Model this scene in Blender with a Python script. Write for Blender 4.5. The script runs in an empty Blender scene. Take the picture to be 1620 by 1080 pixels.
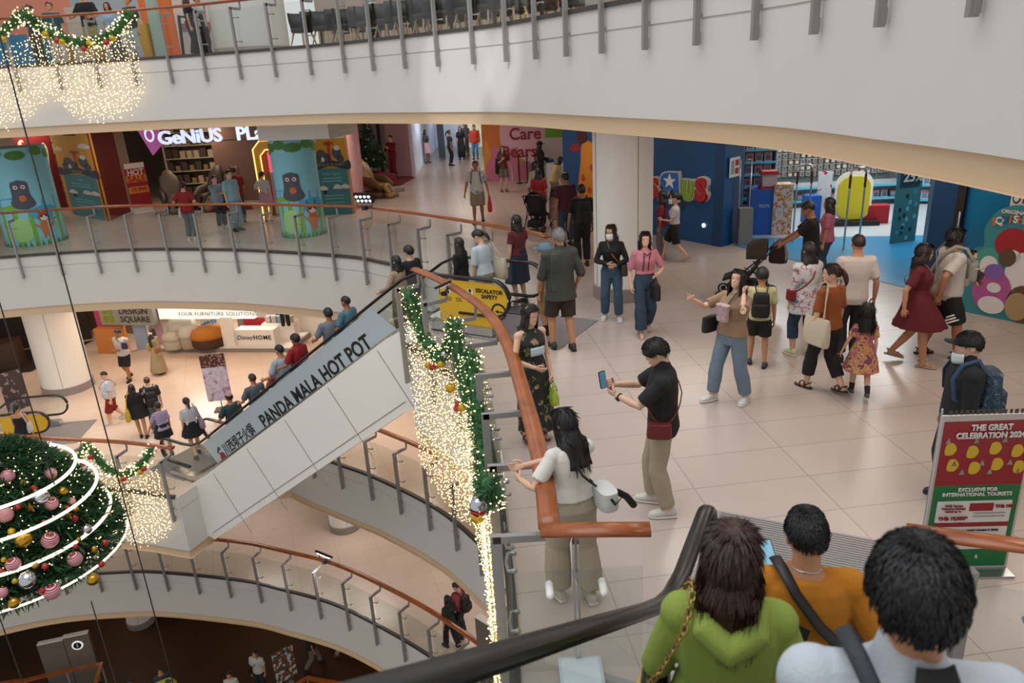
import bpy, math, random
import numpy as np
from mathutils import Vector, Matrix, noise
random.seed(7)
RNG = np.random.default_rng(7)
SC = bpy.context.scene
COL = SC.collection
pi, sin, cos, rad = math.pi, math.sin, math.cos, math.radians

# ------------------------------------------------------------------ camera frame (metres; main floor z = 0)
FPX, PIT, ROLL, EYE = 1170.0, rad(19.95), rad(3.2), 4.0
_f = np.array([0, cos(PIT), -sin(PIT)]); _r0 = np.array([1.0, 0, 0]); _u0 = np.cross(_r0, _f)
_r = cos(ROLL) * _r0 - sin(ROLL) * _u0
_u = cos(ROLL) * _u0 + sin(ROLL) * _r0
O3 = np.array([0, 0, EYE])
def ray(px, py): return _f + (px - 810) / FPX * _r - (py - 540) / FPX * _u
def G(px, py, z=0.0):                                   # point on the storey floor z that shows at this place of the photograph
    d = ray(px, py); return O3 + (z - EYE) / d[2] * d
def D(px, py, y):                                       # point at depth y
    d = ray(px, py); return O3 + y / d[1] * d
def onplane(px, py, P0, dr):                            # point on a vertical plane
    n = np.array([dr[1], -dr[0], 0.0]); d = ray(px, py)
    return O3 + ((np.array([P0[0], P0[1], 0]) - O3) @ n) / (d @ n) * d

# ------------------------------------------------------------------ materials
def lin(h):
    if not isinstance(h, str): return tuple(h)
    h = h.lstrip('#'); out = []
    for i in (0, 2, 4):
        c = int(h[i:i+2], 16) / 255
        out.append(c / 12.92 if c <= .04045 else ((c + .055) / 1.055) ** 2.4)
    return tuple(out)
_M = {}
def nd(t, k, **kw):
    n = t.nodes.new(k)
    for a, b in kw.items(): setattr(n, a, b)
    return n
def mat(col, rough=.6, metal=0.0, bump=0.0, bscale=60, var=0.0, vscale=8, emit=0.0, spec=.5, key=None):
    k = key or (str(col), rough, metal, bump, bscale, var, vscale, emit, spec)
    if k in _M: return _M[k]
    m = bpy.data.materials.new('mat'); m.use_nodes = True; t = m.node_tree; b = t.nodes['Principled BSDF']
    c = lin(col)
    b.inputs['Base Color'].default_value = (*c, 1); b.inputs['Roughness'].default_value = rough
    b.inputs['Metallic'].default_value = metal; b.inputs['Specular IOR Level'].default_value = spec
    if emit: b.inputs['Emission Color'].default_value = (*c, 1); b.inputs['Emission Strength'].default_value = emit
    if var or bump:
        tc = nd(t, 'ShaderNodeTexCoord')
    if var:
        nz = nd(t, 'ShaderNodeTexNoise'); nz.inputs['Scale'].default_value = vscale; nz.inputs['Detail'].default_value = 4
        t.links.new(tc.outputs['Object'], nz.inputs['Vector'])
        mx = nd(t, 'ShaderNodeMix', data_type='RGBA')
        mx.inputs[6].default_value = (*[x * (1 - var) for x in c], 1); mx.inputs[7].default_value = (*[min(1, x * (1 + var)) for x in c], 1)
        t.links.new(nz.outputs['Fac'], mx.inputs[0]); t.links.new(mx.outputs[2], b.inputs['Base Color'])
    if bump:
        n2 = nd(t, 'ShaderNodeTexNoise'); n2.inputs['Scale'].default_value = bscale; n2.inputs['Detail'].default_value = 3
        t.links.new(tc.outputs['Object'], n2.inputs['Vector'])
        bp = nd(t, 'ShaderNodeBump'); bp.inputs['Strength'].default_value = bump; bp.inputs['Distance'].default_value = .01
        t.links.new(n2.outputs['Fac'], bp.inputs['Height']); t.links.new(bp.outputs['Normal'], b.inputs['Normal'])
    _M[k] = m; return m
def ramp(t, stops, interp='CONSTANT'):
    r = nd(t, 'ShaderNodeValToRGB'); r.color_ramp.interpolation = interp
    while len(r.color_ramp.elements) < len(stops): r.color_ramp.elements.new(.5)
    for e, (p, c) in zip(r.color_ramp.elements, stops): e.position = p; e.color = (*lin(c), 1)
    return r
def pat(kind, cols, scale=8, rough=.7, key=None):        # woven or printed patterns in the cloth's own coordinates
    k = key or ('pat', kind, tuple(cols), scale)
    if k in _M: return _M[k]
    m = bpy.data.materials.new('mat'); m.use_nodes = True; t = m.node_tree; b = t.nodes['Principled BSDF']
    b.inputs['Roughness'].default_value = rough
    tc = nd(t, 'ShaderNodeTexCoord'); out = None
    if kind == 'stripe':
        w = nd(t, 'ShaderNodeTexWave', bands_direction='Z'); w.inputs['Scale'].default_value = scale
        t.links.new(tc.outputs['Object'], w.inputs['Vector']); r = ramp(t, [(0, cols[0]), (.5, cols[1])] + ([(.8, cols[2])] if len(cols) > 2 else []))
        t.links.new(w.outputs['Fac'], r.inputs[0]); out = r.outputs[0]
    elif kind == 'plaid':
        prev = None
        for ax in 'XZ':
            w = nd(t, 'ShaderNodeTexWave', bands_direction=ax); w.inputs['Scale'].default_value = scale
            t.links.new(tc.outputs['Object'], w.inputs['Vector']); r = ramp(t, [(0, cols[0]), (.9, cols[1])])
            t.links.new(w.outputs['Fac'], r.inputs[0])
            if prev:
                mx = nd(t, 'ShaderNodeMix', data_type='RGBA'); mx.inputs[0].default_value = .5
                t.links.new(prev, mx.inputs[6]); t.links.new(r.outputs[0], mx.inputs[7]); out = mx.outputs[2]
            prev = r.outputs[0]
    elif kind == 'flower':
        v = nd(t, 'ShaderNodeTexVoronoi'); v.inputs['Scale'].default_value = scale
        nz = nd(t, 'ShaderNodeTexNoise'); nz.inputs['Scale'].default_value = scale * 2.2
        t.links.new(tc.outputs['Object'], nz.inputs['Vector'])
        mv = nd(t, 'ShaderNodeMix', data_type='RGBA'); mv.inputs[0].default_value = .12
        t.links.new(tc.outputs['Object'], mv.inputs[6]); t.links.new(nz.outputs['Color'], mv.inputs[7])
        t.links.new(mv.outputs[2], v.inputs['Vector'])
        r = ramp(t, [(0, cols[2]), (.16, cols[1]), (.30, cols[3] if len(cols) > 3 else cols[0]), (.40, cols[0])])
        t.links.new(v.outputs['Distance'], r.inputs[0])
        r2 = ramp(t, [(0, '#000000'), (.36, '#ffffff')]); t.links.new(v.outputs['Color'], r2.inputs[0])
        mx = nd(t, 'ShaderNodeMix', data_type='RGBA'); mx.inputs[6].default_value = (*lin(cols[0]), 1)
        t.links.new(r2.outputs[0], mx.inputs[0]); t.links.new(r.outputs[0], mx.inputs[7]); out = mx.outputs[2]
    elif kind == 'blotch':
        nz = nd(t, 'ShaderNodeTexNoise'); nz.inputs['Scale'].default_value = scale; nz.inputs['Detail'].default_value = 3
        t.links.new(tc.outputs['Object'], nz.inputs['Vector'])
        n = len(cols); r = ramp(t, [(0 if i == 0 else .38 + .28 * i / n, c) for i, c in enumerate(cols)])
        t.links.new(nz.outputs['Fac'], r.inputs[0]); out = r.outputs[0]
    t.links.new(out, b.inputs['Base Color']); _M[k] = m; return m
def glass_mat(tint='#f7faf9', refl=.05, key='glass'):
    if key in _M: return _M[key]
    m = bpy.data.materials.new('glass'); m.use_nodes = True; t = m.node_tree; t.nodes.clear()
    o = nd(t, 'ShaderNodeOutputMaterial'); tr = nd(t, 'ShaderNodeBsdfTransparent'); gl = nd(t, 'ShaderNodeBsdfGlossy'); mx = nd(t, 'ShaderNodeMixShader')
    tr.inputs['Color'].default_value = (*lin(tint), 1); gl.inputs['Roughness'].default_value = .03
    lw = nd(t, 'ShaderNodeLayerWeight'); lw.inputs['Blend'].default_value = refl
    t.links.new(lw.outputs['Facing'], mx.inputs[0]); t.links.new(tr.outputs[0], mx.inputs[1]); t.links.new(gl.outputs[0], mx.inputs[2]); t.links.new(mx.outputs[0], o.inputs[0])
    _M[key] = m; return m
def wood_mat(c1='#a2582a', c2='#743a18', key='wood'):
    if key in _M: return _M[key]
    m = bpy.data.materials.new('wood'); m.use_nodes = True; t = m.node_tree; b = t.nodes['Principled BSDF']
    tc = nd(t, 'ShaderNodeTexCoord'); mp = nd(t, 'ShaderNodeMapping'); mp.inputs['Scale'].default_value = (1.2, 1.2, 9)
    nz = nd(t, 'ShaderNodeTexNoise'); nz.inputs['Scale'].default_value = 3; nz.inputs['Detail'].default_value = 6; nz.inputs['Distortion'].default_value = .8
    r = ramp(t, [(.3, c1), (.75, c2)], 'LINEAR')
    t.links.new(tc.outputs['Object'], mp.inputs[0]); t.links.new(mp.outputs[0], nz.inputs['Vector']); t.links.new(nz.outputs['Fac'], r.inputs[0]); t.links.new(r.outputs[0], b.inputs['Base Color'])
    b.inputs['Roughness'].default_value = .28; _M[key] = m; return m
def tile_mat(c1, c2, joint, rot=6, tw=1.2, th=.62, rough=.2, key=None, spec=.5):
    m = bpy.data.materials.new('tiles'); m.use_nodes = True; t = m.node_tree; b = t.nodes['Principled BSDF']
    tc = nd(t, 'ShaderNodeTexCoord'); mp = nd(t, 'ShaderNodeMapping'); mp.inputs['Rotation'].default_value = (0, 0, rad(rot))
    br = nd(t, 'ShaderNodeTexBrick'); br.offset = 0; br.squash = 1
    br.inputs['Color1'].default_value = (*lin(c1), 1); br.inputs['Color2'].default_value = (*lin(c2), 1); br.inputs['Mortar'].default_value = (*lin(joint), 1)
    br.inputs['Scale'].default_value = 1; br.inputs['Mortar Size'].default_value = .006; br.inputs['Mortar Smooth'].default_value = .3
    br.inputs['Brick Width'].default_value = tw; br.inputs['Row Height'].default_value = th
    t.links.new(tc.outputs['Object'], mp.inputs[0]); t.links.new(mp.outputs[0], br.inputs['Vector'])
    nz = nd(t, 'ShaderNodeTexNoise'); nz.inputs['Scale'].default_value = .7; nz.inputs['Detail'].default_value = 5
    t.links.new(tc.outputs['Object'], nz.inputs['Vector'])
    hs = nd(t, 'ShaderNodeHueSaturation'); mr = nd(t, 'ShaderNodeMapRange'); mr.inputs[3].default_value = .93; mr.inputs[4].default_value = 1.06
    t.links.new(nz.outputs['Fac'], mr.inputs[0]); t.links.new(mr.outputs[0], hs.inputs['Value']); t.links.new(br.outputs['Color'], hs.inputs['Color'])
    t.links.new(hs.outputs[0], b.inputs['Base Color']); b.inputs['Roughness'].default_value = rough; b.inputs['Specular IOR Level'].default_value = spec
    return m

# ------------------------------------------------------------------ mesh builder
def nrm(v):
    v = np.asarray(v, float); n = np.linalg.norm(v); return v / n if n > 1e-9 else v
class MB:
    def __init__(s): s.v = []; s.f = []; s.m = []; s.n = 0
    def add(s, vs, fs, m=0):
        vs = np.asarray(vs, float).reshape(-1, 3); s.v.append(vs)
        s.f += [tuple(int(i) + s.n for i in f) for f in fs]; s.m += [m] * len(fs); s.n += len(vs); return s
    def box(s, c, d, R=None, m=0, taper=1.0):
        x, y, z = [q / 2 for q in d]; k = taper
        V = np.array([(-x, -y, -z), (x, -y, -z), (x, y, -z), (-x, y, -z), (-x*k, -y*k, z), (x*k, -y*k, z), (x*k, y*k, z), (-x*k, y*k, z)])
        if R is not None: V = V @ np.asarray(R).T
        return s.add(V + np.asarray(c, float), [(0, 3, 2, 1), (4, 5, 6, 7), (0, 1, 5, 4), (1, 2, 6, 5), (2, 3, 7, 6), (3, 0, 4, 7)], m)
    def loft(s, rings, m=0, caps=True, closed=True):
        k = len(rings[0]); V = np.concatenate([np.asarray(r, float) for r in rings]); F = []
        for i in range(len(rings) - 1):
            for j in range(k if closed else k - 1):
                a, b = i * k + j, i * k + (j + 1) % k; F.append((a, b, b + k, a + k))
        if caps: F.append(tuple(range(k - 1, -1, -1))); F.append(tuple(range((len(rings) - 1) * k, len(rings) * k)))
        return s.add(V, F, m)
    def sweep(s, path, sec, m=0, up=(0, 0, 1), closed=False, caps=True, scale=None):   # section points are (side, up) offsets
        P = np.asarray(path, float); n = len(P); rings = []
        for i in range(n):
            a = P[(i - 1) % n] if (i or closed) else P[0]; b = P[(i + 1) % n] if (i < n - 1 or closed) else P[-1]
            t = nrm(b - a); sd = nrm(np.cross(t, up)); uu = nrm(np.cross(sd, t))
            q = 1 if scale is None else scale[i]
            rings.append([P[i] + sd * x * q + uu * y * q for x, y in sec])
        if closed: rings.append(rings[0])
        return s.loft(rings, m, caps and not closed)
    def tube(s, path, r, n=8, m=0, round_=True, sq=(1, 1), up0=None):
        P = np.asarray(path, float); k = len(P); r = np.full(k, r, float) if np.isscalar(r) else np.asarray(r, float)
        T = [nrm(P[min(i + 1, k - 1)] - P[max(i - 1, 0)]) for i in range(k)]
        u = np.asarray(up0, float) if up0 is not None else (np.array([0, 0, 1.]) if abs(T[0][2]) < .9 else np.array([0, 1., 0]))
        rings = []; A = np.linspace(0, 2 * pi, n, endpoint=False); ends = []
        for i in range(k):
            u = nrm(u - T[i] * (u @ T[i])); w = np.cross(T[i], u)
            base = [(u * cos(a) * sq[0] + w * sin(a) * sq[1]) for a in A]
            if round_ and i == 0:
                for q in (.95, .6): rings.append([P[0] - T[0] * r[0] * q + b * r[0] * math.sqrt(1 - q * q) for b in base])
            rings.append([P[i] + b * r[i] for b in base])
            if round_ and i == k - 1:
                for q in (.6, .95): rings.append([P[i] + T[i] * r[i] * q + b * r[i] * math.sqrt(1 - q * q) for b in base])
        return s.loft(rings, m)
    def ell(s, c, r, R=None, nu=14, nv=9, m=0):
        r = (r, r, r) if np.isscalar(r) else r; rings = []
        for i in range(nv + 1):
            a = pi * (i + .02) / (nv + .04); q = sin(a)
            V = np.array([(r[0] * q * cos(b), r[1] * q * sin(b), -r[2] * cos(a)) for b in np.linspace(0, 2 * pi, nu, endpoint=False)])
            if R is not None: V = V @ np.asarray(R).T
            rings.append(V + np.asarray(c, float))
        return s.loft(rings, m)
    def lathe(s, prof, c=(0, 0, 0), n=32, m=0, caps=True, a0=0, a1=2 * pi):
        A = np.linspace(a0, a1, n, endpoint=abs(a1 - a0 - 2 * pi) > 1e-6)
        rings = [[(c[0] + r * cos(a), c[1] + r * sin(a), c[2] + z) for a in A] for r, z in prof]
        return s.loft(rings, m, caps, abs(a1 - a0 - 2 * pi) < 1e-6)
    def prism(s, poly, z0, z1, m=0, M=None):              # outline in the local xz plane, thickness along local y (z0 to z1)
        k = len(poly); V = np.array([(x, z0, y) for x, y in poly] + [(x, z1, y) for x, y in poly], float)
        area = sum(poly[i][0] * poly[(i + 1) % k][1] - poly[(i + 1) % k][0] * poly[i][1] for i in range(k))
        F = [tuple(range(k)), tuple(range(2 * k - 1, k - 1, -1))] + [(i, i + k, (i + 1) % k + k, (i + 1) % k) for i in range(k)]
        if area < 0: F = [f[::-1] for f in F]
        if (z1 < z0): F = [f[::-1] for f in F]
        if M is not None: V = V @ np.asarray(M)[:3, :3].T + np.asarray(M)[:3, 3]
        return s.add(V, F, m)
    def verts(s): return np.concatenate(s.v) if s.v else np.zeros((0, 3))
    def build(s, name, mats, parent=None, smooth=True, origin=None, mods=None, link=True, auto=None):
        me = bpy.data.meshes.new(name); V = s.verts(); og = None
        if origin is not None: og = np.asarray(origin, float); V = V - og
        me.from_pydata(V.tolist(), [], s.f)
        mats = mats if isinstance(mats, (list, tuple)) else [mats]
        for q in mats: me.materials.append(q)
        if len(mats) > 1: me.polygons.foreach_set('material_index', s.m)
        me.polygons.foreach_set('use_smooth', [bool(smooth)] * len(s.f))
        if smooth and auto:
            try: me.set_sharp_from_angle(angle=rad(auto))
            except Exception: pass
        me.update()
        o = bpy.data.objects.new(name, me)
        if link: COL.objects.link(o)
        if parent is not None: o.parent = parent
        if og is not None: o.location = og
        return o
def tag(o, label=None, cat=None, group=None, kind=None):
    if label: o['label'] = label
    if cat: o['category'] = cat
    if group: o['group'] = group
    if kind: o['kind'] = kind
    return o
def thing(name, label, cat, loc=(0, 0, 0), rz=0.0, group=None, kind=None, parent=None):
    o = bpy.data.objects.new(name, None); COL.objects.link(o); o.empty_display_size = .1
    o.location = loc; o.rotation_euler = (0, 0, rz); return tag(o, label, cat, group, kind)
def struct(o): o['kind'] = 'structure'; return o
def dup(root, loc=None, rz=None, label=None, group=None, scale=None):
    r = root.copy(); COL.objects.link(r)
    if loc is not None: r.location = loc
    if rz is not None: r.rotation_euler = (0, 0, rz)
    if scale is not None: r.scale = scale
    if label: r['label'] = label
    if group: r['group'] = group
    for ch in list(root.children):
        c = ch.copy(); COL.objects.link(c); c.parent = r
        for g in ch.children:
            d = g.copy(); COL.objects.link(d); d.parent = c
    return r
def spline(pts, step=.25):                                # smooth plan curve, evenly spaced
    P = np.asarray(pts, float); n = len(P); out = []
    for i in range(n - 1):
        p0, p1, p2, p3 = P[max(i - 1, 0)], P[i], P[i + 1], P[min(i + 2, n - 1)]
        for t in np.linspace(0, 1, 12, endpoint=False):
            out.append(.5 * (2 * p1 + (p2 - p0) * t + (2 * p0 - 5 * p1 + 4 * p2 - p3) * t * t + (3 * p1 - p0 - 3 * p2 + p3) * t ** 3))
    out.append(P[-1]); return resample(np.array(out), step)
def resample(P, step=None, n=None):
    P = np.asarray(P, float); L = np.concatenate([[0], np.cumsum(np.linalg.norm(np.diff(P, axis=0), axis=1))])
    n = n or max(2, int(round(L[-1] / step)) + 1); S = np.linspace(0, L[-1], n)
    return np.stack([np.interp(S, L, P[:, k]) for k in range(P.shape[1])], 1)
def offset(P, d):                                         # to the left of travel for d > 0
    P = np.asarray(P, float); out = []
    for i in range(len(P)):
        t = nrm(P[min(i + 1, len(P) - 1)] - P[max(i - 1, 0)]); out.append(P[i] + d * np.array([-t[1], t[0]]))
    return np.array(out)
def z3(P, z): P = np.asarray(P); return np.column_stack([P, np.full(len(P), z)])
def text(s, size, m, parent, loc, rx=pi / 2, rz=0.0, name='lettering', bold=0.0, ext=.004, align='CENTER', shear=0.0, space=1.0, ry=0.0, xs=1.0):
    c = bpy.data.curves.new(name, 'FONT'); c.body = s; c.size = size; c.extrude = ext; c.offset = bold; c.align_x = align; c.align_y = 'CENTER'; c.shear = shear; c.space_character = space
    c.resolution_u = 3; c.materials.append(m); o = bpy.data.objects.new(name, c); COL.objects.link(o)
    o.location = loc; o.rotation_euler = (rx, ry, rz); o.scale = (xs, 1, 1); FONTS.append(o)
    if parent is not None: o.parent = parent
    return o
FONTS = []
def circ(cx, cy, r, n=24, ry=None, a0=0, a1=360): 
    ry = r if ry is None else ry
    return [(cx + r * cos(rad(a)), cy + ry * sin(rad(a))) for a in np.linspace(a0, a1, n, endpoint=(a1 - a0) < 360)]
def rrect(cx, cy, w, h, r, n=5):
    out = []
    for sx, sy, a in ((1, 1, 0), (-1, 1, 90), (-1, -1, 180), (1, -1, 270)):
        for q in np.linspace(a, a + 90, n): out.append((cx + sx * (w / 2 - r) + r * cos(rad(q)), cy + sy * (h / 2 - r) + r * sin(rad(q))))
    return out
def blob(pts, k=6):                                       # closed smooth outline
    P = np.asarray(pts, float); n = len(P); out = []
    for i in range(n):
        p0, p1, p2, p3 = P[i - 1], P[i], P[(i + 1) % n], P[(i + 2) % n]
        for t in np.linspace(0, 1, k, endpoint=False): out.append(tuple(.5 * (2 * p1 + (p2 - p0) * t + (2 * p0 - 5 * p1 + 4 * p2 - p3) * t * t + (3 * p1 - p0 - 3 * p2 + p3) * t ** 3)))
    return out
def cloud(cx, cy, w, h): return blob([(cx - w / 2, cy - h * .3), (cx - w * .4, cy + h * .2), (cx - w * .1, cy + h * .5), (cx + w * .2, cy + h * .35), (cx + w * .5, cy), (cx + w * .4, cy - h * .4), (cx, cy - h * .45)])
# ------------------------------------------------------------------ the setting: storeys round an atrium
from mathutils.geometry import tessellate_polygon
WHITE = mat('#cfcac4', .55, var=.03, vscale=1.5); SOFFIT = mat('#d3b998', .6); STEEL = mat('#8f8c89', .42, .25); DARKST = mat('#4a4642', .45, .5)
WOOD = wood_mat(); GLASS = glass_mat(); BLACK = mat('#15120f', .5); RUBBER = mat('#1b1917', .32)
PWHITE = mat('#ece7e0', .5); CHROME = mat('#b9bbbd', .22, .9); STONE = mat('#8f8580', .4)
CT = [(-16.5, 19.5), (-13.8, 19.9), (-12.5, 20.05), (-10.5, 20.1), (-8.5, 19.75), (-6.6, 19.15), (-3.8, 17.9), (-2.6, 16.9), (-1.14, 15.5), (.23, 13.9), (1.54, 11.1), (2.77, 8.2), (3.09, 6.1), (3.21, 4.6), (3.2, 2), (3.0, -1.5)]
CA = [(-17, 19.4), (-13.82, 20.0), (-12.5, 20.15), (-10.5, 20.12), (-8.51, 19.7), (-6.62, 19.08), (-3.91, 17.75), (-2.89, 16.9), (-1.6, 15.6), (-.55, 14.3), (-.2, 13.6)]
CN = [(-1.67, 11.14), (-1.28, 10.47), (-.68, 9.25), (-.36, 7.95), (-.17, 5.95), (-.11, 4.85), (-.1, 3.9), (-.1, 2.6)]
CL = [(-17, 16.7), (-14, 16.4), (-12.2, 16.1), (-11.03, 15.82), (-9.32, 15.44), (-8.35, 15.12), (-7.93, 14.99)]
CL2 = [(-6.2, 17.5), (-5.6, 17.0), (-4.34, 16.09), (-3.3, 15.31), (-1.7, 13.76), (-.44, 11.78), (.6, 9.5), (1.4, 6)]
CM = [(-22, 15.5), (-18.5, 17.4), (-16.04, 18.46), (-14.35, 18.88), (-12.46, 18.95), (-11.06, 18.85), (-8.39, 18.24), (-7.13, 17.76), (-5.32, 16.93), (-3.57, 15.68), (-2.16, 14.47), (-.7, 12.9), (.8, 10.8), (2.2, 8)]
ct, ca, cn, cl, cl2, cm = [spline(c, .2) for c in (CT, CA, CN, CL, CL2, CM)]
clw = np.array([(-7.93, 14.99), (-7.68, 15.55), (-7.3, 16.5), (-6.9, 17.5), (-6.2, 17.5)])
def flat(poly, z, m, name, down=False):
    P = [Vector((x, y, 0)) for x, y in poly]; tri = tessellate_polygon([P]); b = MB(); V = [(p.x, p.y, z) for p in P]; F = []
    for t in tri:
        a, c, d = [P[i] for i in t]; up = (c - a).cross(d - a).z > 0
        F.append(tuple(t) if up != down else tuple(t[::-1]))
    b.add(V, F); return struct(b.build(name, m, smooth=False))
FAR = [(16, 62), (-28, 62), (-28, 17)]
poly_top = [tuple(p) for p in ct] + [(16, -1.5)] + FAR
main_edge = [tuple(p) for p in ca] + [tuple(p) for p in cn]
poly_main = main_edge + [(16, 2.6)] + FAR
poly_low = [tuple(p) for p in cl] + [tuple(p) for p in clw[1:-1]] + [tuple(p) for p in cl2] + [(16, 6)] + FAR
poly_m = [tuple(p) for p in cm] + [(16, 8)] + FAR
TILE = tile_mat('#b9a99f', '#b5a59b', '#988a81', rot=-6, rough=.26)
TILE2 = tile_mat('#dcc4b2', '#d8bfab', '#c3ab98', rot=-20, rough=.2)
TILE3 = tile_mat('#cbbbae', '#c6b6a9', '#b0a093', rot=-20, rough=.25)
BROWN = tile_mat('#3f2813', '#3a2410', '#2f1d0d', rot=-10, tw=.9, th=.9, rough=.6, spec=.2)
flat(poly_top, 4.8, TILE2, 'floor'); flat(poly_main, 0, TILE, 'floor'); flat(poly_low, -4.8, TILE2, 'floor'); flat(poly_m, -9.6, TILE3, 'floor')
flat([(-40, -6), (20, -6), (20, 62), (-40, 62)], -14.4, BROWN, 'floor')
for poly, z in ((poly_top, 3.1), (poly_main, -1.7), (poly_low, -6.5), (poly_m, -11.3)): flat(poly, z, SOFFIT, 'ceiling', True)
def fascia(P, z, name, reveal=True):
    P = z3(P, 0); b = MB()
    # upright apron with a shadow gap, then a set-back lower band
    sec = [(.0, 0), (.02, 0), (.02, -.32), (.0, -.325), (.0, -.34), (.012, -.345), (.012, -1.47), (-.03, -1.475), (-.06, -1.70)] if reveal else [(.02, 0), (.02, -1.47), (-.22, -1.47), (-.34, -1.7)]
    n = len(P); V = []
    off = [offset(P[:, :2], -q) for q, _ in sec]        # right of travel = towards the void
    for (q, dz), o in zip(sec, off): V.append(z3(o, z + dz))
    for j in range(len(sec) - 1):
        k = 1 if j >= len(sec) - 2 else 0
        vs = np.concatenate([V[j], V[j + 1]]); b.add(vs, [(i, i + 1, n + i + 1, n + i) for i in range(n - 1)], k)
    return struct(b.build(name, [WHITE, SOFFIT], smooth=True, auto=30))
fascia(ct, 4.8, 'wall_upper_gallery'); fascia(np.array(main_edge[:len(ca)] + main_edge[len(ca):]), 0, 'wall_main_gallery')
fascia(np.concatenate([cl, clw[1:-1], cl2]), -4.8, 'wall_lower_gallery'); fascia(cm, -9.6, 'wall_bottom_gallery')

def column(x, y, z, r, h=3.15, name='column'):
    b = MB(); b.lathe([(r, 0), (r, h)], (x, y, z), 48, 0)
    b.lathe([(r + .03, 0), (r + .03, .24), (r + .005, .25)], (x, y, z), 48, 1)
    for a in (200, 290, 20): b.box((x + (r) * cos(rad(a)), y + r * sin(rad(a)), z + h / 2 + .12), (.012, .012, h - .3), np.array(Matrix.Rotation(rad(a), 3, 'Z')), 2)
    o = b.build(name, [PWHITE, STONE, STEEL], auto=40); o['label'] = 'column'; del o['label']; return struct(o)
column(2.12, 13.25, 0, .53); column(-14.35, 22.2, -4.8, .72); column(-5.75, 20.75, -9.6, .5); column(-14.3, 22.5, -14.4, .45, 3.2)
column(-16, 30, 4.8, .6, 4.5)

# ------------------------------------------------------------------ railings
def railing(name, P, z, label, spacing, phase=0.0, rail=None, hz=1.13, hoff=.27, top=.97, drop=.62, posts=True, rail_range=None, m_rail=None):
    th = thing(name, label, 'railing', (P[len(P) // 2][0], P[len(P) // 2][1], z)); o0 = np.array(th.location)
    fine = resample(P, .05); L = .05 * (len(fine) - 1)
    def at(s):
        i = min(max(s / .05, 0), len(fine) - 1.001); k = int(i); p = fine[k] + (fine[k + 1] - fine[k]) * (i - k); t = nrm(fine[min(k + 1, len(fine) - 1)] - fine[max(k - 1, 0)])
        return p, t, np.array([-t[1], t[0]])
    hp = rail if rail is not None else offset(fine[::4], hoff)
    if rail_range: hp = hp[int(len(hp) * rail_range[0]):int(len(hp) * rail_range[1])]
    sec = [(.075 * cos(a), .034 * sin(a)) for a in np.linspace(0, 2 * pi, 14, endpoint=False)]
    b = MB(); b.sweep(z3(hp, z + hz), sec); b.build('handrail', m_rail or WOOD, th, origin=o0).location = (0, 0, 0)
    b = MB(); sec2 = [(-.03, -.035), (.05, -.035), (.05, .03), (-.03, .03)]
    b.sweep(z3(fine[::4], z), sec2); q = b.build('base_channel', DARKST, th, smooth=False, origin=o0); q.location = (0, 0, 0)
    S = np.arange(phase, L, spacing); first = None
    for k, s in enumerate(S):
        p, t, n = at(s); R = np.column_stack([np.append(t, 0), np.append(n, 0), [0, 0, 1]])
        if first is None:
            b = MB(); b.box((0, -.09, (top - drop) / 2), (.045, .075, top + drop)); b.box((0, hoff / 2 - .06, top - .03), (.045, hoff + .1, .055)); b.box((0, hoff, top + .06), (.03, .03, .16))
            for zz in (.22, .74):
                for sx in (-1, 1): b.tube([(0, -.03, zz), (sx * .10, -.015, zz), (sx * .10, .03, zz)], [.012, .012, .022], 6)
            b.box((0, -.05, -.3), (.04, .07, .04)); b.box((0, -.075, -drop + .08), (.05, .06, .12))
            first = b.build('post', STEEL, th, smooth=False); o = first
        else: o = first.copy(); COL.objects.link(o); o.parent = th
        o.matrix_local = Matrix.Translation(Vector((p[0], p[1], z)) - Vector(o0)) @ Matrix(R.tolist()).to_4x4()
    for k in range(-1, len(S)):
        s0 = max(0, (S[k] if k >= 0 else phase - spacing) + .03); s1 = min(L, (S[k + 1] if k + 1 < len(S) else L) - .03)
        if s1 - s0 < .15: continue
        g = [at(s)[0] for s in np.linspace(s0, s1, 4)]; b = MB(); b.sweep(z3(g, z + .49), [(-.007, -.45), (.007, -.45), (.007, .45), (-.007, .45)])
        q = b.build('glass_panel', GLASS, th, smooth=False, origin=o0); q.location = (0, 0, 0)
    return th, at
RT, rt_at = railing('gallery_railing', ct, 4.8, 'topmost curved glass railing with slim grey posts, on the upper gallery above the toy shop', 1.03, .35, rail_range=(0, .72))
RA, ra_at = railing('gallery_railing', ca[:-3], 0, 'curved glass railing with wooden handrail on the far side of the main floor', 1.06, .55, rail=spline([(-16.8, 20.0), (-13.8, 20.4), (-12.5, 20.55), (-10.5, 20.5), (-8.4, 20.05), (-6.5, 19.45), (-3.73, 18.2), (-2.7, 17.4), (-1.4, 16.1), (.25, 14.2), (.75, 13.45)], .2))
NH = [(-1.5, 11.55), (-1.0, 10.72), (-.39, 9.35), (-.07, 7.97), (.12, 5.96), (.18, 4.88), (.18, 4.22)]
RN, rn_at = railing('gallery_railing', cn[:41], 0, 'railing with broad wooden handrail beside the woman in the white blouse', 1.0, .05, rail=spline(NH, .12), m_rail=WOOD)
RL, rl_at = railing('gallery_railing', cl, -4.8, 'lower left glass railing hung with garland behind the big tree', 1.25, .35)
RL2, _ = railing('gallery_railing', cl2, -4.8, 'short glass railing below the escalator underside, by the light curtain', 1.03, .3, rail_range=(.12, 1))
RM, rm_at = railing('gallery_railing', cm, -9.6, 'lowest long curved glass railing with orange-brown handrail', 1.06, .3)
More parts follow.
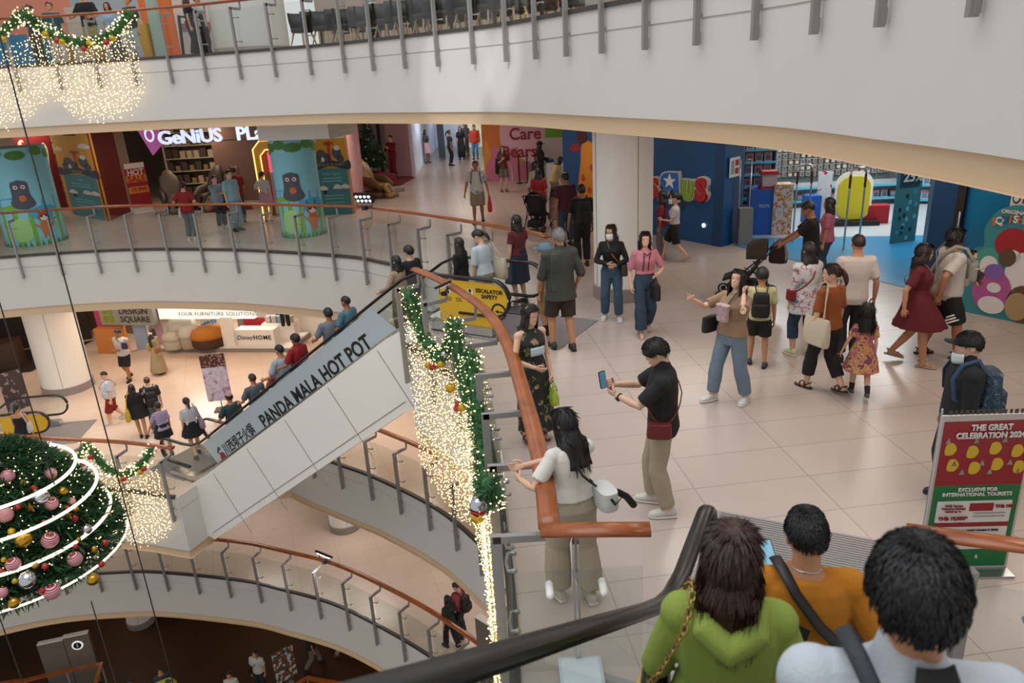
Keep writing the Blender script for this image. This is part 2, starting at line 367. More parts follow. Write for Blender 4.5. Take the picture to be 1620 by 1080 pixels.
# handrail end return and glass screen beside the arriving escalator
b = MB(); sec = [(.075 * cos(a), .034 * sin(a)) for a in np.linspace(0, 2 * pi, 14, endpoint=False)]
b.sweep([(.12, 4.2, 1.13), (.5, 4.17, 1.13), (.84, 4.14, 1.13)], sec); ob = np.array(RN.location)
b.build('handrail', WOOD, RN, origin=ob).location = (0, 0, 0)
b = MB()
for x in (.33, .36): b.box((x, 4.15, .53), (.012, .06, 1.06))
for zz in (.3, .8): b.box((.345, 4.15, zz), (.05, .03, .05))
b.build('post', CHROME, RN, smooth=False, origin=ob).location = (0, 0, 0)
b = MB(); b.box((.36, 4.12, .44), (.86, .014, .84)); b.build('glass_panel', GLASS, RN, smooth=False, origin=ob).location = (0, 0, 0)
for x in (.16, .52):
    b = MB(); b.tube([(x, 4.16, .72), (x, 4.05, .72)], .028, 10); b.build('clamp', PWHITE, RN, origin=ob).location = (0, 0, 0)
# railing on the right of the arriving escalator
tr = thing('gallery_railing', 'railing stub with short wooden handrail beside the man in the white shirt', 'railing', (2.9, 3.9, 0))
b = MB(); b.sweep([(2.45, 3.97, 1.13), (3.05, 3.75, 1.13), (3.2, 3.45, 1.1), (3.4, 2.5, 1.1)], sec); b.build('handrail', WOOD, tr, origin=(2.9, 3.9, 0)).location = (0, 0, 0)
for x, y in ((2.72, 3.72), (3.12, 3.55)):
    b = MB(); b.box((x, y, .5), (.07, .07, 1.0)); b.box((x - .05, y, .75), (.12, .03, .03)); b.tube([(x - .12, y, .75), (x - .12, y - .07, .75)], .03, 8); b.build('post', STEEL, tr, smooth=False, origin=(2.9, 3.9, 0)).location = (0, 0, 0)
b = MB(); b.box((2.92, 3.62, .5), (.36, .014, .84), np.array(Matrix.Rotation(-.4, 3, 'Z'))); b.build('glass_panel', GLASS, tr, smooth=False, origin=(2.9, 3.9, 0)).location = (0, 0, 0)
text('wOrld', .1, mat('#55504b', .6), tr, (0.0, -.35, .12), rz=pi - .4)

# ------------------------------------------------------------------ escalators
def handrail_path(line, c0=None, c1=None, r=.30):
    """line: (s, z) along the top; rounded newels at the ends asked for"""
    P = list(line)
    if c0: s, z = line[0]; P = [(s + r * 2.2 - 0, z - 2 * r)] + [(s - r * sin(a), z - r - r * cos(a) * -1) for a in np.linspace(pi, 0, 12)] + P[1:]
    if c1: s, z = line[-1]; P = P[:-1] + [(s + r * sin(a), z - r + r * cos(a)) for a in np.linspace(0, pi, 12)] + [(s - r * 2.2, z - 2 * r)]
    return P
def escalator(label, P0, ang, line, W, y_sign, newel0, newel1, clad=None, tread=None, stepz=.95, plates=(), glass=True, hs=1.0):
    th = thing('escalator', label, 'escalator', P0, ang)
    for k, y in enumerate((0, y_sign * W)):
        path = handrail_path(line, newel0, newel1)
        b = MB(); b.sweep([(s, y, z) for s, z in path], [(u_ * hs, v_ * hs) for u_, v_ in [(-.042, -.012), (-.045, .012), (-.03, .026), (0, .03), (.03, .026), (.045, .012), (.042, -.012), (.02, -.022), (-.02, -.022)]])
        b.build('handrail', RUBBER, th)
        # glass balustrade between handrail and deck
        top = [(s, z - .03) for s, z in line]; bot = [(s, z - .78) for s, z in line]
        e0 = [(line[0][0] - .27 * sin(a), line[0][1] - .3 + .27 * cos(a)) for a in np.linspace(0, pi, 9)] if newel0 else []
        e1 = [(line[-1][0] + .27 * sin(a), line[-1][1] - .3 + .27 * cos(a)) for a in np.linspace(0, pi, 9)] if newel1 else []
        b = MB(); n = len(line)
        for i in range(n - 1):
            b.prism([top[i], top[i + 1], bot[i + 1], bot[i]], y - .006, y + .006)
        if e0: b.prism(e0 + [(bot[0][0], bot[0][1])], y - .006, y + .006)
        if e1: b.prism(e1 + [(bot[-1][0], bot[-1][1])], y - .006, y + .006)
        b.build('glass_panel', GLASS, th, smooth=False)
        b = MB(); b.sweep([(s, y, z - .84) for s, z in line], [(-.1, -.07), (.1, -.07), (.1, .06), (-.1, .06)]); b.build('deck', CHROME, th, smooth=False)
    zl = lambda s: np.interp(s, [p[0] for p in line], [p[1] for p in line]) - stepz
    b = MB(); s = tread[0]; yc = y_sign * W / 2
    while s < tread[1]:
        za = zl(s); b.box((s + .2, yc, za - .1), (.4, W - .24, .2), m=0)
        for q in np.arange(-W / 2 + .16, W / 2 - .14, .05): b.box((s + .2, yc + q, za + .004), (.4, .02, .012), m=1)
        s += .4
    b.build('steps', [mat('#5a5856', .5, .4), DARKST], th, smooth=False)
    for (s0, s1, z) in plates:
        b = MB(); b.box(((s0 + s1) / 2, yc, z + .012), (abs(s1 - s0), W + .3, .02))
        for q in np.arange(min(s0, s1) + .02, max(s0, s1), .035): b.box((q, yc, z + .024), (.012, W + .2, .006), m=1)
        b.build('floor_plate', [mat('#9a9391', .45, .1), mat('#827c7a', .45, .1)], th, smooth=False)
    return th
A1 = math.atan2(.51, -.86)
line1 = [(0.3, .95), (.9, .95), (1.5, .95), (1.8, .93), (2.1, .80), (2.5, .53), (8.2, -3.44), (8.55, -3.67), (8.9, -3.82), (9.2, -3.85), (9.8, -3.85)]
ESC = escalator('escalator with white advert panel crossing the atrium to the lower floor', (0, 11.1, 0), A1, line1, 1.2, -1, True, True, tread=(1.2, 9.6), plates=((-.9, 1.2, 0), (9.3, 10.6, -4.8)))
# cladding of the truss
b = MB(); yo = .13; ytop = [(1.5, .06), (1.9, .06), (2.5, -.22), (8.3, -4.28), (8.9, -4.6)]; ybot = [(2.3, -1.68), (8.6, -6.25), (8.95, -6.3), (9.1, -4.85)]
poly = ytop[0:1] + [(1.5, -1.0), ] + ybot[0:1] + ybot[1:] + ytop[::-1][:-1]
poly = [(1.5, .06), (1.9, .06), (2.5, -.28), (8.4, -4.42), (9.0, -4.8), (9.0, -6.2), (8.6, -6.25), (2.3, -1.68), (1.5, -1.2)]
b.prism(poly, yo, -1.33)
for s in (2.75, 4.1, 5.45, 6.8, 8.15):
    z1 = -.28 - (s - 2.5) * .702 - .02; z0 = z1 - 1.22; b.box((s - .5, yo + .003, (z1 + z0) / 2 - .1), (.014, .008, 1.62), np.array(Matrix.Rotation(rad(35), 3, 'Y')), 1)
b.sweep([(2.2, yo + .004, -1.42), (8.6, yo + .004, -6.05)], [(-.004, -.008), (.004, -.008), (.004, .008), (-.004, .008)], 1)
struct_clad = b.build('cladding', [PWHITE, mat('#8d8985', .6)], ESC, smooth=False)
# advert panel on the near balustrade
sl = math.atan2(.70, 1.0)
ban = [(2.78, .16), (2.42, -.22), (7.95, -4.08), (8.45, -3.70)]
b = MB(); b.prism([(2.85, .22), (8.45, -3.68), (8.0, -4.12), (2.3, -.12)], .012, .02); bn = b.build('advert_panel', mat('#aeb8bd', .35), ESC, smooth=False)
def onsl(s, q, y=.022):   # point along the slope, q above its centre line
    c = np.array([s, y, -.04 - (s - 2.5) * .70 - .04]); return c + q * np.array([sin(sl), 0, cos(sl)]) * 1.0
def sltext(body, s, q, size, m=BLACK, bold=.0, xs=1.0, name='lettering', align='CENTER'):
    c = bpy.data.curves.new(name, 'FONT'); c.body = body; c.size = size; c.extrude = .002; c.offset = bold; c.align_x = align; c.align_y = 'CENTER'; c.resolution_u = 3; c.materials.append(m)
    o = bpy.data.objects.new(name, c); COL.objects.link(o); o.parent = bn
    X = Vector((-cos(sl), 0, sin(sl))); Z = Vector((0, 1, 0)); Y = Z.cross(X)
    FONTS.append(o); o.matrix_local = Matrix.Translation(Vector(onsl(s, q))) @ Matrix([list(r) for r in zip(X * xs, Y, Z)]).to_4x4(); return o
sltext('PANDA MALA HOT POT', 4.62, .0, .41, bold=.012, xs=.9); sltext('川西坝子火锅', 7.12, .02, .3, bold=.006, xs=.78); sltext('6th Floor', 3.35, -.26, .19, bold=.004)
b = MB(); RED = mat('#8d2420', .5)
for qx, qz, w, h, mm in ((0, -.08, .11, .14, 1), (-.05, .12, .02, .05, 0), (.0, .15, .022, .06, 0), (.05, .13, .02, .05, 0), (-.09, .09, .02, .03, 0), (-.03, .03, .05, .03, 1)):
    c = onsl(7.82 - qx * cos(sl), qz); b.ell(c, (w, .004, h), nu=12, nv=8, m=mm)
b.build('emblem', [BLACK, RED], bn)
# yellow safety panel on the upper newel
YEL = mat('#d9ab1f', .45)
pts = [(1.35, .12), (1.35, .9), (.9, .9), (.3, .9)] + [(.3 - .27 * sin(a), .65 + .25 * cos(a)) for a in np.linspace(0, pi * .97, 10)][1:] + [(.3, .14)]
b = MB(); b.prism(pts, .01, .018); yp = b.build('safety_panel', YEL, ESC, smooth=False)
MY = lambda s, z, y=.022: (s, y, z)
for body, s, z, sz in (('ESCALATOR\nSAFETY', .36, .72, .09), ('ความปลอดภัย', .98, .52, .07), ('PRAM     BAGS', .95, .58, .05)):
    if body.startswith('ESC'): text(body, sz, BLACK, yp, MY(s, z), rz=pi, bold=.002)
b = MB(); b.prism(circ(.2, .45, .14, 28), .019, .021, 0); b.prism(circ(.2, .45, .105, 28), .0212, .0225, 1); b.prism([(.13, .44), (.21, .44), (.21, .415), (.27, .45), (.21, .485), (.21, .46), (.13, .46)], .023, .0245, 0)
for s in (.72, .95, 1.15):
    b.prism(rrect(s, .72, .1, .12, .03), .019, .021, 2); b.prism(circ(s, .75, .03, 10), .0212, .0225, 0); b.prism(rrect(s, .69, .05, .05, .01), .0212, .0225, 0)
    for q in range(3): b.prism(rrect(s, .6 - q * .025, .12, .008, .003), .019, .0205, 0)
b.build('print', [BLACK, YEL, PWHITE], yp, smooth=False)
# the escalator the picture is taken from
d2 = nrm(np.array([.43, .9])); A2 = math.atan2(d2[1], d2[0])
line2 = [(-4.6, 4.36), (-.2, 1.337), (.1, 1.145), (.35, 1.02), (.65, .95), (1.0, .95), (1.35, .95)]
E2 = escalator('foreground escalator with black handrails coming down to the main floor', (.72, 3.31, 0), A2, line2, 1.25, -1, False, True, tread=(-4.4, 1.2), stepz=1.05, plates=((1.2, 2.9, 0),), hs=1.22)
b = MB()
for k, s in enumerate(np.arange(-2.6, .9, .34)):
    z = np.interp(s, [p[0] for p in line2], [p[1] for p in line2]) - .775
    sl2 = math.atan2(np.interp(s - .1, [p[0] for p in line2], [p[1] for p in line2]) - np.interp(s + .1, [p[0] for p in line2], [p[1] for p in line2]), .2)
    R = np.array(Matrix.Rotation(sl2, 3, 'Y')); b.box((s, -.04, z), (.32, .1, .006), R, 0)
    for q in range(6): b.box(np.array([s, -.04, z]) + R @ np.array([-.12 + q % 3 * .11, .025 - (q // 3) * .05, .005]), (.05, .022, .004), R, 1)
b.build('safety_stickers', [mat('#c9ccd0', .5), mat('#3c4046', .6)], E2, smooth=False)
b = MB(); b.box((.3, .35, .012), (.6, .5, .012)); b.box((.95, .22, .012), (.9, .12, .014), m=1); b.build('side_plate', [STEEL, YEL], E2, smooth=False)
tb = thing('floor_box', 'flat pale service box on the floor behind the end glass', 'box', (.35, 4.0, 0)); b = MB(); b.box((0, 0, .05), (.3, .3, .1)); b.build('casing', mat('#bfc9cf', .4), tb, smooth=False); b = MB(); b.box((0, 0, .105), (.26, .26, .012)); b.build('lid', mat('#cfd8dc', .4), tb, smooth=False)
# escalator going down at the lower left
A3 = math.atan2(-.12, -1); P3 = G(88, 700, -4.8)
line3 = [(0.3, .95), (1.2, .95), (1.5, .9), (4.5, -1.2)]
E3 = escalator('escalator with yellow end panel behind the Christmas tree', (P3[0], P3[1], -4.8), A3, line3, 1.15, -1, True, False, tread=(.9, 4.4), plates=((-.6, .9, 0),))
b = MB(); b.prism([(1.2, .12), (1.2, .9), (.3, .9)] + [(.3 - .27 * sin(a), .65 + .25 * cos(a)) for a in np.linspace(0, pi * .97, 10)][1:] + [(.3, .14)], .01, .018); b.build('safety_panel', YEL, E3, smooth=False)
# ------------------------------------------------------------------ people (template 1.70 m, facing local +y)
SKIN = {'a': '#c99a7c', 'b': '#b8835f', 'c': '#a06c4b', 'd': '#d3a78c', 'e': '#8a5a3e'}
HAIRC = {'k': '#15110f', 'd': '#22160f', 'n': '#3a2115', 'r': '#4a2614', 'g': '#8a8580', 'w': '#6f6a66'}
def headmesh(lod=0):
    b = MB(); n = 36 if lod == 0 else 20; T = np.linspace(0, 1, 26 if lod == 0 else 16)
    W = lambda t: np.interp(t, [0, .04, .12, .3, .5, .7, .85, .94, .985, 1], [.018, .034, .05, .063, .071, .074, .064, .045, .02, .004])
    FR = lambda t: np.interp(t, [0, .06, .15, .3, .45, .6, .72, .85, .94, .985, 1], [.066, .082, .087, .086, .085, .09, .089, .07, .046, .02, .0])
    BK = lambda t: np.interp(t, [0, .08, .2, .33, .5, .7, .85, .94, .985, 1], [-.0, -.015, -.06, -.084, -.097, -.098, -.08, -.055, -.025, -.006])
    rings = []
    for t in T:
        R = []
        for a in np.linspace(0, 2 * pi, n, endpoint=False):
            sx, sy = cos(a), sin(a); x = W(t) * math.copysign(abs(sx) ** .85, sx)
            y = (FR(t) if sy > 0 else -BK(t)) * math.copysign(abs(sy) ** .9, sy)
            if sy > 0:
                prof = np.interp(t, [.3, .34, .38, .48, .6, .66], [0, .9, 1, .55, .15, 0])
                y += .021 * math.exp(-(x / .0125) ** 2) * prof
                y -= .010 * math.exp(-((abs(x) - .031) / .017) ** 2 - ((t - .52) / .055) ** 2)
                y += .006 * math.exp(-(x / .024) ** 2 - ((t - .205) / .035) ** 2) + .006 * math.exp(-(x / .02) ** 2 - ((t - .06) / .05) ** 2)
                y += .004 * math.exp(-((abs(x) - .045) / .02) ** 2 - ((t - .36) / .08) ** 2)
            R.append((x, y, t * .225))
        rings.append(R)
    b.loft(rings, 0)
    for s in (-1, 1): b.ell((s * .077, -.012, .105), (.010, .02, .033), np.array(Matrix.Rotation(s * .25, 3, 'Z')), 10, 7, 0)
    return b
def facefeat(b, sex, mask=False, lod=0, beard=False):
    # material slots: 0 skin 1 white 2 dark 3 lip
    for s in (-1, 1):
        b.ell((s * .031, .0785, .117), (.0145, .008, .0065 if sex == 'f' else .0058), nu=10, nv=6, m=1)
        b.ell((s * .031, .0835, .117), (.0068, .005, .0068), nu=8, nv=6, m=2)
        b.tube([(s * .016, .083, .1235), (s * .031, .087, .1265), (s * .046, .076, .1225)], [.0022, .0028, .0015], 5, 2)
        b.tube([(s * .013, .089, .137), (s * .03, .091, .143), (s * .049, .08, .138)], [.0028, .0036, .002], 5, 2)
    if not mask:
        b.tube([(-.022, .083, .047), (-.009, .0945, .0495), (.009, .0945, .0495), (.022, .083, .047)], [.002, .0045, .0045, .002], 6, 3)
        b.tube([(-.018, .086, .043), (0, .095, .0415), (.018, .086, .043)], [.002, .0055, .002], 6, 3)
    return b
def handmesh(pose):                                       # left hand, wrist at origin, fingers down -z, thumb side +y, palm towards +x
    b = MB(); curl = {'relax': (18, 25, 20), 'grip': (75, 80, 50), 'flat': (4, 6, 4), 'hold': (45, 50, 30), 'point': (75, 85, 60), 'spread': (3, 5, 3)}[pose]
    b.loft([[(x * sx, y * sy + oy, z) for x, y in [(cos(a), sin(a)) for a in np.linspace(0, 2 * pi, 12, endpoint=False)]] for z, sx, sy, oy in ((.012, .018, .024, 0), (-.015, .018, .029, 0), (-.05, .016, .039, 0), (-.08, .0145, .04, 0), (-.097, .009, .036, 0))], 0)
    for k, (y, L) in enumerate(((.029, .068), (.010, .076), (-.010, .07), (-.028, .055))):
        c = curl
        if pose == 'point' and k == 0: c = (2, 4, 2)
        p = np.array([0, y, -.082]); a = 0; P = [p]; q = y * (.9 if pose == 'spread' else .12)
        for j, f in enumerate((.45, .32, .23)):
            a += rad(c[j]); p = p + L * f * np.array([sin(a), q * .9, -cos(a)]); P.append(p)
        b.tube(P, [.0098, .0092, .0082, .0068], 7)
    t0 = np.array([.006, .026, -.022]); tc = .5 if pose in ('grip', 'hold', 'point') else .12
    b.tube([t0, t0 + (.012 + .02 * tc, .022, -.024), t0 + (.02 + .05 * tc, .030 - .02 * tc, -.05), t0 + (.026 + .06 * tc, .026 - .04 * tc, -.07)], [.013, .0118, .0102, .008], 7)
    return b
_H = {}
def hand(pose, side):
    k = (pose, side)
    if k not in _H:
        V = handmesh(pose); v = V.verts(); f = V.f
        if side > 0: v = v * [-1, 1, 1]; f = [q[::-1] for q in f]
        _H[k] = (v, f)
    return _H[k]
_HD = {l: headmesh(l) for l in (0, 1)}
def ik(a, c, l1, l2, hint):
    a, c = np.asarray(a, float), np.asarray(c, float); d = c - a; D_ = np.linalg.norm(d); m = (l1 + l2) * .995
    if D_ > m: c = a + d / D_ * m; d = c - a; D_ = m
    if D_ < abs(l1 - l2) + .02: D_ = abs(l1 - l2) + .02; c = a + nrm(d) * D_; d = c - a
    x = (l1 * l1 - l2 * l2 + D_ * D_) / (2 * D_); h = math.sqrt(max(0, l1 * l1 - x * x)); u = d / D_
    hv = np.asarray(hint, float); hv = nrm(hv - u * (hv @ u)); return a + u * x + hv * h, c
def seg(P, r, t0, t1):                                    # part of a limb between fractions of its length
    P = np.asarray(P, float); L = np.concatenate([[0], np.cumsum(np.linalg.norm(np.diff(P, axis=0), axis=1))]); L /= L[-1]
    T = sorted(set([t0, t1] + [q for q in L if t0 < q < t1] + list(np.linspace(t0, t1, 5))))
    return np.stack([np.interp(T, L, P[:, k]) for k in range(3)], 1), np.interp(T, L, r)
PENDING = []
def soft(b, name, m, parent, M, vox, it=4, disp=0.0, dscale=9.0, smooth=True):
    """a continuous surface grown over the builder's overlapping volumes; baked together at the end"""
    o = b.build(name, m, parent, smooth=True)
    if M is not None: o.matrix_world = M
    r = o.modifiers.new('r', 'REMESH'); r.mode = 'VOXEL'; r.voxel_size = vox; r.use_smooth_shade = True
    s = o.modifiers.new('s', 'SMOOTH'); s.iterations = it; s.factor = .5
    PENDING.append((o, disp, dscale, None)); return o
def bake_all():
    dg = bpy.context.evaluated_depsgraph_get(); dg.update()
    for o in FONTS:
        me = bpy.data.meshes.new_from_object(o.evaluated_get(dg)); nm = o.name; n = bpy.data.objects.new('t', me); COL.objects.link(n); n.parent = o.parent; n.matrix_local = o.matrix_local.copy()
        bpy.data.objects.remove(o); n.name = nm; me.name = nm
    for o, disp, ds, extra in PENDING:
        me = bpy.data.meshes.new_from_object(o.evaluated_get(dg)); old = o.data; nm = old.name; mats = [q for q in old.materials]
        if disp:
            k = len(me.vertices); co = np.empty(k * 3); me.vertices.foreach_get('co', co); co = co.reshape(-1, 3); no = np.empty(k * 3); me.vertices.foreach_get('normal', no); no = no.reshape(-1, 3)
            w = np.array([noise.noise(Vector((p[0] * ds, p[1] * ds, p[2] * ds * .55))) for p in co]); co = co + no * (disp * w)[:, None]; me.vertices.foreach_set('co', co.ravel())
        nf = len(me.polygons)
        if extra is not None:
            base = MB(); k = len(me.vertices); co = np.empty(k * 3); me.vertices.foreach_get('co', co)
            base.add(co.reshape(-1, 3), [tuple(p.vertices) for p in me.polygons], 0)
            off = base.n; base.v.append(extra.verts()); base.f += [tuple(i + off for i in f) for f in extra.f]; base.m += extra.m
            me2 = bpy.data.meshes.new(nm); me2.from_pydata(base.verts().tolist(), [], base.f)
            me2.polygons.foreach_set('material_index', base.m); bpy.data.meshes.remove(me); me = me2
        me.materials.clear()
        for q in mats: me.materials.append(q)
        me.polygons.foreach_set('use_smooth', [True] * len(me.polygons)); me.update()
        o.modifiers.clear(); o.data = me; bpy.data.meshes.remove(old)
    PENDING.clear()
def hairmesh(style, L, curl=0.0, seed=0, thick=.0, tuft=0):
    """cap of hair over the skull, falling to L below the chin where the style is long"""
    b = MB(); n = 44; TH = np.linspace(0, 2 * pi, n, endpoint=False); rs = np.random.default_rng(seed)
    long_ = style in ('long', 'bob', 'curly', 'side'); c = np.array([0, -.006, .128]); R = np.array([.087, .113, .112]) + thick
    if style == 'crew': R = np.array([.0815, .108, .106])
    if style in ('short', 'fringe'): R = R + .004
    rows = []; K = 9; ex = 8 if long_ else 0
    ends = {'short': (58, 84, 118), 'crew': (52, 78, 112), 'fringe': (80, 92, 120), 'long': (56, 98, 122), 'bob': (58, 98, 122), 'curly': (60, 98, 122), 'pony': (52, 86, 116), 'bald': (90, 88, 112), 'side': (62, 98, 122)}[style]
    cols = []
    for th in TH:
        f = .5 - .5 * cos(th); u = abs(((th + pi) % (2 * pi)) - pi) / pi   # 0 front .. 1 back
        e = np.interp(u, [0, .22, .36, .5, .72, 1], [ends[0], ends[0] + 6, ends[1] + (10 if not long_ else 0), ends[1], ends[2], ends[2]])
        st = 0 if style != 'bald' else 62
        g = 1 + .018 * sin(9 * th + seed) + .012 * sin(21 * th + 2 * seed) + curl * .05 * sin(13 * th + seed)
        P = []
        for i in range(K):
            al = rad(st + (e - st) * (i + .15) / (K - 1 + .15)); k = g if i > 1 else 1
            P.append(c + R * np.array([sin(al) * sin(th) * k, sin(al) * cos(th) * k, cos(al)]))
        if long_:
            hang = L * np.interp(u, [0, .27, .34, .45, 1], [0, 0, .82, 1, 1]); z0 = P[-1][2]
            for i in range(1, ex + 1):
                q = i / ex; z = z0 - (z0 + hang) * q if hang > 0 else z0 - .012 * q * 0
                if hang == 0: P.append(P[-1] * 1.0); continue
                w = 1 + .16 * q + curl * .16 * sin(7 * q * 3 + th * 5); p = P[K - 1].copy(); p[0] = p[0] * np.interp(q, [0, .3, 1], [1, 1.12, 1.05]) * (1 + curl * .2 * sin(9 * q + 4 * th))
                p[1] = (p[1] - .01) * 1.0 - (.018 * q if p[1] < 0 else 0); p[0] += math.copysign(.008 * sin(5 * q + seed), p[0]); p[2] = z
                if q > .35 and u > .5: p[1] = min(p[1], -.095 - .02 * u)
                P.append(p)
        cols.append(P)
    m = len(cols[0]); V = [q for P in cols for q in P]; F = []
    inn = [np.array([q[0] * .86, q[1] * .88 if q[1] < 0 else q[1] * .86, (q[2] - .128) * (.93 if q[2] > .128 else 1) + .128]) for q in V]
    N = len(V)
    for j in range(n):
        a = j * m; d = ((j + 1) % n) * m
        for i in range(m - 1): F.append((a + i, a + i + 1, d + i + 1, d + i)); F.append((N + a + i, N + d + i, N + d + i + 1, N + a + i + 1))
        F.append((a + m - 1, N + a + m - 1, N + d + m - 1, d + m - 1)); F.append((a, d, N + d, N + a))
    b.add(V + inn, F)
    if style == 'pony':
        b.ell((0, -.112, .15), (.03, .028, .03)); Z = np.linspace(0, 1, 7)
        b.tube([(0, -.125 - .045 * sin(z * 2.2), .15 - z * (.15 + L)) for z in Z], [.02, .03, .033, .032, .028, .02, .006], 9)
    if tuft:
        P = [c_ for c_ in cols]; rs2 = np.random.default_rng(seed + 5); ln = .03 if not long_ else .07
        for _ in range(tuft):
            j = rs2.integers(n); i = rs2.integers(0, m - 1); a_, d_ = P[j][i], P[j][min(i + 1, m - 1)]; t_ = nrm(d_ - a_) if np.linalg.norm(d_ - a_) > 1e-5 else np.array([0, 0, -1.]); o_ = nrm((a_ - c) / R); s_ = nrm(np.cross(t_, o_)) if np.linalg.norm(np.cross(t_, o_)) > 1e-4 else np.array([1., 0, 0])
            p_ = a_ + (d_ - a_) * rs2.random() + s_ * rs2.normal(0, .006); L_ = ln * rs2.uniform(.6, 1.3); w_ = .0022 if not long_ else .003; t_ = nrm(t_ + s_ * rs2.normal(0, .3 if not long_ else .045) + o_ * rs2.uniform(.0, .11 if not long_ else .04)); q_ = p_ + o_ * .001
            if abs(((TH[j] + pi) % (2 * pi)) - pi) < .34 * pi and (p_ + t_ * L_)[2] < .178: continue
            b.add([q_ - s_ * w_, q_ + s_ * w_, q_ + t_ * L_ * .6 + s_ * w_ * .8 + o_ * .003, q_ + t_ * L_ - o_ * .001, q_ + t_ * L_ * .6 - s_ * w_ * .8 + o_ * .003], [(0, 1, 2, 3, 4)])
    if style == 'bun' or seed == 99: b.ell((0, -.12, .17), .042)
    return b
MALE = [(-.12, .125, .095, .0), (-.02, .165, .118, -.005), (.10, .152, .108, 0), (.20, .146, .105, 0), (.32, .162, .118, 0), (.41, .172, .112, 0), (.47, .150, .092, -.008), (.505, .085, .072, -.012), (.55, .056, .06, -.006), (.63, .054, .058, .004)]
FEM = [(-.12, .125, .095, .0), (-.02, .168, .118, -.008), (.08, .150, .102, 0), (.19, .118, .088, 0), (.30, .140, .115, .014), (.36, .148, .122, .018), (.42, .152, .1, .0), (.47, .130, .082, -.008), (.505, .072, .06, -.012), (.55, .046, .05, -.006), (.63, .045, .05, .004)]
PEOPLE = []
def person(label, pos, face, h=1.65, sex='m', skin='a', hair=('short', 'k'), top=('tee', '#888888'), bot=('pants', '#333333'), shoes=('shoe', '#222222'), L=None, R=None, feet=None, head=(0, 0), lean=0, w=1.0, vox=.014, group=None, kid=0, mask=None, hands=('relax', 'relax'), eL=None, eR=None, cap=None, extra=None, twist=0, sit=None, tilt=0, name='person', glasses=False, sock=None):
    """L, R: wrist targets in the figure's own frame; feet: (x, y, lift, turn) for each foot"""
    hk = {0: 1.0, 1: 1.22, 2: 1.38}[kid]; H0 = 1.70 + (hk - 1) * .225; s = h / H0
    pos = (pos[0], pos[1], pos[2] + .005); M = Matrix.Translation(Vector(pos)) @ Matrix.Rotation(-rad(face), 4, 'Z') @ Matrix.Scale(s, 4)
    v = vox / s; feet = feet or ((-.095, .0, 0, 8), (.095, .0, 0, 8)); fem = sex == 'f'
    ankle = [np.array([f[0], f[1] - .02, .085 + f[2]]) for f in feet]
    hipw = .088; LT, LS = .41, .405
    zp = .90
    for sd, a in zip((-1, 1), ankle):
        dx = a[0] - sd * hipw; r2 = (LT + LS) ** 2 * .985 - dx * dx - (a[1]) ** 2; zp = min(zp, a[2] + math.sqrt(max(.1, r2)) + .02)
    if sit: zp = sit
    pel = np.array([0, 0 if not sit else 0, zp]); la = rad(lean); tl = rad(tilt)
    up = np.array([sin(tl), sin(la) * cos(tl), cos(la) * cos(tl)]); up0 = nrm(np.array([sin(tl) * .4, sin(la) * .45, cos(la * .45)]))
    tw = rad(twist)
    def spine(t):                                        # centre and axes at height t over the pelvis
        k = min(max(t / .5, 0), 1); u = nrm(up0 * (1 - k) + up * k); c = pel + (up0 * t if t <= 0 else up0 * t * (1 - k / 2) + up * t * (k / 2))
        a = tw * k; xx = nrm(np.array([cos(a), -sin(a), 0]) - u * (np.array([cos(a), -sin(a), 0]) @ u)); yy = np.cross(u, xx); return c, xx, yy, u
    def tors(b, t0, t1, e, flare=0.0, n=18, m=0):
        S = FEM if fem else MALE; T = [q[0] for q in S]; rings = []
        for t in sorted(set([t0, t1] + [q for q in T if t0 < q < t1] + list(np.linspace(t0, t1, 7)))):
            rx, ry, oy = [np.interp(t, T, [q[i] for q in S]) for i in (1, 2, 3)]
            k = (t1 - t) / max(.01, t1 - t0); ww = 1 + (w - 1) * np.interp(t, [-.1, .15, .35, .5], [.9, 1.15, .7, .15]); wy = 1 + (w - 1) * np.interp(t, [-.1, .15, .35, .5], [.9, 1.7, .8, .15])
            rx, ry = rx * ww + e + flare * k, ry * wy + e + flare * k; c, xx, yy, u = spine(t); c = c + yy * oy + yy * (wy - 1) * .04
            rings.append([c + xx * rx * math.copysign(abs(cos(a)) ** .88, cos(a)) + yy * ry * math.copysign(abs(sin(a)) ** .88, sin(a)) for a in np.linspace(0, 2 * pi, n, endpoint=False)])
        b.loft(rings, m)
    c, xx, yy, u = spine(.445); sw = .155 if fem else .178; sh = [c - xx * sw * (1 + (w - 1) * .35), c + xx * sw * (1 + (w - 1) * .35)]
    LA, LF = .285, .245
    wr = [np.asarray(t, float) if t is not None else None for t in (L, R)]
    arms = []
    for i, sd in enumerate((-1, 1)):
        t = wr[i] if wr[i] is not None else sh[i] + np.array([sd * (.055 + .05 * (w - 1)), .035, -.525])
        hn = (eL, eR)[i] or (sd * .45, -.7, -.35); el, wt = ik(sh[i], t, LA, LF, hn); arms.append((sh[i], el, wt))
    legs = []
    for i, sd in enumerate((-1, 1)):
        hp = pel + np.array([sd * hipw * (1 + (w - 1) * .5), 0, -.015]); kn, an = ik(hp, ankle[i], LT, LS, (sd * .08, 1, .1)); legs.append((hp, kn, an))
    def armP(i): a, e, q = arms[i]; return [a, a * .6 + e * .4, e, e * .65 + q * .35, q], (np.array([.052, .046, .038, .036, .026]) if not fem else np.array([.044, .040, .034, .032, .0225])) * (1 + (w - 1) * .7)
    def legP(i): a, k, q = legs[i]; return [a, a * .6 + k * .4, k, k * .7 + q * .3, q], np.array([.088, .078, .056, .056, .037]) * (1 + (w - 1) * .6)
    b = MB(); tors(b, -.12, .63, 0)
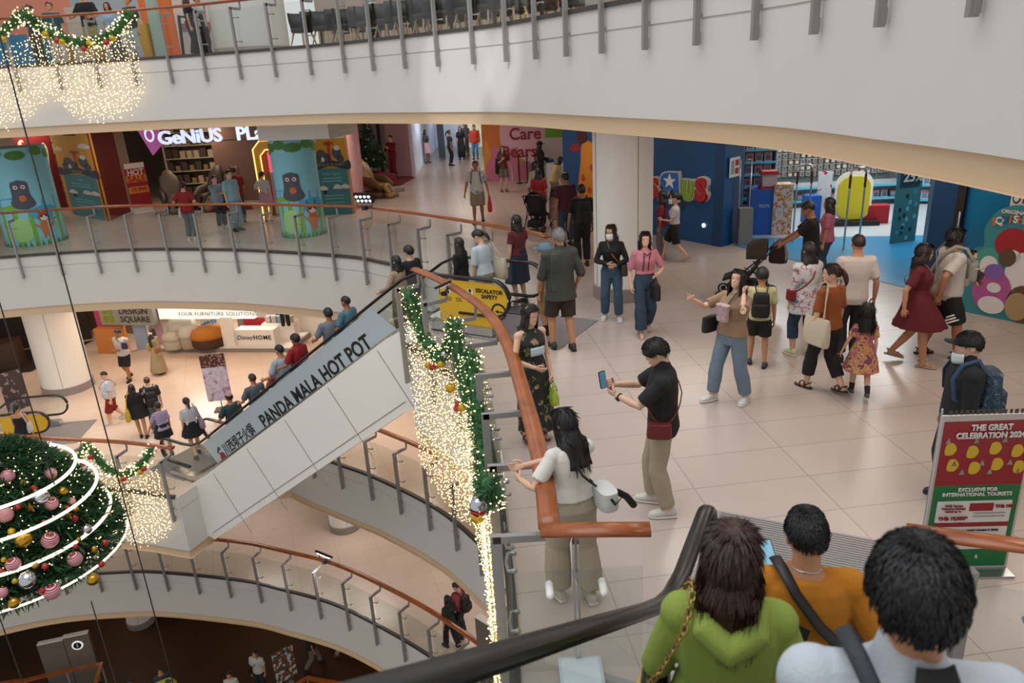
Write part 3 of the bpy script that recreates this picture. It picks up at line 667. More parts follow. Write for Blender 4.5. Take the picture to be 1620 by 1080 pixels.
    for i in (0, 1):
        P, r = armP(i); b.tube(P, r, 10); b.ell(arms[i][0], r[0] * 1.12); b.tube([spine(.46)[0], arms[i][0]], [.06, .055], 10)
        P, r = legP(i); b.tube(P, r, 10)
        f = feet[i]; fy = rad(f[3]) * (-1 if i == 0 else 1); fd = np.array([sin(fy), cos(fy), 0]); a = legs[i][2]; fp = -.55 * min(1, f[2] * 6) if len(f) < 5 else rad(f[4]); fd = fd * cos(fp) + np.array([0, 0, sin(fp)])
        b.tube([a - fd * .03 - (0, 0, .05), a + fd * .06 - np.array([0, 0, .052]), a + fd * .13 - np.array([0, 0, .062])], [.034, .034, .024], 8)
    body = b.build(name, [mat(SKIN[skin], .5, var=.04, vscale=5), mat('#d8d2cc', .3), mat('#1a120e', .4), mat('#a5574c', .45)])
    body.matrix_world = M
    rm = body.modifiers.new('r', 'REMESH'); rm.mode = 'VOXEL'; rm.voxel_size = v; sm = body.modifiers.new('s', 'SMOOTH'); sm.iterations = 3
    # head and hands in fine detail, one surface with the body
    c, xx, yy, u = spine(.575); hy, hp = rad(head[0]), rad(head[1])
    RH = np.column_stack([xx, yy, u]) @ np.array(Matrix.Rotation(-hy, 3, 'Z')) @ np.array(Matrix.Rotation(hp, 3, 'X'))
    HB = c + RH @ np.array([0, .012, -.012]) ; hT = lambda V: (np.asarray(V) * hk) @ RH.T + HB
    ex = MB(); hb = MB(); src = _HD[0 if vox < .011 else 1]; hb.add(src.verts(), src.f, 0); hb.m = list(src.m)
    if vox < .017: facefeat(hb, sex, bool(mask) and mask != 'chin')
    ex.add(hT(hb.verts()), hb.f); ex.m = list(hb.m)
    wrist = []
    for i, sd in enumerate((-1, 1)):
        V, F = hand(hands[i], sd); d = nrm(arms[i][2] - arms[i][1]); hn = np.array([0, 1, 1.]); yv = nrm(hn - d * (hn @ d)); zv = -d; xv = np.cross(yv, zv)
        Rm = np.column_stack([xv, yv, zv]); k = .9 if fem else 1.0
        ex.add((V * k) @ Rm.T + arms[i][2], F, 0); wrist.append((arms[i][2], Rm))
    PENDING.append((body, 0, 0, ex)); tag(body, label, 'person', group)
    # hair
    hc = mat(HAIRC.get(hair[1], hair[1]), .42, var=.25, vscale=40, bump=.4, bscale=150)
    if hair[0] == 'hijab':
        q = MB(); q.ell((0, -.012, .125), (.092, .112, .115)); q.tube([(0, -.03, .06), (0, -.02, -.06)], [.095, .11], 14); q.ell((0, .02, -.12), (.15, .11, .1)); q.tube([(-.02, .10, .0), (.02, .14, -.15), (.03, .13, -.4)], [.06, .09, .07], 10, sq=(.5, 1))
        cut = q.verts(); qq = MB(); qq.add(hT(cut), q.f); o = soft(qq, 'headscarf', hc, body, None, v * 1.0); 
    elif hair[0] != 'none':
        q = hairmesh(hair[0], hair[2] if len(hair) > 2 else .1, .9 if hair[0] == 'curly' else 0, seed=int(abs(pos[0] * 100)) % 50, tuft=4200 if vox < .0083 else 900 if vox < .0111 else 0); qq = MB(); qq.add(hT(q.verts()), q.f); qq.build('hair', hc, body)
    if cap:
        q = MB(); al = np.linspace(0, pi / 2, 7); q.lathe([(.094 * sin(a) + .001, .094 * cos(a) * 1.1) for a in al][::-1], (0, 0, .0), 22); V = q.verts() * [1.02, 1.27, 1.2] + [0, -.008, .125]; q2 = MB(); q2.add(V, q.f)
        q2.prism([(x, y) for x, y in [(-.07, 0), (-.06, .07), (-.03, .095), (.03, .095), (.06, .07), (.07, 0)]], 0, .008, M=Matrix.Translation((0, .095, .15)) @ Matrix.Rotation(rad(-80), 4, 'X')); qq = MB(); qq.add(hT(q2.verts()), q2.f); qq.build('cap', mat(cap, .8), body)
    if mask:
        q = MB(); zz = -.045 if mask == 'chin' else 0; rings = []
        for t, e in ((.0, .012), (.03, .014), (.065, .016), (.095, .010)):
            rings.append([(.068 * sin(a), .012 + (.082 + e + .012 * cos(a)) * cos(a), t + zz) for a in np.linspace(-1.25, 1.25, 13)])
        q.loft(rings, 0, False, False)
        for sd in (-1, 1): q.tube([(sd * .064, .03, .07 + zz), (sd * .078, -.01, .1)], .0018, 5)
        qq = MB(); qq.add(hT(q.verts()), q.f); o = qq.build('face_mask', mat('#c9d3d8' if mask == 'chin' else '#dcdad6', .8), body); sd = o.modifiers.new('t', 'SOLIDIFY'); sd.thickness = .003
    if glasses:
        q = MB()
        for sd in (-1, 1): q.tube([(sd * .031 + .02 * cos(a), .094, .117 + .017 * sin(a)) for a in np.linspace(0, 2 * pi, 12)], .0018, 5, round_=False); q.tube([(sd * .05, .092, .12), (sd * .08, -.01, .12)], .0016, 5)
        qq = MB(); qq.add(hT(q.verts()), q.f); qq.build('glasses', BLACK, body)
    # clothes
    def cloth(x): return x if isinstance(x, bpy.types.Material) else mat(x, .85, var=.12, vscale=7, bump=.25, bscale=220)
    def Mloc(bm, nm, m_, it=3, dsp=.006): return soft(bm, nm, m_, body, None, v, it, dsp if vox < .02 else 0, 11)
    tk, tc = top[0], top[1]
    hem = top[2] if len(top) > 2 else {'tee': -.05, 'long': -.05, 'polo': -.05, 'tank': -.03, 'crop': .13, 'cropl': .10, 'jacket': -.08, 'hoodie': -.08, 'blouse': .06, 'dress': -.02, 'shirt': -.12, 'coat': -.3, 'tuck': .07, 'tuckl': .07}[tk]
    slv = {'tee': .42, 'polo': .44, 'long': .97, 'tank': 0, 'crop': .36, 'cropl': .97, 'jacket': .98, 'hoodie': .97, 'blouse': .36, 'dress': .3, 'shirt': .62, 'coat': .97, 'tuck': .40, 'tuckl': .97}[tk]
    e = {'jacket': .030, 'hoodie': .034, 'coat': .03, 'shirt': .026}.get(tk, .018)
    if len(top) > 3: slv = top[3]
    b = MB(); tors(b, max(hem, -.12), .515 if tk not in ('tank',) else .40, e, .008)
    if tk in ('jacket', 'hoodie', 'polo', 'coat', 'shirt'): cN, _, yN, uN = spine(.53); b.tube([cN - uN * .03 - yN * .008, cN + uN * (.03 if tk != 'hoodie' else .035)], [.085, .068], 16)
    for i in (0, 1):
        P, r = armP(i)
        if slv:
            P2, r2 = seg(P, r + (.016 if slv < .8 else .014) + (.01 if tk in ('jacket', 'hoodie', 'blouse') else 0), 0, slv)
            if slv < .8: r2 = r2 + np.linspace(0, .014 if tk != 'blouse' else .006, len(r2))
            b.tube(P2, r2, 12, round_=False); b.ell(arms[i][0], r[0] * 1.2 + e * .7); b.tube([spine(.44)[0], arms[i][0]], [.085, r[0] + e], 12)
        else: b.tube([spine(.36)[0], arms[i][0] + (spine(.5)[0] - arms[i][0]) * .35], [.07, .03], 10)
    if hem < -.12:                                       # skirt of a coat or long shirt
        cc, xx_, yy_, uu_ = spine(-.1); b.loft([[cc + np.array([(.165 * w + e + q * .03) * cos(a), (.125 * w + e + q * .03) * sin(a), .1 + (hem - .0) * q]) for a in np.linspace(0, 2 * pi, 18, endpoint=False)] for q in (0, .5, 1)])
    nmt = {'tee': 't_shirt', 'polo': 'polo_shirt', 'long': 'long_sleeved_top', 'tank': 'sleeveless_top', 'crop': 'cropped_top', 'cropl': 'cropped_top', 'jacket': 'jacket', 'hoodie': 'hooded_sweater', 'blouse': 'blouse', 'dress': 'dress', 'shirt': 'shirt', 'coat': 'coat', 'tuck': 't_shirt', 'tuckl': 'long_sleeved_top'}[tk]
    if tk == 'hoodie':
        c, xx, yy, u = spine(.50); b.tube([c - yy * .02 + xx * .10 + u * .02, c - yy * .12 + xx * .085 - u * .02, c - yy * .155 - u * .07, c - yy * .12 - xx * .085 - u * .02, c - yy * .02 - xx * .10 + u * .02], [.03, .048, .055, .048, .03], 10)
    bk, bc = bot[0], bot[1]
    if tk == 'dress' and bk == 'none': bk = 'skirt'
    def skirt(bb, hemz, fl, e2=.016, t1=.16):
        mid = (legs[0][1] + legs[1][1]) / 2; n = 30; rings = []
        spread = max(abs(legs[0][1][1] - legs[1][1][1]), abs(legs[0][2][1] - legs[1][2][1]) * .6); zt = spine(t1)[0][2]
        for q in np.linspace(0, 1, 9):
            z = zt + (hemz - zt) * q; cc = spine(t1)[0] * (1 - min(1, q * 1.2)) + np.array([mid[0], mid[1], 0]) * min(1, q * 1.2)
            rx = (np.interp(q, [0, .25, 1], [.135 if fem else .155, .19, .20 + fl])) * w + e2; ry = np.interp(q, [0, .25, 1], [.105, .14, .14 + fl + spread * .32]) * w + e2
            rings.append([(cc[0] + rx * cos(a) * (1 + .045 * q * sin(a * 9)), cc[1] + ry * sin(a) * (1 + .045 * q * sin(a * 9)), z) for a in np.linspace(0, 2 * pi, n, endpoint=False)])
        bb.loft(rings)
    if tk == 'dress':
        skirt(b, bot[2] if len(bot) > 2 else .5, bot[3] if len(bot) > 3 else .05)
        Mloc(b, nmt, cloth(tc))
    else:
        Mloc(b, nmt, cloth(tc))
        b = MB(); wt = bot[3] if len(bot) > 3 else .13
        if bk == 'skirt': skirt(b, bot[2] if len(bot) > 2 else .55, .05)
        else:
            fr = {'pants': (.955, .012, .022), 'slim': (.95, .010, .008), 'wide': (.96, .018, .05), 'shorts': (.46, .018, .03), 'capri': (.78, .012, .014), 'flare': (.96, .010, .045)}[bk]
            if len(bot) > 2 and bot[2]: fr = (bot[2], fr[1], fr[2])
            tors(b, -.12, wt, .011, 0)
            for i in (0, 1):
                P, r = legP(i); P2, r2 = seg(P, r + fr[1], 0, fr[0]); r2 = r2 + np.linspace(0, fr[2], len(r2)) ** 1.0; b.tube(P2, r2, 14, round_=False); b.ell(legs[i][0], r[0] + fr[1])
        Mloc(b, {'pants': 'trousers', 'slim': 'jeans', 'wide': 'wide_trousers', 'shorts': 'shorts', 'capri': 'cropped_trousers', 'skirt': 'skirt', 'flare': 'jeans'}[bk], cloth(bc))
    # shoes
    if shoes:
        sk, sc = shoes[0], shoes[1]
        for i in (0, 1):
            f = feet[i]; fy = rad(f[3]) * (-1 if i == 0 else 1); fp = -.55 * min(1, f[2] * 6) if len(f) < 5 else rad(f[4])
            Rf = np.array(Matrix.Rotation(-fy, 3, 'Z')) @ np.array(Matrix.Rotation(fp, 3, 'X')); a = legs[i][2]; q = MB()
            def ringy(y, wd, z0, z1): return [(wd * cos(t) * (1 if sin(t) < 0 else .86), y, (z0 + z1) / 2 + (z1 - z0) / 2 * (math.copysign(abs(sin(t)) ** .7, sin(t)))) for t in np.linspace(0, 2 * pi, 14, endpoint=False)]
            if sk in ('shoe', 'sneaker', 'boot', 'clog'):
                hh = .105 if sk != 'boot' else .16
                q.loft([ringy(y, wd, -.068, z1) for y, wd, z1 in ((-.078, .022, -.01), (-.065, .036, hh - .085), (-.02, .042, hh - .075), (.035, .044, .01), (.08, .049, -.012), (.125, .048, -.025), (.158, .036, -.036), (.17, .018, -.046))], 0)
                q.loft([ringy(y, wd, -.087, -.06) for y, wd in ((-.083, .026), (-.065, .041), (0, .044), (.07, .053), (.125, .053), (.163, .039), (.177, .018))], 1)
                ms = [mat(sc, .6), mat('#d4d0ca' if sk in ('sneaker', 'clog') else '#191614', .7)]
            else:
                q.loft([ringy(y, wd, -.088, -.066) for y, wd in ((-.085, .026), (-.065, .041), (0, .042), (.07, .05), (.125, .05), (.163, .036), (.177, .015))], 1)
                q.tube([(-.05, .07, -.07), (-.03, .085, -.03), (0, .09, -.022), (.03, .085, -.03), (.05, .07, -.07)], .014, 7, 0, sq=(1, .5)); q.tube([(-.045, .0, -.07), (-.035, .01, .0), (0, .035, .01), (.035, .01, .0), (.045, 0, -.07)], .011, 7, 0)
                q.tube([(-.045, .0, -.06), (-.04, -.05, -.01), (0, -.07, 0), (.04, -.05, -.01), (.045, 0, -.06)], .008, 6, 0)
                ms = [mat(sc, .6), mat(sc if sc > '#555555' else '#2a211b', .7)]
            V = q.verts() @ Rf.T + a; qq = MB(); qq.add(V, q.f); qq.m = q.m; qq.build('sandal' if sk == 'sandal' else 'shoe', ms, body, auto=50)
    if sock:
        for i in (0, 1): P, r = legP(i); P2, r2 = seg(P, r + .006, .84, 1.0); q = MB(); q.tube(P2, r2, 10); q.build('sock', mat(sock, .9), body)
    fr = dict(M=M, s=s, sh=sh, arms=arms, wrist=wrist, spine=spine, pel=pel, legs=legs, head=hT, body=body, w=w, skin=skin)
    PEOPLE.append(fr); return fr
def W(fr, p): return fr['M'] @ Vector(p)
def held(fr, i, name, label, cat, b, m, at, group=None):
    """object carried in the figure's frame; origin at its own base"""
    V = b.verts(); wV = np.array([fr['M'] @ Vector(p) for p in V]); o = np.array([wV[:, 0].mean(), wV[:, 1].mean(), wV[:, 2].min()])
    q = MB(); q.add(wV, b.f); q.m = list(b.m); ob = q.build(name, m, None, origin=o, auto=45); return tag(ob, label, cat, group)
def strap(fr, ob, pts, m, r=.012, sq=(1, .35), name='strap'):
    P = np.array([fr['M'] @ Vector(p) for p in pts]); q = MB(); q.tube(P, r * fr['s'], 7, sq=sq); o = q.build(name, m, ob, origin=tuple(ob.location)); o.location = (0, 0, 0); return o
def cross(fr, side, zl=.88, rx=.19, ry=.15, zs=1.46, n=22):     # loop over one shoulder to the other hip
    P = []
    for a in np.linspace(0, 2 * pi, n):
        x = cos(a); z = zl + (zs - zl) * (1 - x * 1.0) / 2
        P.append((side * x * (rx * fr['w'] if x > 0 else rx * .42), sin(a) * ry * (1 + (fr['w'] - 1) * 1.2) * np.interp(z, [.9, 1.2, 1.46], [1, 1.05, .55]), z))
    dz = fr['pel'][2] - .9; return [(x, y, z + dz) for x, y, z in P]
def bag_soft(c, d, R=None, n=20, top=.7):                 # rounded pouch, wider at the bottom
    b = MB(); rings = []
    for q in (-.5, -.46, -.3, 0, .3, .46, .5):
        k = np.interp(q, [-.5, -.46, -.3, .0, .5], [.72, .92, 1, .97, top]) * (1 if abs(q) < .49 else .8)
        V = np.array([(d[0] / 2 * k * math.copysign(abs(cos(a)) ** .6, cos(a)), d[1] / 2 * k * math.copysign(abs(sin(a)) ** .6, sin(a)), d[2] * q) for a in np.linspace(0, 2 * pi, n, endpoint=False)])
        if R is not None: V = V @ np.asarray(R).T
        rings.append(V + np.asarray(c))
    b.loft(rings); return b
def crossbag(fr, side, label, col, d=(.09, .2, .15), z=.86, y=.05, m=None, rx=.19, name='crossbody_bag', strapcol=None, cat='bag'):
    mm = m or mat(col, .5); dz = fr['pel'][2] - .9
    ob = held(fr, 0, name, label, cat, bag_soft((side * (.215 * fr['w']), y, z + dz), d, top=.92), mm, None)
    strap(fr, ob, cross(fr, side, z + .05, rx=rx), mat(strapcol or col, .6), .011); return ob
def backpack(fr, label, col, d=(.29, .17, .43), z=1.17, strapcol=None, m=None, y=-.20):
    dz = fr['pel'][2] - .9; c = (0, y - .03 * (fr['w'] - 1) * 3, z + dz); mm = m or mat(col, .75, var=.15, vscale=9)
    ob = held(fr, 0, 'backpack', label, 'backpack', bag_soft(c, d, top=.8), mm, None)
    pk = bag_soft((c[0], c[1] - d[1] * .5, c[2] - d[2] * .16), (d[0] * .8, .09, d[2] * .5), top=.9); V = np.array([fr['M'] @ Vector(p) for p in pk.verts()]); q = MB(); q.add(V, pk.f); q.build('pocket', mm, ob, origin=tuple(ob.location)).location = (0, 0, 0)
    for s in (-1, 1): strap(fr, ob, [(s * .08, c[1] + .06, c[2] + .2), (s * .11, -.05, 1.475 + dz), (s * .12, .07, 1.43 + dz), (s * .125, .135, 1.3 + dz), (s * .15, .11, 1.12 + dz), (s * .16, .0, 1.03 + dz), (s * .12, c[1] + .05, 1.0 + dz)], mat(strapcol or col, .7), .021, (1, .3))
    return ob
def tote(fr, side, label, col, d=(.10, .36, .34), z=.86, y=-.03, x=.235, name='tote_bag', cat='bag', m=None):
    dz = fr['pel'][2] - .9; mm = m or mat(col, .85, var=.06, bump=.2, bscale=120); R = np.array(Matrix.Rotation(0, 3, 'Z'))
    b = MB(); rings = []
    for q, k, t in ((-.5, .96, .6), (-.44, 1, 1), (-.1, 1.02, 1.0), (.3, 1.0, .7), (.5, .98, .25)):
        rings.append([(side * x * fr['w'] + d[0] / 2 * t * math.copysign(abs(cos(a)) ** .5, cos(a)), y + d[1] / 2 * k * math.copysign(abs(sin(a)) ** .4, sin(a)), z + dz + d[2] * q) for a in np.linspace(0, 2 * pi, 20, endpoint=False)])
    b.loft(rings); ob = held(fr, 0, name, label, cat, b, mm, None); zt = z + dz + d[2] * .5 - .02
    for o in (-.03, .03):
        strap(fr, ob, [(side * x + o * .4, y - d[1] * .25, zt), (side * (.19 + o * .2), y - .06, 1.28 + dz), (side * .125, -.055 + o * .3, 1.47 + dz), (side * .12, .0 + o * .3, 1.49 + dz), (side * .135, .05 + o * .3, 1.45 + dz), (side * (.2 + o * .2), y + .07, 1.28 + dz), (side * x + o * .4, y + d[1] * .25, zt)], mm, .013)
    return ob
def handbag(fr, i, label, col, d=(.13, .3, .26), drop=.2, name='handbag', m=None, cat='bag', top=.9):
    w, Rm = fr['wrist'][i]; g = w + Rm @ np.array([0, 0, -.085]); mm = m or mat(col, .5); c = g - np.array([0, 0, drop + d[2] / 2])
    ob = held(fr, i, name, label, cat, bag_soft(c, d, top=top), mm, None); zt = c[2] + d[2] / 2 - .02
    for o in (-.03, .03): strap(fr, ob, [(c[0] + o, c[1] - d[1] * .25, zt), (g[0] + o * .3, g[1] - .04, g[2] - .05), (g[0], g[1], g[2] + .01), (g[0] + o * .3, g[1] + .04, g[2] - .05), (c[0] + o, c[1] + d[1] * .25, zt)], mm, .009, (1, .6), 'handle')
    return ob
def phone(fr, i, label, lit='#8fb3c4', off=(0, .02, -.10), tilt=None, size=(.075, .010, .155), rot=None):
    w, Rm = fr['wrist'][i]; c = w + Rm @ np.array([0, 0, -.095]) + np.array(off)
    R = np.array(rot.to_3x3()) if rot is not None else np.eye(3)
    b = MB(); V = MB(); V.prism(rrect(0, 0, size[0], size[2], .012), -size[1] / 2, size[1] / 2); b.add(V.verts() @ R.T + c, V.f)
    ob = held(fr, i, 'phone', label, 'phone', b, BLACK, None)
    V = MB(); V.prism(rrect(0, 0, size[0] * .9, size[2] * .93, .008), -size[1] / 2 - .0015, -size[1] / 2 - .0002); P = np.array([fr['M'] @ Vector(p) for p in (V.verts() @ R.T + c)]); q = MB(); q.add(P, V.f)
    q.build('screen', mat(lit, .2, emit=.5), ob, smooth=False, origin=tuple(ob.location)).location = (0, 0, 0); return ob
# ------------------------------------------------------------------ who is there
JEAN = mat('#40566b', .85, var=.22, vscale=12, bump=.2, bscale=200); JEAND = mat('#2b3d50', .85, var=.2, vscale=12, bump=.2, bscale=200); JEANL = mat('#6b7c8c', .85, var=.22, vscale=10, bump=.2, bscale=200)
KHAKI = mat('#a89a83', .85, var=.08, bump=.2, bscale=180)
N_, F_, Mv = .0085, .024, .014
walk = lambda a=.22, o=.09: ((-o, a, 0, 6), (o, -a, .05, 6)); walkr = lambda a=.22, o=.09: ((-o, -a, .05, 6), (o, a, 0, 6))
HOLD = ((.0, .4, 1.2))
# --- by the near railing
p = person('young woman in a dark floral dress leaning an arm on the wooden handrail', G(846, 694), 152, 1.63, 'f', 'd', ('long', 'd', .30), ('dress', pat('flower', ['#1a1c14', '#a06a58', '#c9a08c', '#47683c'], 11), -.02, .0), ('skirt', None, .16, .02), ('sandal', '#6a5140'), R=(.10, .26, 1.03), L=(-.17, .16, .86), eR=(.9, -.3, -.3), vox=N_, head=(-6, -8), hands=('grip', 'relax'))
handbag(p, 0, 'small green plastic bag hanging from the floral-dress woman\'s hand', '#93a838', (.10, .17, .2), .1, 'plastic_bag', mat('#9aae3c', .35, var=.3, vscale=14, bump=.6, bscale=30), top=.5)
q = MB()
for sx in (-1, 1):
    for a in (0, 2.1, 4.2): q.ell((sx * .06 + .013 * cos(a), .01, .222 + .013 * sin(a)), (.012, .006, .009))
qq = MB(); qq.add(p['head'](q.verts()), q.f); qq.build('hair_clip', mat('#c9a83c', .4), p['body'])
q = MB(); q.loft([[(x, .155 + .015 * cos(x * 14), z + 1.18) for x in np.linspace(-.09, .09, 7)] for z in (-.05, -.02, .02, .05)], 0, False, False); o = q.build('face_mask', mat('#b9ccd2', .8), p['body']); o.modifiers.new('t', 'SOLIDIFY').thickness = .004
p = person('woman in a white puff-sleeved blouse and beige trousers leaning on the wooden rail', G(912, 945), 340, 1.64, 'f', 'd', ('long', 'k', .24), ('tuck', '#d8d2c8', .07, .40), ('wide', '#a79a86', .95, .15), ('clog', '#c9c2b2'), L=(-.36, .22, 1.10), R=(-.44, .40, 1.10), eL=(-.6, -.6, -.6), eR=(.7, -.2, -.4), lean=10, vox=N_, head=(-12, -12), feet=((-.13, .08, 0, 6), (.10, -.06, 0, 10)), twist=-8)
b_ = crossbag(p, 1, 'white and black sling bag on the blouse woman\'s back', '#c9c9c6', (.16, .26, .17), .98, -.12, strapcol='#191817', name='sling_bag')
strap(p, b_, [(.30, -.16, 1.02), (.37, -.18, .97), (.43, -.19, .88)], BLACK, .03, (1, .25), 'strap_end'); strap(p, b_, [(.20, -.26, 1.03), (.23, -.265, .98), (.29, -.235, 1.0)], BLACK, .012, (1, .4), 'flap_trim')
p = person('man in a black polo shirt and beige trousers photographing with his phone', G(1046, 806), 282, 1.75, 'm', 'd', ('fringe', 'k'), ('polo', '#1a1818', -.10), ('pants', KHAKI), ('sneaker', '#cfcac4'), L=(-.06, .40, 1.17), R=(.07, .42, 1.22), eL=(-.8, -.3, -.8), eR=(.8, -.3, -.8), vox=N_, head=(0, -24), hands=('hold', 'hold'), lean=2, feet=((-.11, -.04, 0, 8), (.12, .10, 0, 10)))
phone(p, 1, 'phone held up in both hands by the man in the black polo', '#4b6e80', (-.06, .03, .07), rot=Matrix.Rotation(rad(-42), 4, 'Z') @ Matrix.Rotation(rad(-12), 4, 'X'))
crossbag(p, -1, 'dark red pouch bag at the hip of the man taking the photo', '#6a1d20', (.1, .22, .14), .92, .03)
q = MB(); w_, Rm = p['wrist'][0]; q.tube([w_ + Rm @ np.array([.03 * cos(a), .03 * sin(a), .03]) for a in np.linspace(0, 2 * pi, 14)], .007, 6, round_=False); q.box(w_ + Rm @ np.array([-.032, 0, .03]), (.012, .036, .036), Rm); q.build('wristwatch', BLACK, p['body'])
# --- men and women round the escalator landing
p = person('tall grey-haired man in a dark checked shirt and brown shorts, seen from behind', G(890, 552), 342, 1.86, 'm', 'b', ('short', 'g'), ('shirt', pat('plaid', ['#2c2f28', '#4a4b41'], 11), -.16), ('shorts', '#332720', .52), ('shoe', '#35352f'), L=(-.24, .2, .88), R=(.27, .08, .88), vox=.011, head=(-8, -6), w=1.05, feet=((-.11, .1, 0, 8), (.12, -.08, 0, 12)))
person('boy in a blue patterned cap and khaki shorts beside the grey-haired man', G(868, 530), 300, 1.5, 'm', 'b', ('short', 'd'), ('tee', '#8d8a80'), ('shorts', '#8d774e', .5), ('sneaker', '#15130f'), vox=.013, cap='#5d7383', kid=1, sock='#161412')
p = person('woman in a black cropped top with a white face mask and blue jeans', G(968, 506), 188, 1.62, 'f', 'd', ('long', 'n', .16), ('cropl', '#161415', .10), ('pants', JEAN, .95, .15), ('sneaker', '#c9c5c0'), L=(-.07, .20, 1.03), R=(.06, .2, 1.06), eL=(-.9, -.3, -.4), eR=(.9, -.3, -.4), vox=.0105, mask='on', head=(24, -4), feet=((-.12, .06, 0, 12), (.12, -.05, 0, 14)), glasses=True)
crossbag(p, -1, 'olive bag carried by the masked woman in black', '#3a382a', (.12, .22, .2), .93, .10, strapcol='#8d5f36')
p = person('woman in a pink cardigan set and wide blue jeans with a black tote', G(1019, 528), 174, 1.64, 'f', 'd', ('bob', 'd', .06), ('crop', '#b9747f', .13, .46), ('flare', JEAND, .95, .15), ('sandal', '#a59787'), L=(-.14, .22, 1.04), R=(.23, .02, .84), eL=(-.8, -.5, -.5), vox=.0105, head=(10, 0), feet=walkr(.14))
q = MB()
for pts in ([(-.05, .14, 1.38), (-.02, .15, 1.24), (-.015, .145, 1.1)], [(.05, .14, 1.38), (.06, .15, 1.24), (.07, .145, 1.1)], [(-.06, .125, 1.39), (0, .14, 1.345), (.06, .125, 1.39)]): q.tube(pts, .008, 6)
q.build('cardigan_trim', BLACK, p['body'])
handbag(p, 0, 'black printed tote on the arm of the woman in pink', '#161515', (.12, .32, .26), .10, 'tote_bag')
p = person('woman in a tan top and light jeans talking on the phone and pointing up', G(1153, 634), 236, 1.68, 'f', 'd', ('long', 'd', .18), ('tuck', '#8f735a', .0, .42), ('pants', JEANL, .95, .12), ('sneaker', '#cfccc6'), R=(.30, .40, 1.36), L=(-.185, .06, 1.45), eR=(.5, .1, -1), eL=(-.5, .5, -1), vox=.0095, hands=('hold', 'point'), head=(-8, 10), w=1.12, feet=((-.16, -.10, 0, 14), (.15, .16, 0, 16)), lean=-6)
phone(p, 0, 'phone at the ear of the woman in the tan top', '#20242a', (.03, -.01, .06), rot=Matrix.Rotation(rad(90), 4, 'Z'))
crossbag(p, 1, 'black shoulder bag of the woman in the tan top', '#141313', (.10, .28, .2), 1.0, .12)
q = bag_soft((-.02, .22, 1.22), (.16, .08, .22), top=1.2); held(p, 0, 'gift_pouch', 'pink flowery pouch hugged by the woman on the phone', 'bag', q, pat('flower', ['#b39a9a', '#9c5f6c', '#c9b9b4', '#8d4a58'], 30), None)
# --- families walking in front of the toy shop
p = person('boy in a pale yellow t-shirt with a black backpack', G(1197, 578), 18, 1.40, 'm', 'b', ('fringe', 'k'), ('tee', '#b9b58a'), ('shorts', '#171616', .42), ('shoe', '#3c4246'), vox=.012, kid=1, head=(-10, -10), feet=((-.12, .1, 0, 10), (.12, -.06, 0, 10)))
backpack(p, 'black backpack of the boy in pale yellow', '#151414', (.30, .17, .42), 1.15)
p = person('woman in a white jacket with pink blots and cropped jeans, seen from behind', G(1266, 562), 348, 1.64, 'f', 'd', ('long', 'd', .2), ('coat', pat('blotch', ['#c3c3c6', '#c3c3c6', '#c3c3c6', '#a86f80', '#c3c3c6', '#7a8a92'], 7), -.22), ('capri', JEAND), ('sneaker', '#c4cc9a'), vox=.012, feet=((-.11, .06, 0, 8), (.11, -.06, 0, 8)), w=1.08)
crossbag(p, -1, 'small red bag at the side of the woman in the blotted jacket', '#74181d', (.1, .16, .16), .95, .0, rx=.21)
p = person('woman in an orange t-shirt and black trousers carrying a cream tote', G(1300, 618), 336, 1.66, 'f', 'd', ('pony', 'n', .06), ('tuck', '#8d4a1e', -.02, .44), ('pants', '#191717', .86), ('sandal', '#2f2119'), vox=.0105, head=(-48, -4), feet=walk(.2), L=(-.26, .05, .83))
tote(p, -1, 'cream canvas tote bag on the shoulder of the woman in orange', '#c3b79f', (.12, .38, .36), .88, -.04)
p = person('little girl in a pink printed dress seen from behind', G(1357, 627), 16, 1.2, 'f', 'd', ('bob', 'k', .12), ('dress', pat('blotch', ['#a8556e', '#b9687a', '#c08a3c', '#c7a86a', '#8d3350', '#7a3b6a'], 9), -.02, .34), ('skirt', None, .52, .10), ('sneaker', '#4d4846'), kid=2, vox=.011, feet=((-.10, .14, 0, 6), (.11, -.2, .06, 6)), L=(-.34, .06, .86), sock='#2a2523')
handbag(p, 1, 'beige handbag beside the girl in the pink dress', '#a6917c', (.14, .22, .22), .02)
p = person('man in a white shirt and dark trousers seen from behind', G(1338, 570), 8, 1.78, 'm', 'b', ('crew', 'd'), ('tee', '#bfb3ad', -.10), ('pants', '#1c1b1d'), ('shoe', '#191716'), vox=.012, L=(-.27, .03, .82), R=(.28, .04, .84))
handbag(p, 0, 'dark grey bag in the hand of the man in the white shirt', '#45403f', (.14, .26, .24), .1)
p = person('woman in a dark red dress holding a man\'s hand', G(1436, 574), 122, 1.66, 'f', 'b', ('bob', 'd', .10), ('dress', '#5a0f18', -.02, .40), ('skirt', None, .56, .07), ('sandal', '#a58d76'), vox=.011, w=1.14, head=(-10, -4), feet=walkr(.2), L=(-.34, .22, .86), R=(.28, -.12, .86))
crossbag(p, -1, 'small beige purse on a thin strap over the dark red dress', '#8f8265', (.08, .16, .13), .93, .08, strapcol='#b49c86', rx=.2, name='purse')
p = person('father in a white t-shirt and black striped shorts with a baby carrier', G(1482, 563), 96, 1.80, 'm', 'c', ('curly', 'k', .0), ('tee', '#b8afa8', -.1), ('shorts', '#141313', .50), ('sandal', '#1c1815'), vox=.011, w=1.16, head=(-6, -2), feet=((-.11, -.14, .0, 10), (.11, .2, 0, 10)), R=(.25, -.20, .90), L=(-.12, .34, 1.0), eL=(-.9, -.3, -.2))
fp = p; CR = mat('#8f8a83', .85, var=.1)
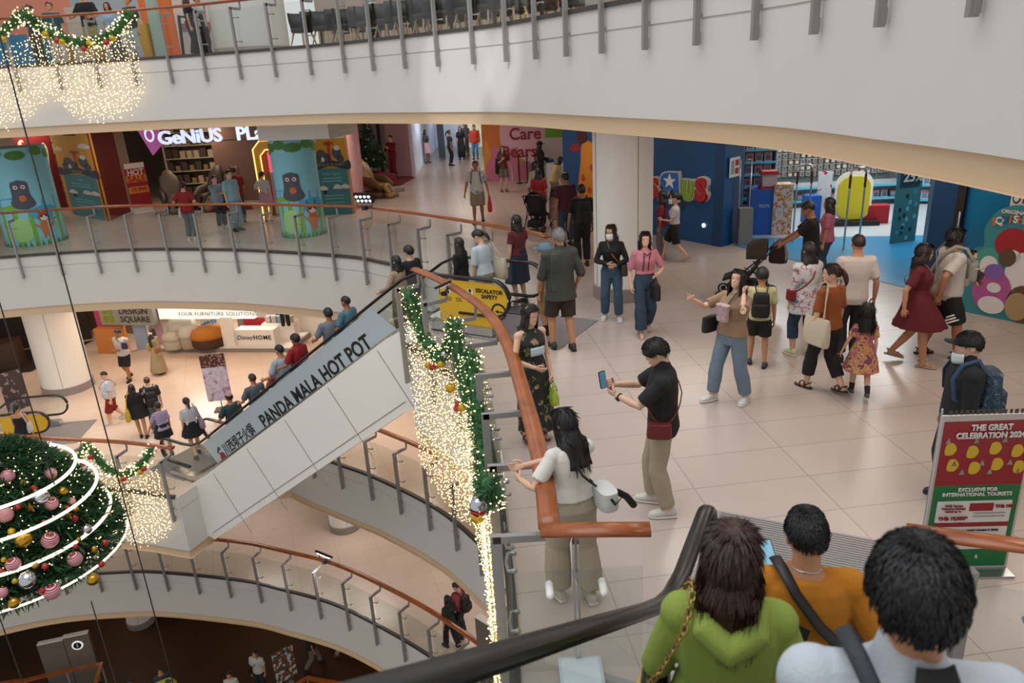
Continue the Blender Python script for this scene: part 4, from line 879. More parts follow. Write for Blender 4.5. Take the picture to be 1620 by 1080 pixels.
q = MB(); q.loft([[(.17 * cos(a), .05 + (.20 if sin(a) > 0 else .19) * sin(a) * 1.0, z) for a in np.linspace(0, 2 * pi, 24, endpoint=False)] for z in (.98, 1.08)], 0, False); ob = held(p, 0, 'baby_carrier', 'grey baby carrier strapped round the father in white', 'baby carrier', q, CR, None)
q = bag_soft((0, .23, 1.14), (.25, .14, .28), top=.95); V = np.array([p['M'] @ Vector(v) for v in q.verts()]); q2 = MB(); q2.add(V, q.f); q2.build('pouch', CR, ob, origin=tuple(ob.location)).location = (0, 0, 0)
for s_ in (-1, 1): strap(p, ob, [(s_ * .12, .2, 1.3), (s_ * .13, .1, 1.45), (s_ * .13, -.03, 1.49), (s_ * .08, -.16, 1.38), (-s_ * .12, -.19, 1.08)], CR, .021, (1, .3))
person('baby sitting in the grey carrier on the father\'s chest', tuple(W(fp, (0, .25, .82))), 96, .62, 'm', 'd', ('short', 'k'), ('tee', '#5c1a1e'), ('pants', '#3a2a26'), None, kid=2, vox=.010, head=(50, 6), name='baby', sit=.86, feet=((-.2, .2, .45, 5), (.2, .2, .45, 5)), L=(-.3, .2, 1.1), R=(.3, .2, 1.1))
held(fp, 0, 'toy', 'yellow toy hanging from the baby carrier', 'toy', bag_soft((-.16, .32, .98), (.10, .09, .08), n=9), mat('#c9b52a', .4), None)
q = MB()
for k in range(3): q.box((.20 + .004 * k, .02, .62 - .04 * k), (.012, .16, .017), np.array(Matrix.Rotation(rad(18), 3, 'X')))
q.build('shorts_stripes', PWHITE, fp['body'])
p = person('man in a black cap and dark jacket behind the red and green sign', G(1538, 529, 1.66) * [1, 1, 0], 284, 1.68, 'm', 'd', ('short', 'k'), ('jacket', '#14181c', -.10), ('pants', '#1a1b1f'), ('shoe', '#222222'), vox=.0095, cap='#0f1011', mask='chin', head=(0, -3))
backpack(p, 'blue patterned backpack of the man in the black cap', '#24384c', (.30, .19, .45), 1.13, m=pat('blotch', ['#1c2f42', '#2f4a60', '#182635', '#4a6478'], 16), strapcol='#2c4660')
p = person('man in a black t-shirt pushing a stroller at the toy shop entrance', G(1290, 317, 1.75) * [1, 1, 0], 292, 1.75, 'm', 'c', ('short', 'k'), ('tee', '#141314', -.1), ('pants', '#1c1d22'), ('shoe', '#1b1a19'), vox=.013, L=(-.17, .46, 1.0), R=(.19, .44, 1.0), lean=8, head=(-6, -14)); mp = p
person('woman in pink walking beside the man with the stroller', G(1314, 312, 1.6) * [1, 1, 0], 300, 1.6, 'f', 'b', ('long', 'd', .1), ('tee', '#a85f74'), ('pants', JEAND), ('shoe', '#555050'), vox=.014)
def stroller(x, y, rz, label, shade='#3a2f26', bags=()):
    t = thing('stroller', label, 'stroller', (x, y, 0), rz); fm = mat('#2a2725', .4, .4)
    b = MB()
    for s in (-1, 1):
        b.tube([(s * .24, -.42, 1.0), (s * .25, -.1, .62), (s * .24, .45, .12)], .013, 7); b.tube([(s * .24, -.05, .62), (s * .24, -.38, .12)], .013, 7); b.tube([(s * .24, .1, .5), (s * .24, -.25, .32)], .01, 7)
    b.tube([(-.24, -.42, 1.0), (0, -.47, 1.03), (.24, -.42, 1.0)], .02, 8); b.tube([(-.24, -.38, .12), (.24, -.38, .12)], .011, 7); b.build('frame', fm, t)
    w = [[(sx * .22, y0 + dy, z0) for sx in (-1, -.5, .5, 1)] for y0, z0, dy in ((.42, .36, 0), (.22, .44, 0), (.0, .42, 0), (-.14, .62, 0), (-.26, .95, 0))]
    b = MB(); b.loft(w, 0, False, False); o = b.build('seat', mat('#272321', .9), t); o.modifiers.new('t', 'SOLIDIFY').thickness = .03
    b = MB(); b.loft([[(.25 * cos(a), -.25 + .33 * sin(c_) * 1.0, .78 + .30 * sin(a) * cos(c_ * .75)) for a in np.linspace(0, pi, 12)] for c_ in np.linspace(-.1, 1.15, 7)], 0, False, False); o = b.build('canopy', mat(shade, .9), t); o.modifiers.new('t', 'SOLIDIFY').thickness = .012
    b = MB(); b.box((0, -.12, .26), (.38, .42, .16), taper=.9); b.build('basket', mat('#1f1d1c', .9), t)
    for sx in (-1, 1):
        for yy in (.45, -.38):
            b = MB(); R = np.array(Matrix.Rotation(pi / 2, 3, 'Y')); P = [(sx * .26, yy + .085 * cos(a), .10 + .085 * sin(a)) for a in np.linspace(0, 2 * pi, 17)]; b.tube(P, .017, 6, round_=False); b.tube([(sx * .245, yy, .1), (sx * .275, yy, .1)], .05, 10); b.build('wheel', RUBBER, t)
    return t
f_ = np.array([sin(rad(292)), cos(rad(292))]); sp = np.array(mp['M'].translation)[:2] + f_ * .98
stroller(sp[0], sp[1], -rad(292), 'dark brown stroller pushed by the man in black at the toy shop')
q = bag_soft((.22, .5, .78), (.12, .3, .4), top=.55); held(mp, 0, 'plastic_bag', 'white shopping bag with blue print hanging on the stroller handle', 'bag', q, pat('blotch', ['#b9b4b8', '#b9b4b8', '#b9b4b8', '#3d5478'], 6), None)
q = bag_soft((-.1, .52, .82), (.1, .26, .3), top=.8); held(mp, 0, 'backpack', 'dark red and black bag hung behind the stroller seat', 'backpack', q, mat('#2a1214', .8), None)
# --- by the column and the giraffe wall
p = person('girl in a white t-shirt and black skirt walking behind the column', G(1066, 412), 285, 1.5, 'f', 'd', ('pony', 'k', .18), ('tuck', '#bdb6b3'), ('shorts', '#181718', .5), ('sandal', '#a58d84'), vox=.015, kid=1, mask='on', feet=walkr(.3), L=(-.1, .3, 1.05))
person('girl in a red top half hidden by the column', G(1046, 408), 290, 1.46, 'f', 'c', ('long', 'd', .1), ('tee', '#7c2030'), ('pants', '#6b6268'), ('shoe', '#777070'), vox=.016, kid=1)
p = person('man in black with a black backpack near the column', G(922, 420), 352, 1.74, 'm', 'c', ('short', 'k'), ('tee', '#131313', -.1), ('pants', '#141414'), ('shoe', '#1a1a1a'), vox=.014, L=(-.27, .08, .84), w=1.05)
backpack(p, 'black backpack of the man in black near the column', '#101010', (.32, .2, .46), 1.15)
person('man in a maroon t-shirt in front of the blue giraffe wall', G(897, 388), 338, 1.74, 'm', 'c', ('short', 'k'), ('tee', '#4a1420', -.08), ('pants', JEAND), ('shoe', '#333030'), vox=.015, w=1.08)
person('woman in a red t-shirt and rolled jeans seen from behind', G(855, 362), 12, 1.62, 'f', 'b', ('long', 'k', .18), ('tee', '#8d1520', -.03), ('pants', JEAND, .90), ('shoe', '#7a5a4a'), vox=.015)
person('child in a flowery dress between the red and maroon shirts', G(878, 362), 20, 1.15, 'f', 'b', ('bob', 'k', .08), ('dress', pat('flower', ['#8d6a66', '#6a3a3c', '#b39a90', '#5a4a4c'], 10), -.02, .3), ('skirt', None, .4, .08), ('shoe', '#a58d84'), kid=2, vox=.016)
person('woman in a cream top bending over behind the red t-shirt', G(878, 330), 60, 1.6, 'f', 'b', ('bob', 'k', .06), ('long', '#b59a70', -.05), ('pants', '#8d7a5c'), ('shoe', '#555050'), vox=.018, lean=28)
person('long-haired woman beside the dark stroller near the giraffe wall', G(843, 340), 75, 1.58, 'f', 'd', ('long', 'k', .2), ('tee', '#a89c90'), ('wide', '#55534f'), ('shoe', '#333333'), vox=.018, lean=14)
g_ = G(851, 366); stroller(g_[0], g_[1], rad(-20), 'black stroller beside the woman in the red t-shirt', '#1a1a1c')
p = person('woman in black with a dark hat at the sales booth', G(856, 298), 80, 1.66, 'f', 'b', ('long', 'k', .1), ('jacket', '#151516'), ('pants', '#1a1a1c'), ('shoe', '#222222'), vox=.02, cap='#121212', L=(-.1, .3, 1.05), R=(.15, .3, 1.05))
handbag(p, 0, 'blue bag carried by the woman at the booth', '#1d4aa0', (.12, .34, .24), .02)
person('woman in a lilac top behind the booth table', G(884, 290), 262, 1.62, 'f', 'd', ('long', 'k', .14), ('long', '#8d6f9c'), ('pants', '#3a3540'), ('shoe', '#333333'), vox=.02, L=(-.12, .3, 1.1), R=(.12, .3, 1.1))
p = person('woman in a red and brown top and grey shorts by the bears poster', G(798, 303), 172, 1.6, 'f', 'd', ('long', 'k', .2), ('tee', pat('stripe', ['#7a2a22', '#3c2a24'], 12)), ('shorts', '#6a645e', .45), ('sandal', '#2c2220'), vox=.018, R=(.06, .24, 1.2), L=(-.3, .04, .85))
handbag(p, 0, 'white paper bag in the hand of the woman by the bears poster', '#c3b4b4', (.06, .24, .3), .08, 'paper_bag')
tote(p, 1, 'black jacket and bag over the arm of the woman by the bears poster', '#141414', (.12, .3, .55), .95)
p = person('man in a white t-shirt and beige shorts carrying a red bag', G(758, 352), 184, 1.74, 'm', 'c', ('short', 'k'), ('tee', pat('blotch', ['#bdbab4', '#bdbab4', '#c4c1bc', '#7a90a0'], 4), -.1), ('shorts', '#8d7c68', .5), ('shoe', '#191919'), vox=.016, feet=((-.1, -.12, .03, 8), (.1, .16, 0, 8)), L=(-.32, .06, .84), R=(.34, .03, .82), w=1.04)
backpack(p, 'dark backpack on the man with the red bag', '#191a20', (.28, .16, .4), 1.15)
handbag(p, 0, 'bright red shopping bag carried by the man in beige shorts', '#b5101a', (.12, .28, .44), .02, 'plastic_bag', mat('#c4121c', .45, bump=.4, bscale=30), top=.3)
# --- far corridor
for (px, py, f, h, lab, sex, hr, tp, bt) in (
    (714, 262, 70, 1.66, 'woman in dark clothes and a cap standing alone in the bright corridor', 'f', ('pony', 'k', .1), ('tee', '#2a2f36'), ('slim', '#20242a')),
    (731, 252, 182, 1.62, 'woman in a black t-shirt and black trousers in the far corridor', 'f', ('long', 'k', .1), ('tee', '#141417'), ('wide', '#1a1a1e')),
    (738, 246, 175, 1.68, 'person in grey half hidden behind the woman in black in the corridor', 'm', ('short', 'k'), ('tee', '#6a7078'), ('pants', '#4a4d55')),
    (753, 252, 184, 1.68, 'man in an orange-red jacket and blue jeans in the far corridor', 'm', ('short', 'k'), ('jacket', '#b0371f'), ('slim', '#3f6f9c'))):
    person(lab, G(px, py), f, h, sex, 'b', hr, tp, bt, ('shoe', '#2a2523'), vox=F_)
person('woman by the shop window at the corridor corner', G(677, 258), 120, 1.6, 'f', 'c', ('bob', 'k', .05), ('tee', '#2a2c34'), ('skirt', '#a88890', .5), ('shoe', '#555050'), vox=F_)
# --- far side of the gallery
p = person('man in a red t-shirt and grey trousers seen from behind on the far gallery', G(306, 380), 6, 1.64, 'm', 'b', ('short', 'k'), ('tee', '#7c0f17', -.08), ('pants', '#4a5052'), ('sneaker', '#c3beb9'), vox=.017, L=(-.33, .14, 1.0), R=(.3, .12, 1.0), w=1.05)
handbag(p, 0, 'white carrier bag held by the man in red on the far gallery', '#c3c0bd', (.08, .24, .3), .02, 'plastic_bag', top=.5)
person('teenager in a light blue t-shirt with folded arms', G(353, 362), 128, 1.60, 'm', 'd', ('short', 'k'), ('tee', '#7f95a8'), ('pants', '#2c2f36'), ('sneaker', '#b9b5b0'), vox=.017, L=(.1, .24, 1.1), R=(-.1, .22, 1.14))
person('man in a light blue polo shirt and jeans on the far gallery', G(377, 365), 118, 1.78, 'm', 'd', ('short', 'k'), ('polo', '#86a9b5'), ('pants', '#7d9196'), ('shoe', '#2a2624'), vox=.017, w=1.1)
person('person in a dark red shirt behind the man in the light blue polo', G(383, 352), 330, 1.74, 'm', 'c', ('short', 'k'), ('tee', '#7a1b20'), ('pants', '#3f4650'), ('shoe', '#2a2a2a'), vox=.018)
p = person('woman in a white top and pink skirt at the glowing yellow arch', G(426, 352), 8, 1.58, 'f', 'd', ('bun', 'k', .02) if False else ('pony', 'k', .0), ('tee', '#b9b6b4', .05), ('skirt', '#b58a92', .55, .16), ('sneaker', '#8f8a85'), vox=.018, L=(-.25, .22, 1.1))
person('woman in black standing beside the massage chairs in the shop', G(268, 318) + [0, 2, 0], 140, 1.6, 'f', 'b', ('long', 'k', .12), ('long', '#141312'), ('pants', '#151414'), ('shoe', '#1a1a1a'), vox=F_, lean=14)
person('person in white trying a massage chair in the shop', G(292, 316) + [0, 1.2, 0], 250, 1.65, 'm', 'b', ('short', 'k'), ('tee', '#a8998a'), ('pants', '#5a4f48'), ('shoe', '#2a2a2a'), vox=F_, sit=.55, feet=((-.15, .4, 0, 0), (.15, .4, 0, 0)))
person('person in black before the brown wall of the massage chair shop', G(322, 312) + [0, 2, 0], 200, 1.68, 'm', 'b', ('long', 'k', .06), ('long', '#100f0f'), ('pants', '#111010'), ('shoe', '#161616'), vox=F_)
p = person('man in a dark red suit on the red carpet by the little tree', G(624, 281), 215, 1.78, 'm', 'd', ('short', 'n'), ('long', '#6d0f18', -.12), ('pants', '#6d0f18'), ('shoe', '#221512'), vox=F_, L=(-.1, .3, 1.2), R=(.2, .25, 1.15))
# --- on the crossing escalator
ed = np.array([-.86, .51]); en = np.array([.51, .86])
def esc_at(px, py, lat, h):
    P = onplane(px, py, np.array([0, 11.1]) + en * lat, ed); s = float((P[:2] - np.array([0, 11.1])) @ ed); z = np.interp(s, [a for a, _ in line1], [b_ for _, b_ in line1]) - .95
    return (P[0], P[1], P[2]), z
EP = (
    (518, 487, .55, 1.70, 322, 'm', 'c', ('short', 'k'), ('tee', '#6d737c'), 'man in a grey t-shirt with black print, upper part of the escalator ride', '#33363c'),
    (546, 468, .85, 1.70, 296, 'm', 'c', ('crew', 'd'), ('tee', '#4a7380'), 'man in a teal t-shirt, highest rider beside the grey t-shirt', '#3a3f46'),
    (466, 528, .5, 1.72, 300, 'm', 'c', ('short', 'k'), ('polo', '#8d1219'), 'man in a bright red polo with a black strap riding the escalator', '#2a2a2e'),
    (441, 545, .75, 1.70, 300, 'm', 'b', ('crew', 'k'), ('tee', '#9aa3ad'), 'man in a pale blue shirt just below the red polo', '#3a3a40'),
    (434, 574, .8, 1.62, 300, 'm', 'b', ('bald', 'k'), ('tee', '#a04a52'), 'balding person in pinkish red half hidden by the handrail', '#3a3a40'),
    (398, 591, .55, 1.70, 310, 'm', 'b', ('crew', 'n'), ('tee', '#565d66'), 'man in a slate grey t-shirt in the lower half of the escalator', '#2c2e33'),
    (361, 621, .5, 1.66, 310, 'm', 'b', ('bald', 'k'), ('tee', '#2c4048'), 'balding man in a dark teal shirt, lowest rider on the escalator', '#2c2e33'),
    (626, 404, .45, 1.60, 300, 'f', 'd', ('long', 'k', .2), ('long', '#9c8468'), 'long-haired woman in a beige top starting down the escalator', '#7d6a54'),
    (646, 388, .8, 1.68, 310, 'm', 'd', ('fringe', 'k'), ('tee', '#17181a'), 'person in black starting down the escalator behind the beige top', '#191919'),
    (727, 391, .6, 1.60, 300, 'f', 'd', ('long', 'd', .3), ('long', '#161516'), 'woman with long brown hair and a red hair band at the top of the escalator', '#1c1c20'))
for (px, py, lat, h, f, sx, sk, hr, tp, lab, bc) in EP:
    (x, y, z), zt = esc_at(px, py, lat, h); h = min(1.86, max(1.45, z - zt)); z = zt
    s_ = float((np.array([x, y]) - np.array([0, 11.1])) @ ed)
    p = person(lab, (x, y, z), f, h, sx, sk, hr, tp, ('pants', bc), ('shoe', '#2a2725'), vox=.014, L=(-.28, .28, 1.0) if s_ > 1.5 else None)
    if 'strap' in lab: crossbag(p, -1, 'black sling bag of the red polo rider', '#151515', (.09, .2, .16), .95, -.05)
p = person('woman in a white blouse with a ponytail and a cream bag stepping onto the escalator', G(762, 362, 1.62) * [1, 1, 0], 318, 1.62, 'f', 'd', ('pony', 'k', .05), ('blouse', '#b3bcc4', .0, .5), ('pants', '#9c9484'), ('sandal', '#6a5a4c'), vox=.0125, head=(-25, -22), lean=6)
tote(p, 1, 'big cream shoulder bag of the woman in the white blouse with the ponytail', '#b9ae98', (.15, .42, .36), .98, -.10)
p = person('woman with long curly hair in a maroon top and navy skirt by the escalator', G(824, 480), 322, 1.64, 'f', 'd', ('curly', 'k', .26), ('tuck', '#5a1c20', .05, .3), ('skirt', '#1a2438', .42), ('shoe', '#2a2523'), vox=.0125, R=(.3, .34, 1.0))
# --- lower floor
Lz = -4.8
p = person('stout man in a white shirt and wide red shorts on the lower floor', G(185, 667, Lz), 236, 1.58, 'm', 'd', ('crew', 'k'), ('tee', '#b9b9be', -.03), ('shorts', '#7d1712', .62), ('sneaker', '#b5b0aa'), vox=.015, w=1.42, head=(0, -12), feet=walk(.22, .12))
crossbag(p, 1, 'black camera bag of the stout man in red shorts', '#141414', (.12, .2, .16), .95, .12, rx=.24)
p = person('woman in a short black dress with a yellow bag, seen from behind', G(227, 692, Lz), 338, 1.58, 'f', 'b', ('long', 'k', .12), ('dress', '#131215', -.02, .97), ('skirt', None, .66, .08), ('shoe', '#2a2523'), vox=.014, feet=((-.05, .06, 0, 4), (.1, -.06, 0, 8)))
tote(p, -1, 'bright yellow shoulder bag of the woman in black', '#b8a02c', (.14, .34, .36), .84, -.12)
p = person('young man in a black t-shirt with a white back print', G(252, 684, Lz), 332, 1.66, 'm', 'd', ('crew', 'n'), ('tee', pat('blotch', ['#151416', '#151416', '#151416', '#8d8a8a'], 6), -.1), ('pants', '#5a6068'), ('shoe', '#2c2c2c'), vox=.014)
backpack(p, 'black backpack of the young man with the printed t-shirt', '#17161a', (.3, .18, .42), 1.1)
person('woman in a purple and white striped top at the escalator foot', G(268, 720, Lz), 318, 1.5, 'f', 'b', ('fringe', 'k'), ('tee', pat('stripe', ['#7d5a96', '#b9b0bd'], 7)), ('skirt', '#191a20', .6), ('shoe', '#2c2c2c'), vox=.013, L=(-.36, .12, .86))
p = person('woman in a white top and black skirt stepping off the escalator', G(314, 722, Lz), 322, 1.66, 'f', 'd', ('pony', 'k', .05), ('tuck', '#b9babd'), ('skirt', '#16161a', .62), ('shoe', '#3a3634'), vox=.013, feet=walkr(.2))
tote(p, 1, 'lilac bag on the shoulder of the woman in the black skirt', '#96808c', (.14, .28, .3), .95, -.05)
p = person('man in white t-shirt and black shorts with folded arms by the furniture shop', G(206, 601, Lz), 192, 1.78, 'm', 'c', ('short', 'k'), ('tee', '#b9b5b0', -.06), ('shorts', '#17181c', .5), ('shoe', '#1c1c1e'), vox=.015, L=(.05, .22, 1.05), R=(-.02, .24, 1.08), feet=walk(.14), w=1.1, head=(14, -10))
crossbag(p, -1, 'navy sling bag across the chest of the man in black shorts', '#1d2c48', (.2, .1, .2), 1.2, .16)
p = person('woman in a dark headscarf, face mask and long beige robe', G(256, 590, Lz), 214, 1.6, 'f', 'd', ('hijab', '#20221c'), ('dress', '#a08d70', -.02, .95), ('skirt', None, .1, .12), ('shoe', '#6a4a34'), vox=.015, mask='on')
crossbag(p, -1, 'brown leather bag of the woman in the headscarf', '#8a5a34', (.12, .24, .16), .92, .08)
held(p, 1, 'shopping_bag', 'yellow bag at the side of the woman in the headscarf', 'bag', bag_soft((.3, .05, .95), (.1, .22, .3)), mat('#b99a3a', .5), None)
p = person('woman with bare arms and a black top beside the left escalator', G(22, 640, Lz + 1.58) * [1, 1, 0] + [0, 0, Lz], 350, 1.58, 'f', 'b', ('bun', 'k', .0) if False else ('pony', 'k', .0), ('tank', '#17161a'), ('pants', '#1a1a22'), ('shoe', '#2c2c2c'), vox=.015, L=(-.1, .3, 1.0), lean=8)
tote(p, 1, 'white bag of the woman with bare arms', '#b9b2aa', (.1, .22, .28), 1.0)
# --- two floors down, and the ground floor
Mz, Bz = -9.6, -14.4
p = person('man in a pink-red t-shirt with a dark backpack on the bottom gallery', G(731, 1006, Mz), 300, 1.68, 'm', 'd', ('crew', 'n'), ('tee', '#a84a4c', -.08), ('pants', '#2a2c30'), ('shoe', '#2c2c2c'), vox=.015, head=(-10, -20))
backpack(p, 'dark backpack of the man in pink-red', '#2a2826', (.3, .2, .44), 1.12)
p = person('long-haired woman in dark green walking on the bottom gallery', G(716, 1024, Mz), 318, 1.6, 'f', 'd', ('long', 'k', .2), ('tee', '#1d2620', -.06), ('pants', '#151517'), ('shoe', '#222222'), vox=.014, feet=walk(.16))
crossbag(p, 1, 'dark bag with a lime tag on the woman in dark green', '#17191a', (.14, .26, .22), .95, -.08)
p = person('man in a white t-shirt with a cross strap on the dark ground floor', G(402, 1028, Bz + 1.7) * [1, 1, 0] + [0, 0, Bz], 190, 1.7, 'm', 'b', ('short', 'k'), ('tee', '#b3afa8', -.08), ('pants', '#1c1c1f'), ('shoe', '#222222'), vox=F_)
crossbag(p, 1, 'black sling bag of the man in white on the ground floor', '#141414', (.1, .2, .2), .95, .08)
p = person('person in a pale top with a dark strap at the bottom edge of the picture', G(361, 1062, Bz + 1.65) * [1, 1, 0] + [0, 0, Bz], 170, 1.65, 'f', 'b', ('short', 'k'), ('tee', '#a8a49a'), ('pants', '#1c1c1f'), ('shoe', '#222222'), vox=F_)
p = person('man in a black shirt and grey trousers striding under the bottom gallery', G(497, 1055, Bz), 60, 1.72, 'm', 'c', ('short', 'k'), ('tee', '#151416', -.1), ('pants', '#6a645c'), ('shoe', '#17171a'), vox=F_, feet=walk(.28))
person('person in beige walking behind the man in black on the ground floor', G(545, 1040, Bz), 70, 1.68, 'm', 'c', ('short', 'k'), ('long', '#8d7c66'), ('pants', '#8d7c66'), ('shoe', '#4a3c30'), vox=F_, feet=walkr(.25))
p = person('person with a dark head at the bottom left edge of the ground floor', G(252, 1057, Bz + 1.62) * [1, 1, 0] + [0, 0, Bz], 150, 1.65, 'm', 'b', ('short', 'k'), ('tee', '#2c3a40'), ('pants', '#1c1c1f'), ('shoe', '#222222'), vox=F_)
q = bag_soft((0, .35, 1.2), (.8, .35, .4), top=.7); held(p, 0, 'inflatable_bag', 'large yellow and grey bag carried on the ground floor', 'bag', q, pat('blotch', ['#b9b52a', '#b9b52a', '#3a4448', '#3a4448'], 1.6), None)
person('person with dark hair beside the big yellow bag on the ground floor', G(205, 1075, Bz + 1.6) * [1, 1, 0] + [0, 0, Bz], 150, 1.6, 'm', 'b', ('short', 'k'), ('tee', '#3a3a40'), ('pants', '#1c1c1f'), ('shoe', '#222222'), vox=F_)
# --- upper gallery, seen through its railing
Uz = 4.8
for (px, y, f, h, lab, sex, hr, tp, bt) in (
    (146, 20.9, 185, 1.74, 'man in a black t-shirt and khaki trousers leaning on the upper railing', 'm', ('short', 'k'), ('tee', '#131212', -.05), ('pants', '#8d8458')),
    (90, 22.2, 160, 1.66, 'person in dark teal behind the garland on the upper gallery', 'm', ('short', 'k'), ('tee', '#20464e'), ('pants', '#b3aca4')),
    (58, 22.6, 190, 1.66, 'person in navy near the first swag of the upper garland', 'm', ('short', 'k'), ('tee', '#22303c'), ('pants', '#3a3a3c')),
    (180, 22.4, 170, 1.60, 'person in a pale blue top bent over behind the upper garland', 'f', ('bob', 'k', .05), ('tee', '#8aa3b5'), ('pants', '#4a4744')),
    (214, 22.0, 200, 1.68, 'person in a dark green shirt and grey trousers at the end of the upper garland', 'm', ('short', 'k'), ('tee', '#2a3a38'), ('pants', '#8f979c')),
    (305, 21.6, 80, 1.62, 'woman in all black walking along the upper gallery', 'f', ('long', 'n', .2), ('crop', '#161414', .12), ('wide', '#171719')),
    (322, 22.4, 110, 1.64, 'person in black with a white sleeve next to the woman in all black upstairs', 'm', ('short', 'k'), ('tee', '#b3b0ac'), ('pants', '#191919')),
    (592, 19.9, 10, 1.60, 'person with a yellow handbag among the restaurant chairs', 'f', ('long', 'd', .1), ('tee', '#b0a8b5'), ('pants', '#3c4f5c'))):
    g_ = D(px, 60, y); p = person(lab, (g_[0], y, Uz), f, h, sex, 'b', hr, tp, bt, ('shoe', '#2a2725'), vox=.022, R=(.25, .3, 1.05) if px == 146 else None, L=(-.25, .3, 1.05) if px == 146 else None)
    if px == 592: handbag(p, 0, 'yellow handbag among the restaurant chairs upstairs', '#b8b000', (.14, .36, .28), .0)
# --- on the escalator right in front
def fg(px, py, y, h): g = D(px, py, y); return (g[0], g[1], g[2] - h)
p = person('woman with brown hair in a lime green hooded sweater on the foreground escalator', fg(1160, 842, 1.98, 1.6), 14, 1.6, 'f', 'd', ('long', 'n', .16), ('hoodie', mat('#8b9a42', .95, var=.12, vscale=6, bump=.5, bscale=260), -.12), ('pants', '#22242a'), ('shoe', '#333333'), vox=.008, L=(-.20, .24, .96), R=(.22, .2, .96), head=(8, -6), w=1.04)
CH = mat('#a58a48', .3, .8); mm = BLACK
ob = held(p, 0, 'handbag', 'black handbag with a gold chain strap on the green sweater woman', 'bag', bag_soft((-.25, .08, .92), (.12, .3, .22)), mat('#131110', .4), None)
P = resample(np.array([(-.27, -.02, 1.02), (-.235, -.14, 1.18), (-.15, -.135, 1.38), (-.125, -.05, 1.475), (-.13, .06, 1.44), (-.2, .16, 1.25), (-.25, .14, 1.02)]), .028); q = MB()
for k in range(len(P)): t = nrm(P[min(k + 1, len(P) - 1)] - P[max(k - 1, 0)]); u_ = nrm(np.cross(t, (0, 0, 1) if k % 2 else (1, .2, 0))); q.tube([P[k] + t * .02 * cos(a) + u_ * .012 * sin(a) for a in np.linspace(0, 2 * pi, 11)], .0042, 5, round_=False)
V = np.array([p['M'] @ Vector(v) for v in q.verts()]); q2 = MB(); q2.add(V, q.f); q2.build('chain_strap', CH, ob, origin=tuple(ob.location)).location = (0, 0, 0)
strap(p, ob, P + np.array([0, 0, .002]), mat('#15110f', .7), .006)
p = person('man in an orange-yellow t-shirt with a black cross strap looking at his phone', fg(1283, 812, 2.6, 1.7), 10, 1.7, 'm', 'b', ('crew', 'k'), ('tee', mat('#b36f10', .9, var=.08, vscale=5, bump=.35, bscale=200), -.1, .5), ('pants', '#23262c'), ('shoe', '#333333'), vox=.008, L=(-.09, .38, 1.05), R=(.30, .16, .98), hands=('hold', 'relax'), head=(-4, -12), w=1.08)
phone(p, 0, 'phone with a pale blue screen in the orange t-shirt man\'s hand', '#7fb0c4', (.0, .04, .09), rot=Matrix.Rotation(rad(-35), 4, 'X') @ Matrix.Rotation(rad(-15), 4, 'Y'))
q = MB(); q.tube([(.0605 * cos(a), -.005 + .062 * sin(a), 1.437 - .014 * sin(a)) for a in np.linspace(0, 2 * pi, 30)], .0042, 6, round_=False); q.build('necklace', CHROME, p['body'])
ob = held(p, 0, 'sling_bag', 'black sling bag across the orange t-shirt man\'s back', 'bag', bag_soft((.24, .1, .95), (.1, .2, .2)), BLACK, None)
strap(p, ob, [(.26, .05, .98), (.235, -.08, 1.04), (.15, -.165, 1.14), (.04, -.175, 1.26), (-.06, -.135, 1.39), (-.11, -.06, 1.465), (-.12, .05, 1.44), (-.06, .16, 1.3), (.14, .18, 1.1), (.25, .12, .98)], BLACK, .026, (1, .2))
q = MB(); pts = [(-.19, -.10, 1.26), (-.10, -.155, 1.285), (-.0, -.165, 1.24), (-.01, -.168, 1.20), (-.05, -.165, 1.12), (-.12, -.15, 1.10), (-.2, -.09, 1.13)]
q.loft([[np.array(v) + d_ for v in pts] for d_ in (np.array([0, .0, 0]), np.array([0, -.004, 0]))]); q.build('back_print', mat('#17140f', .8), p['body'], smooth=False)
p = person('man with short black hair in a white and black shirt, closest to the camera', fg(1466, 872, 1.22, 1.72), 14, 1.72, 'm', 'b', ('short', 'k'), ('polo', mat('#b5bac0', .85, var=.05, vscale=6, bump=.3, bscale=160), -.1), ('pants', '#23262c'), ('shoe', '#333333'), vox=.0075, head=(4, -8), L=(-.06, .36, .86), R=(.25, .25, 1.0), hands=('hold', 'relax'), w=1.05)
q = MB(); q.loft([[(.115 * sin(a) * k, -.012 - (.112 * k) * cos(a), z) for a in np.linspace(-.2, .75, 8)] for z, k in ((1.49, .7), (1.43, .98), (1.36, 1.22))], 0, False, False); o = q.build('collar_print', mat('#121212', .8), p['body']); o.modifiers.new('t', 'SOLIDIFY').thickness = .004
phone(p, 0, 'phone in the hand of the man closest to the camera', '#8fb3c4', (-.0, .05, .07), rot=Matrix.Rotation(rad(-68), 4, 'X'))
ob = held(p, 0, 'sling_bag', 'dark sling bag of the man closest to the camera', 'bag', bag_soft((.24, .1, .95), (.1, .2, .2)), mat('#2a2e33', .7), None)
strap(p, ob, [(.25, -.05, 1.05), (.1, -.175, 1.2), (-.05, -.16, 1.36), (-.115, -.06, 1.475), (-.12, .06, 1.44), (.1, .18, 1.1)], mat('#2a2e33', .7), .02, (1, .25))
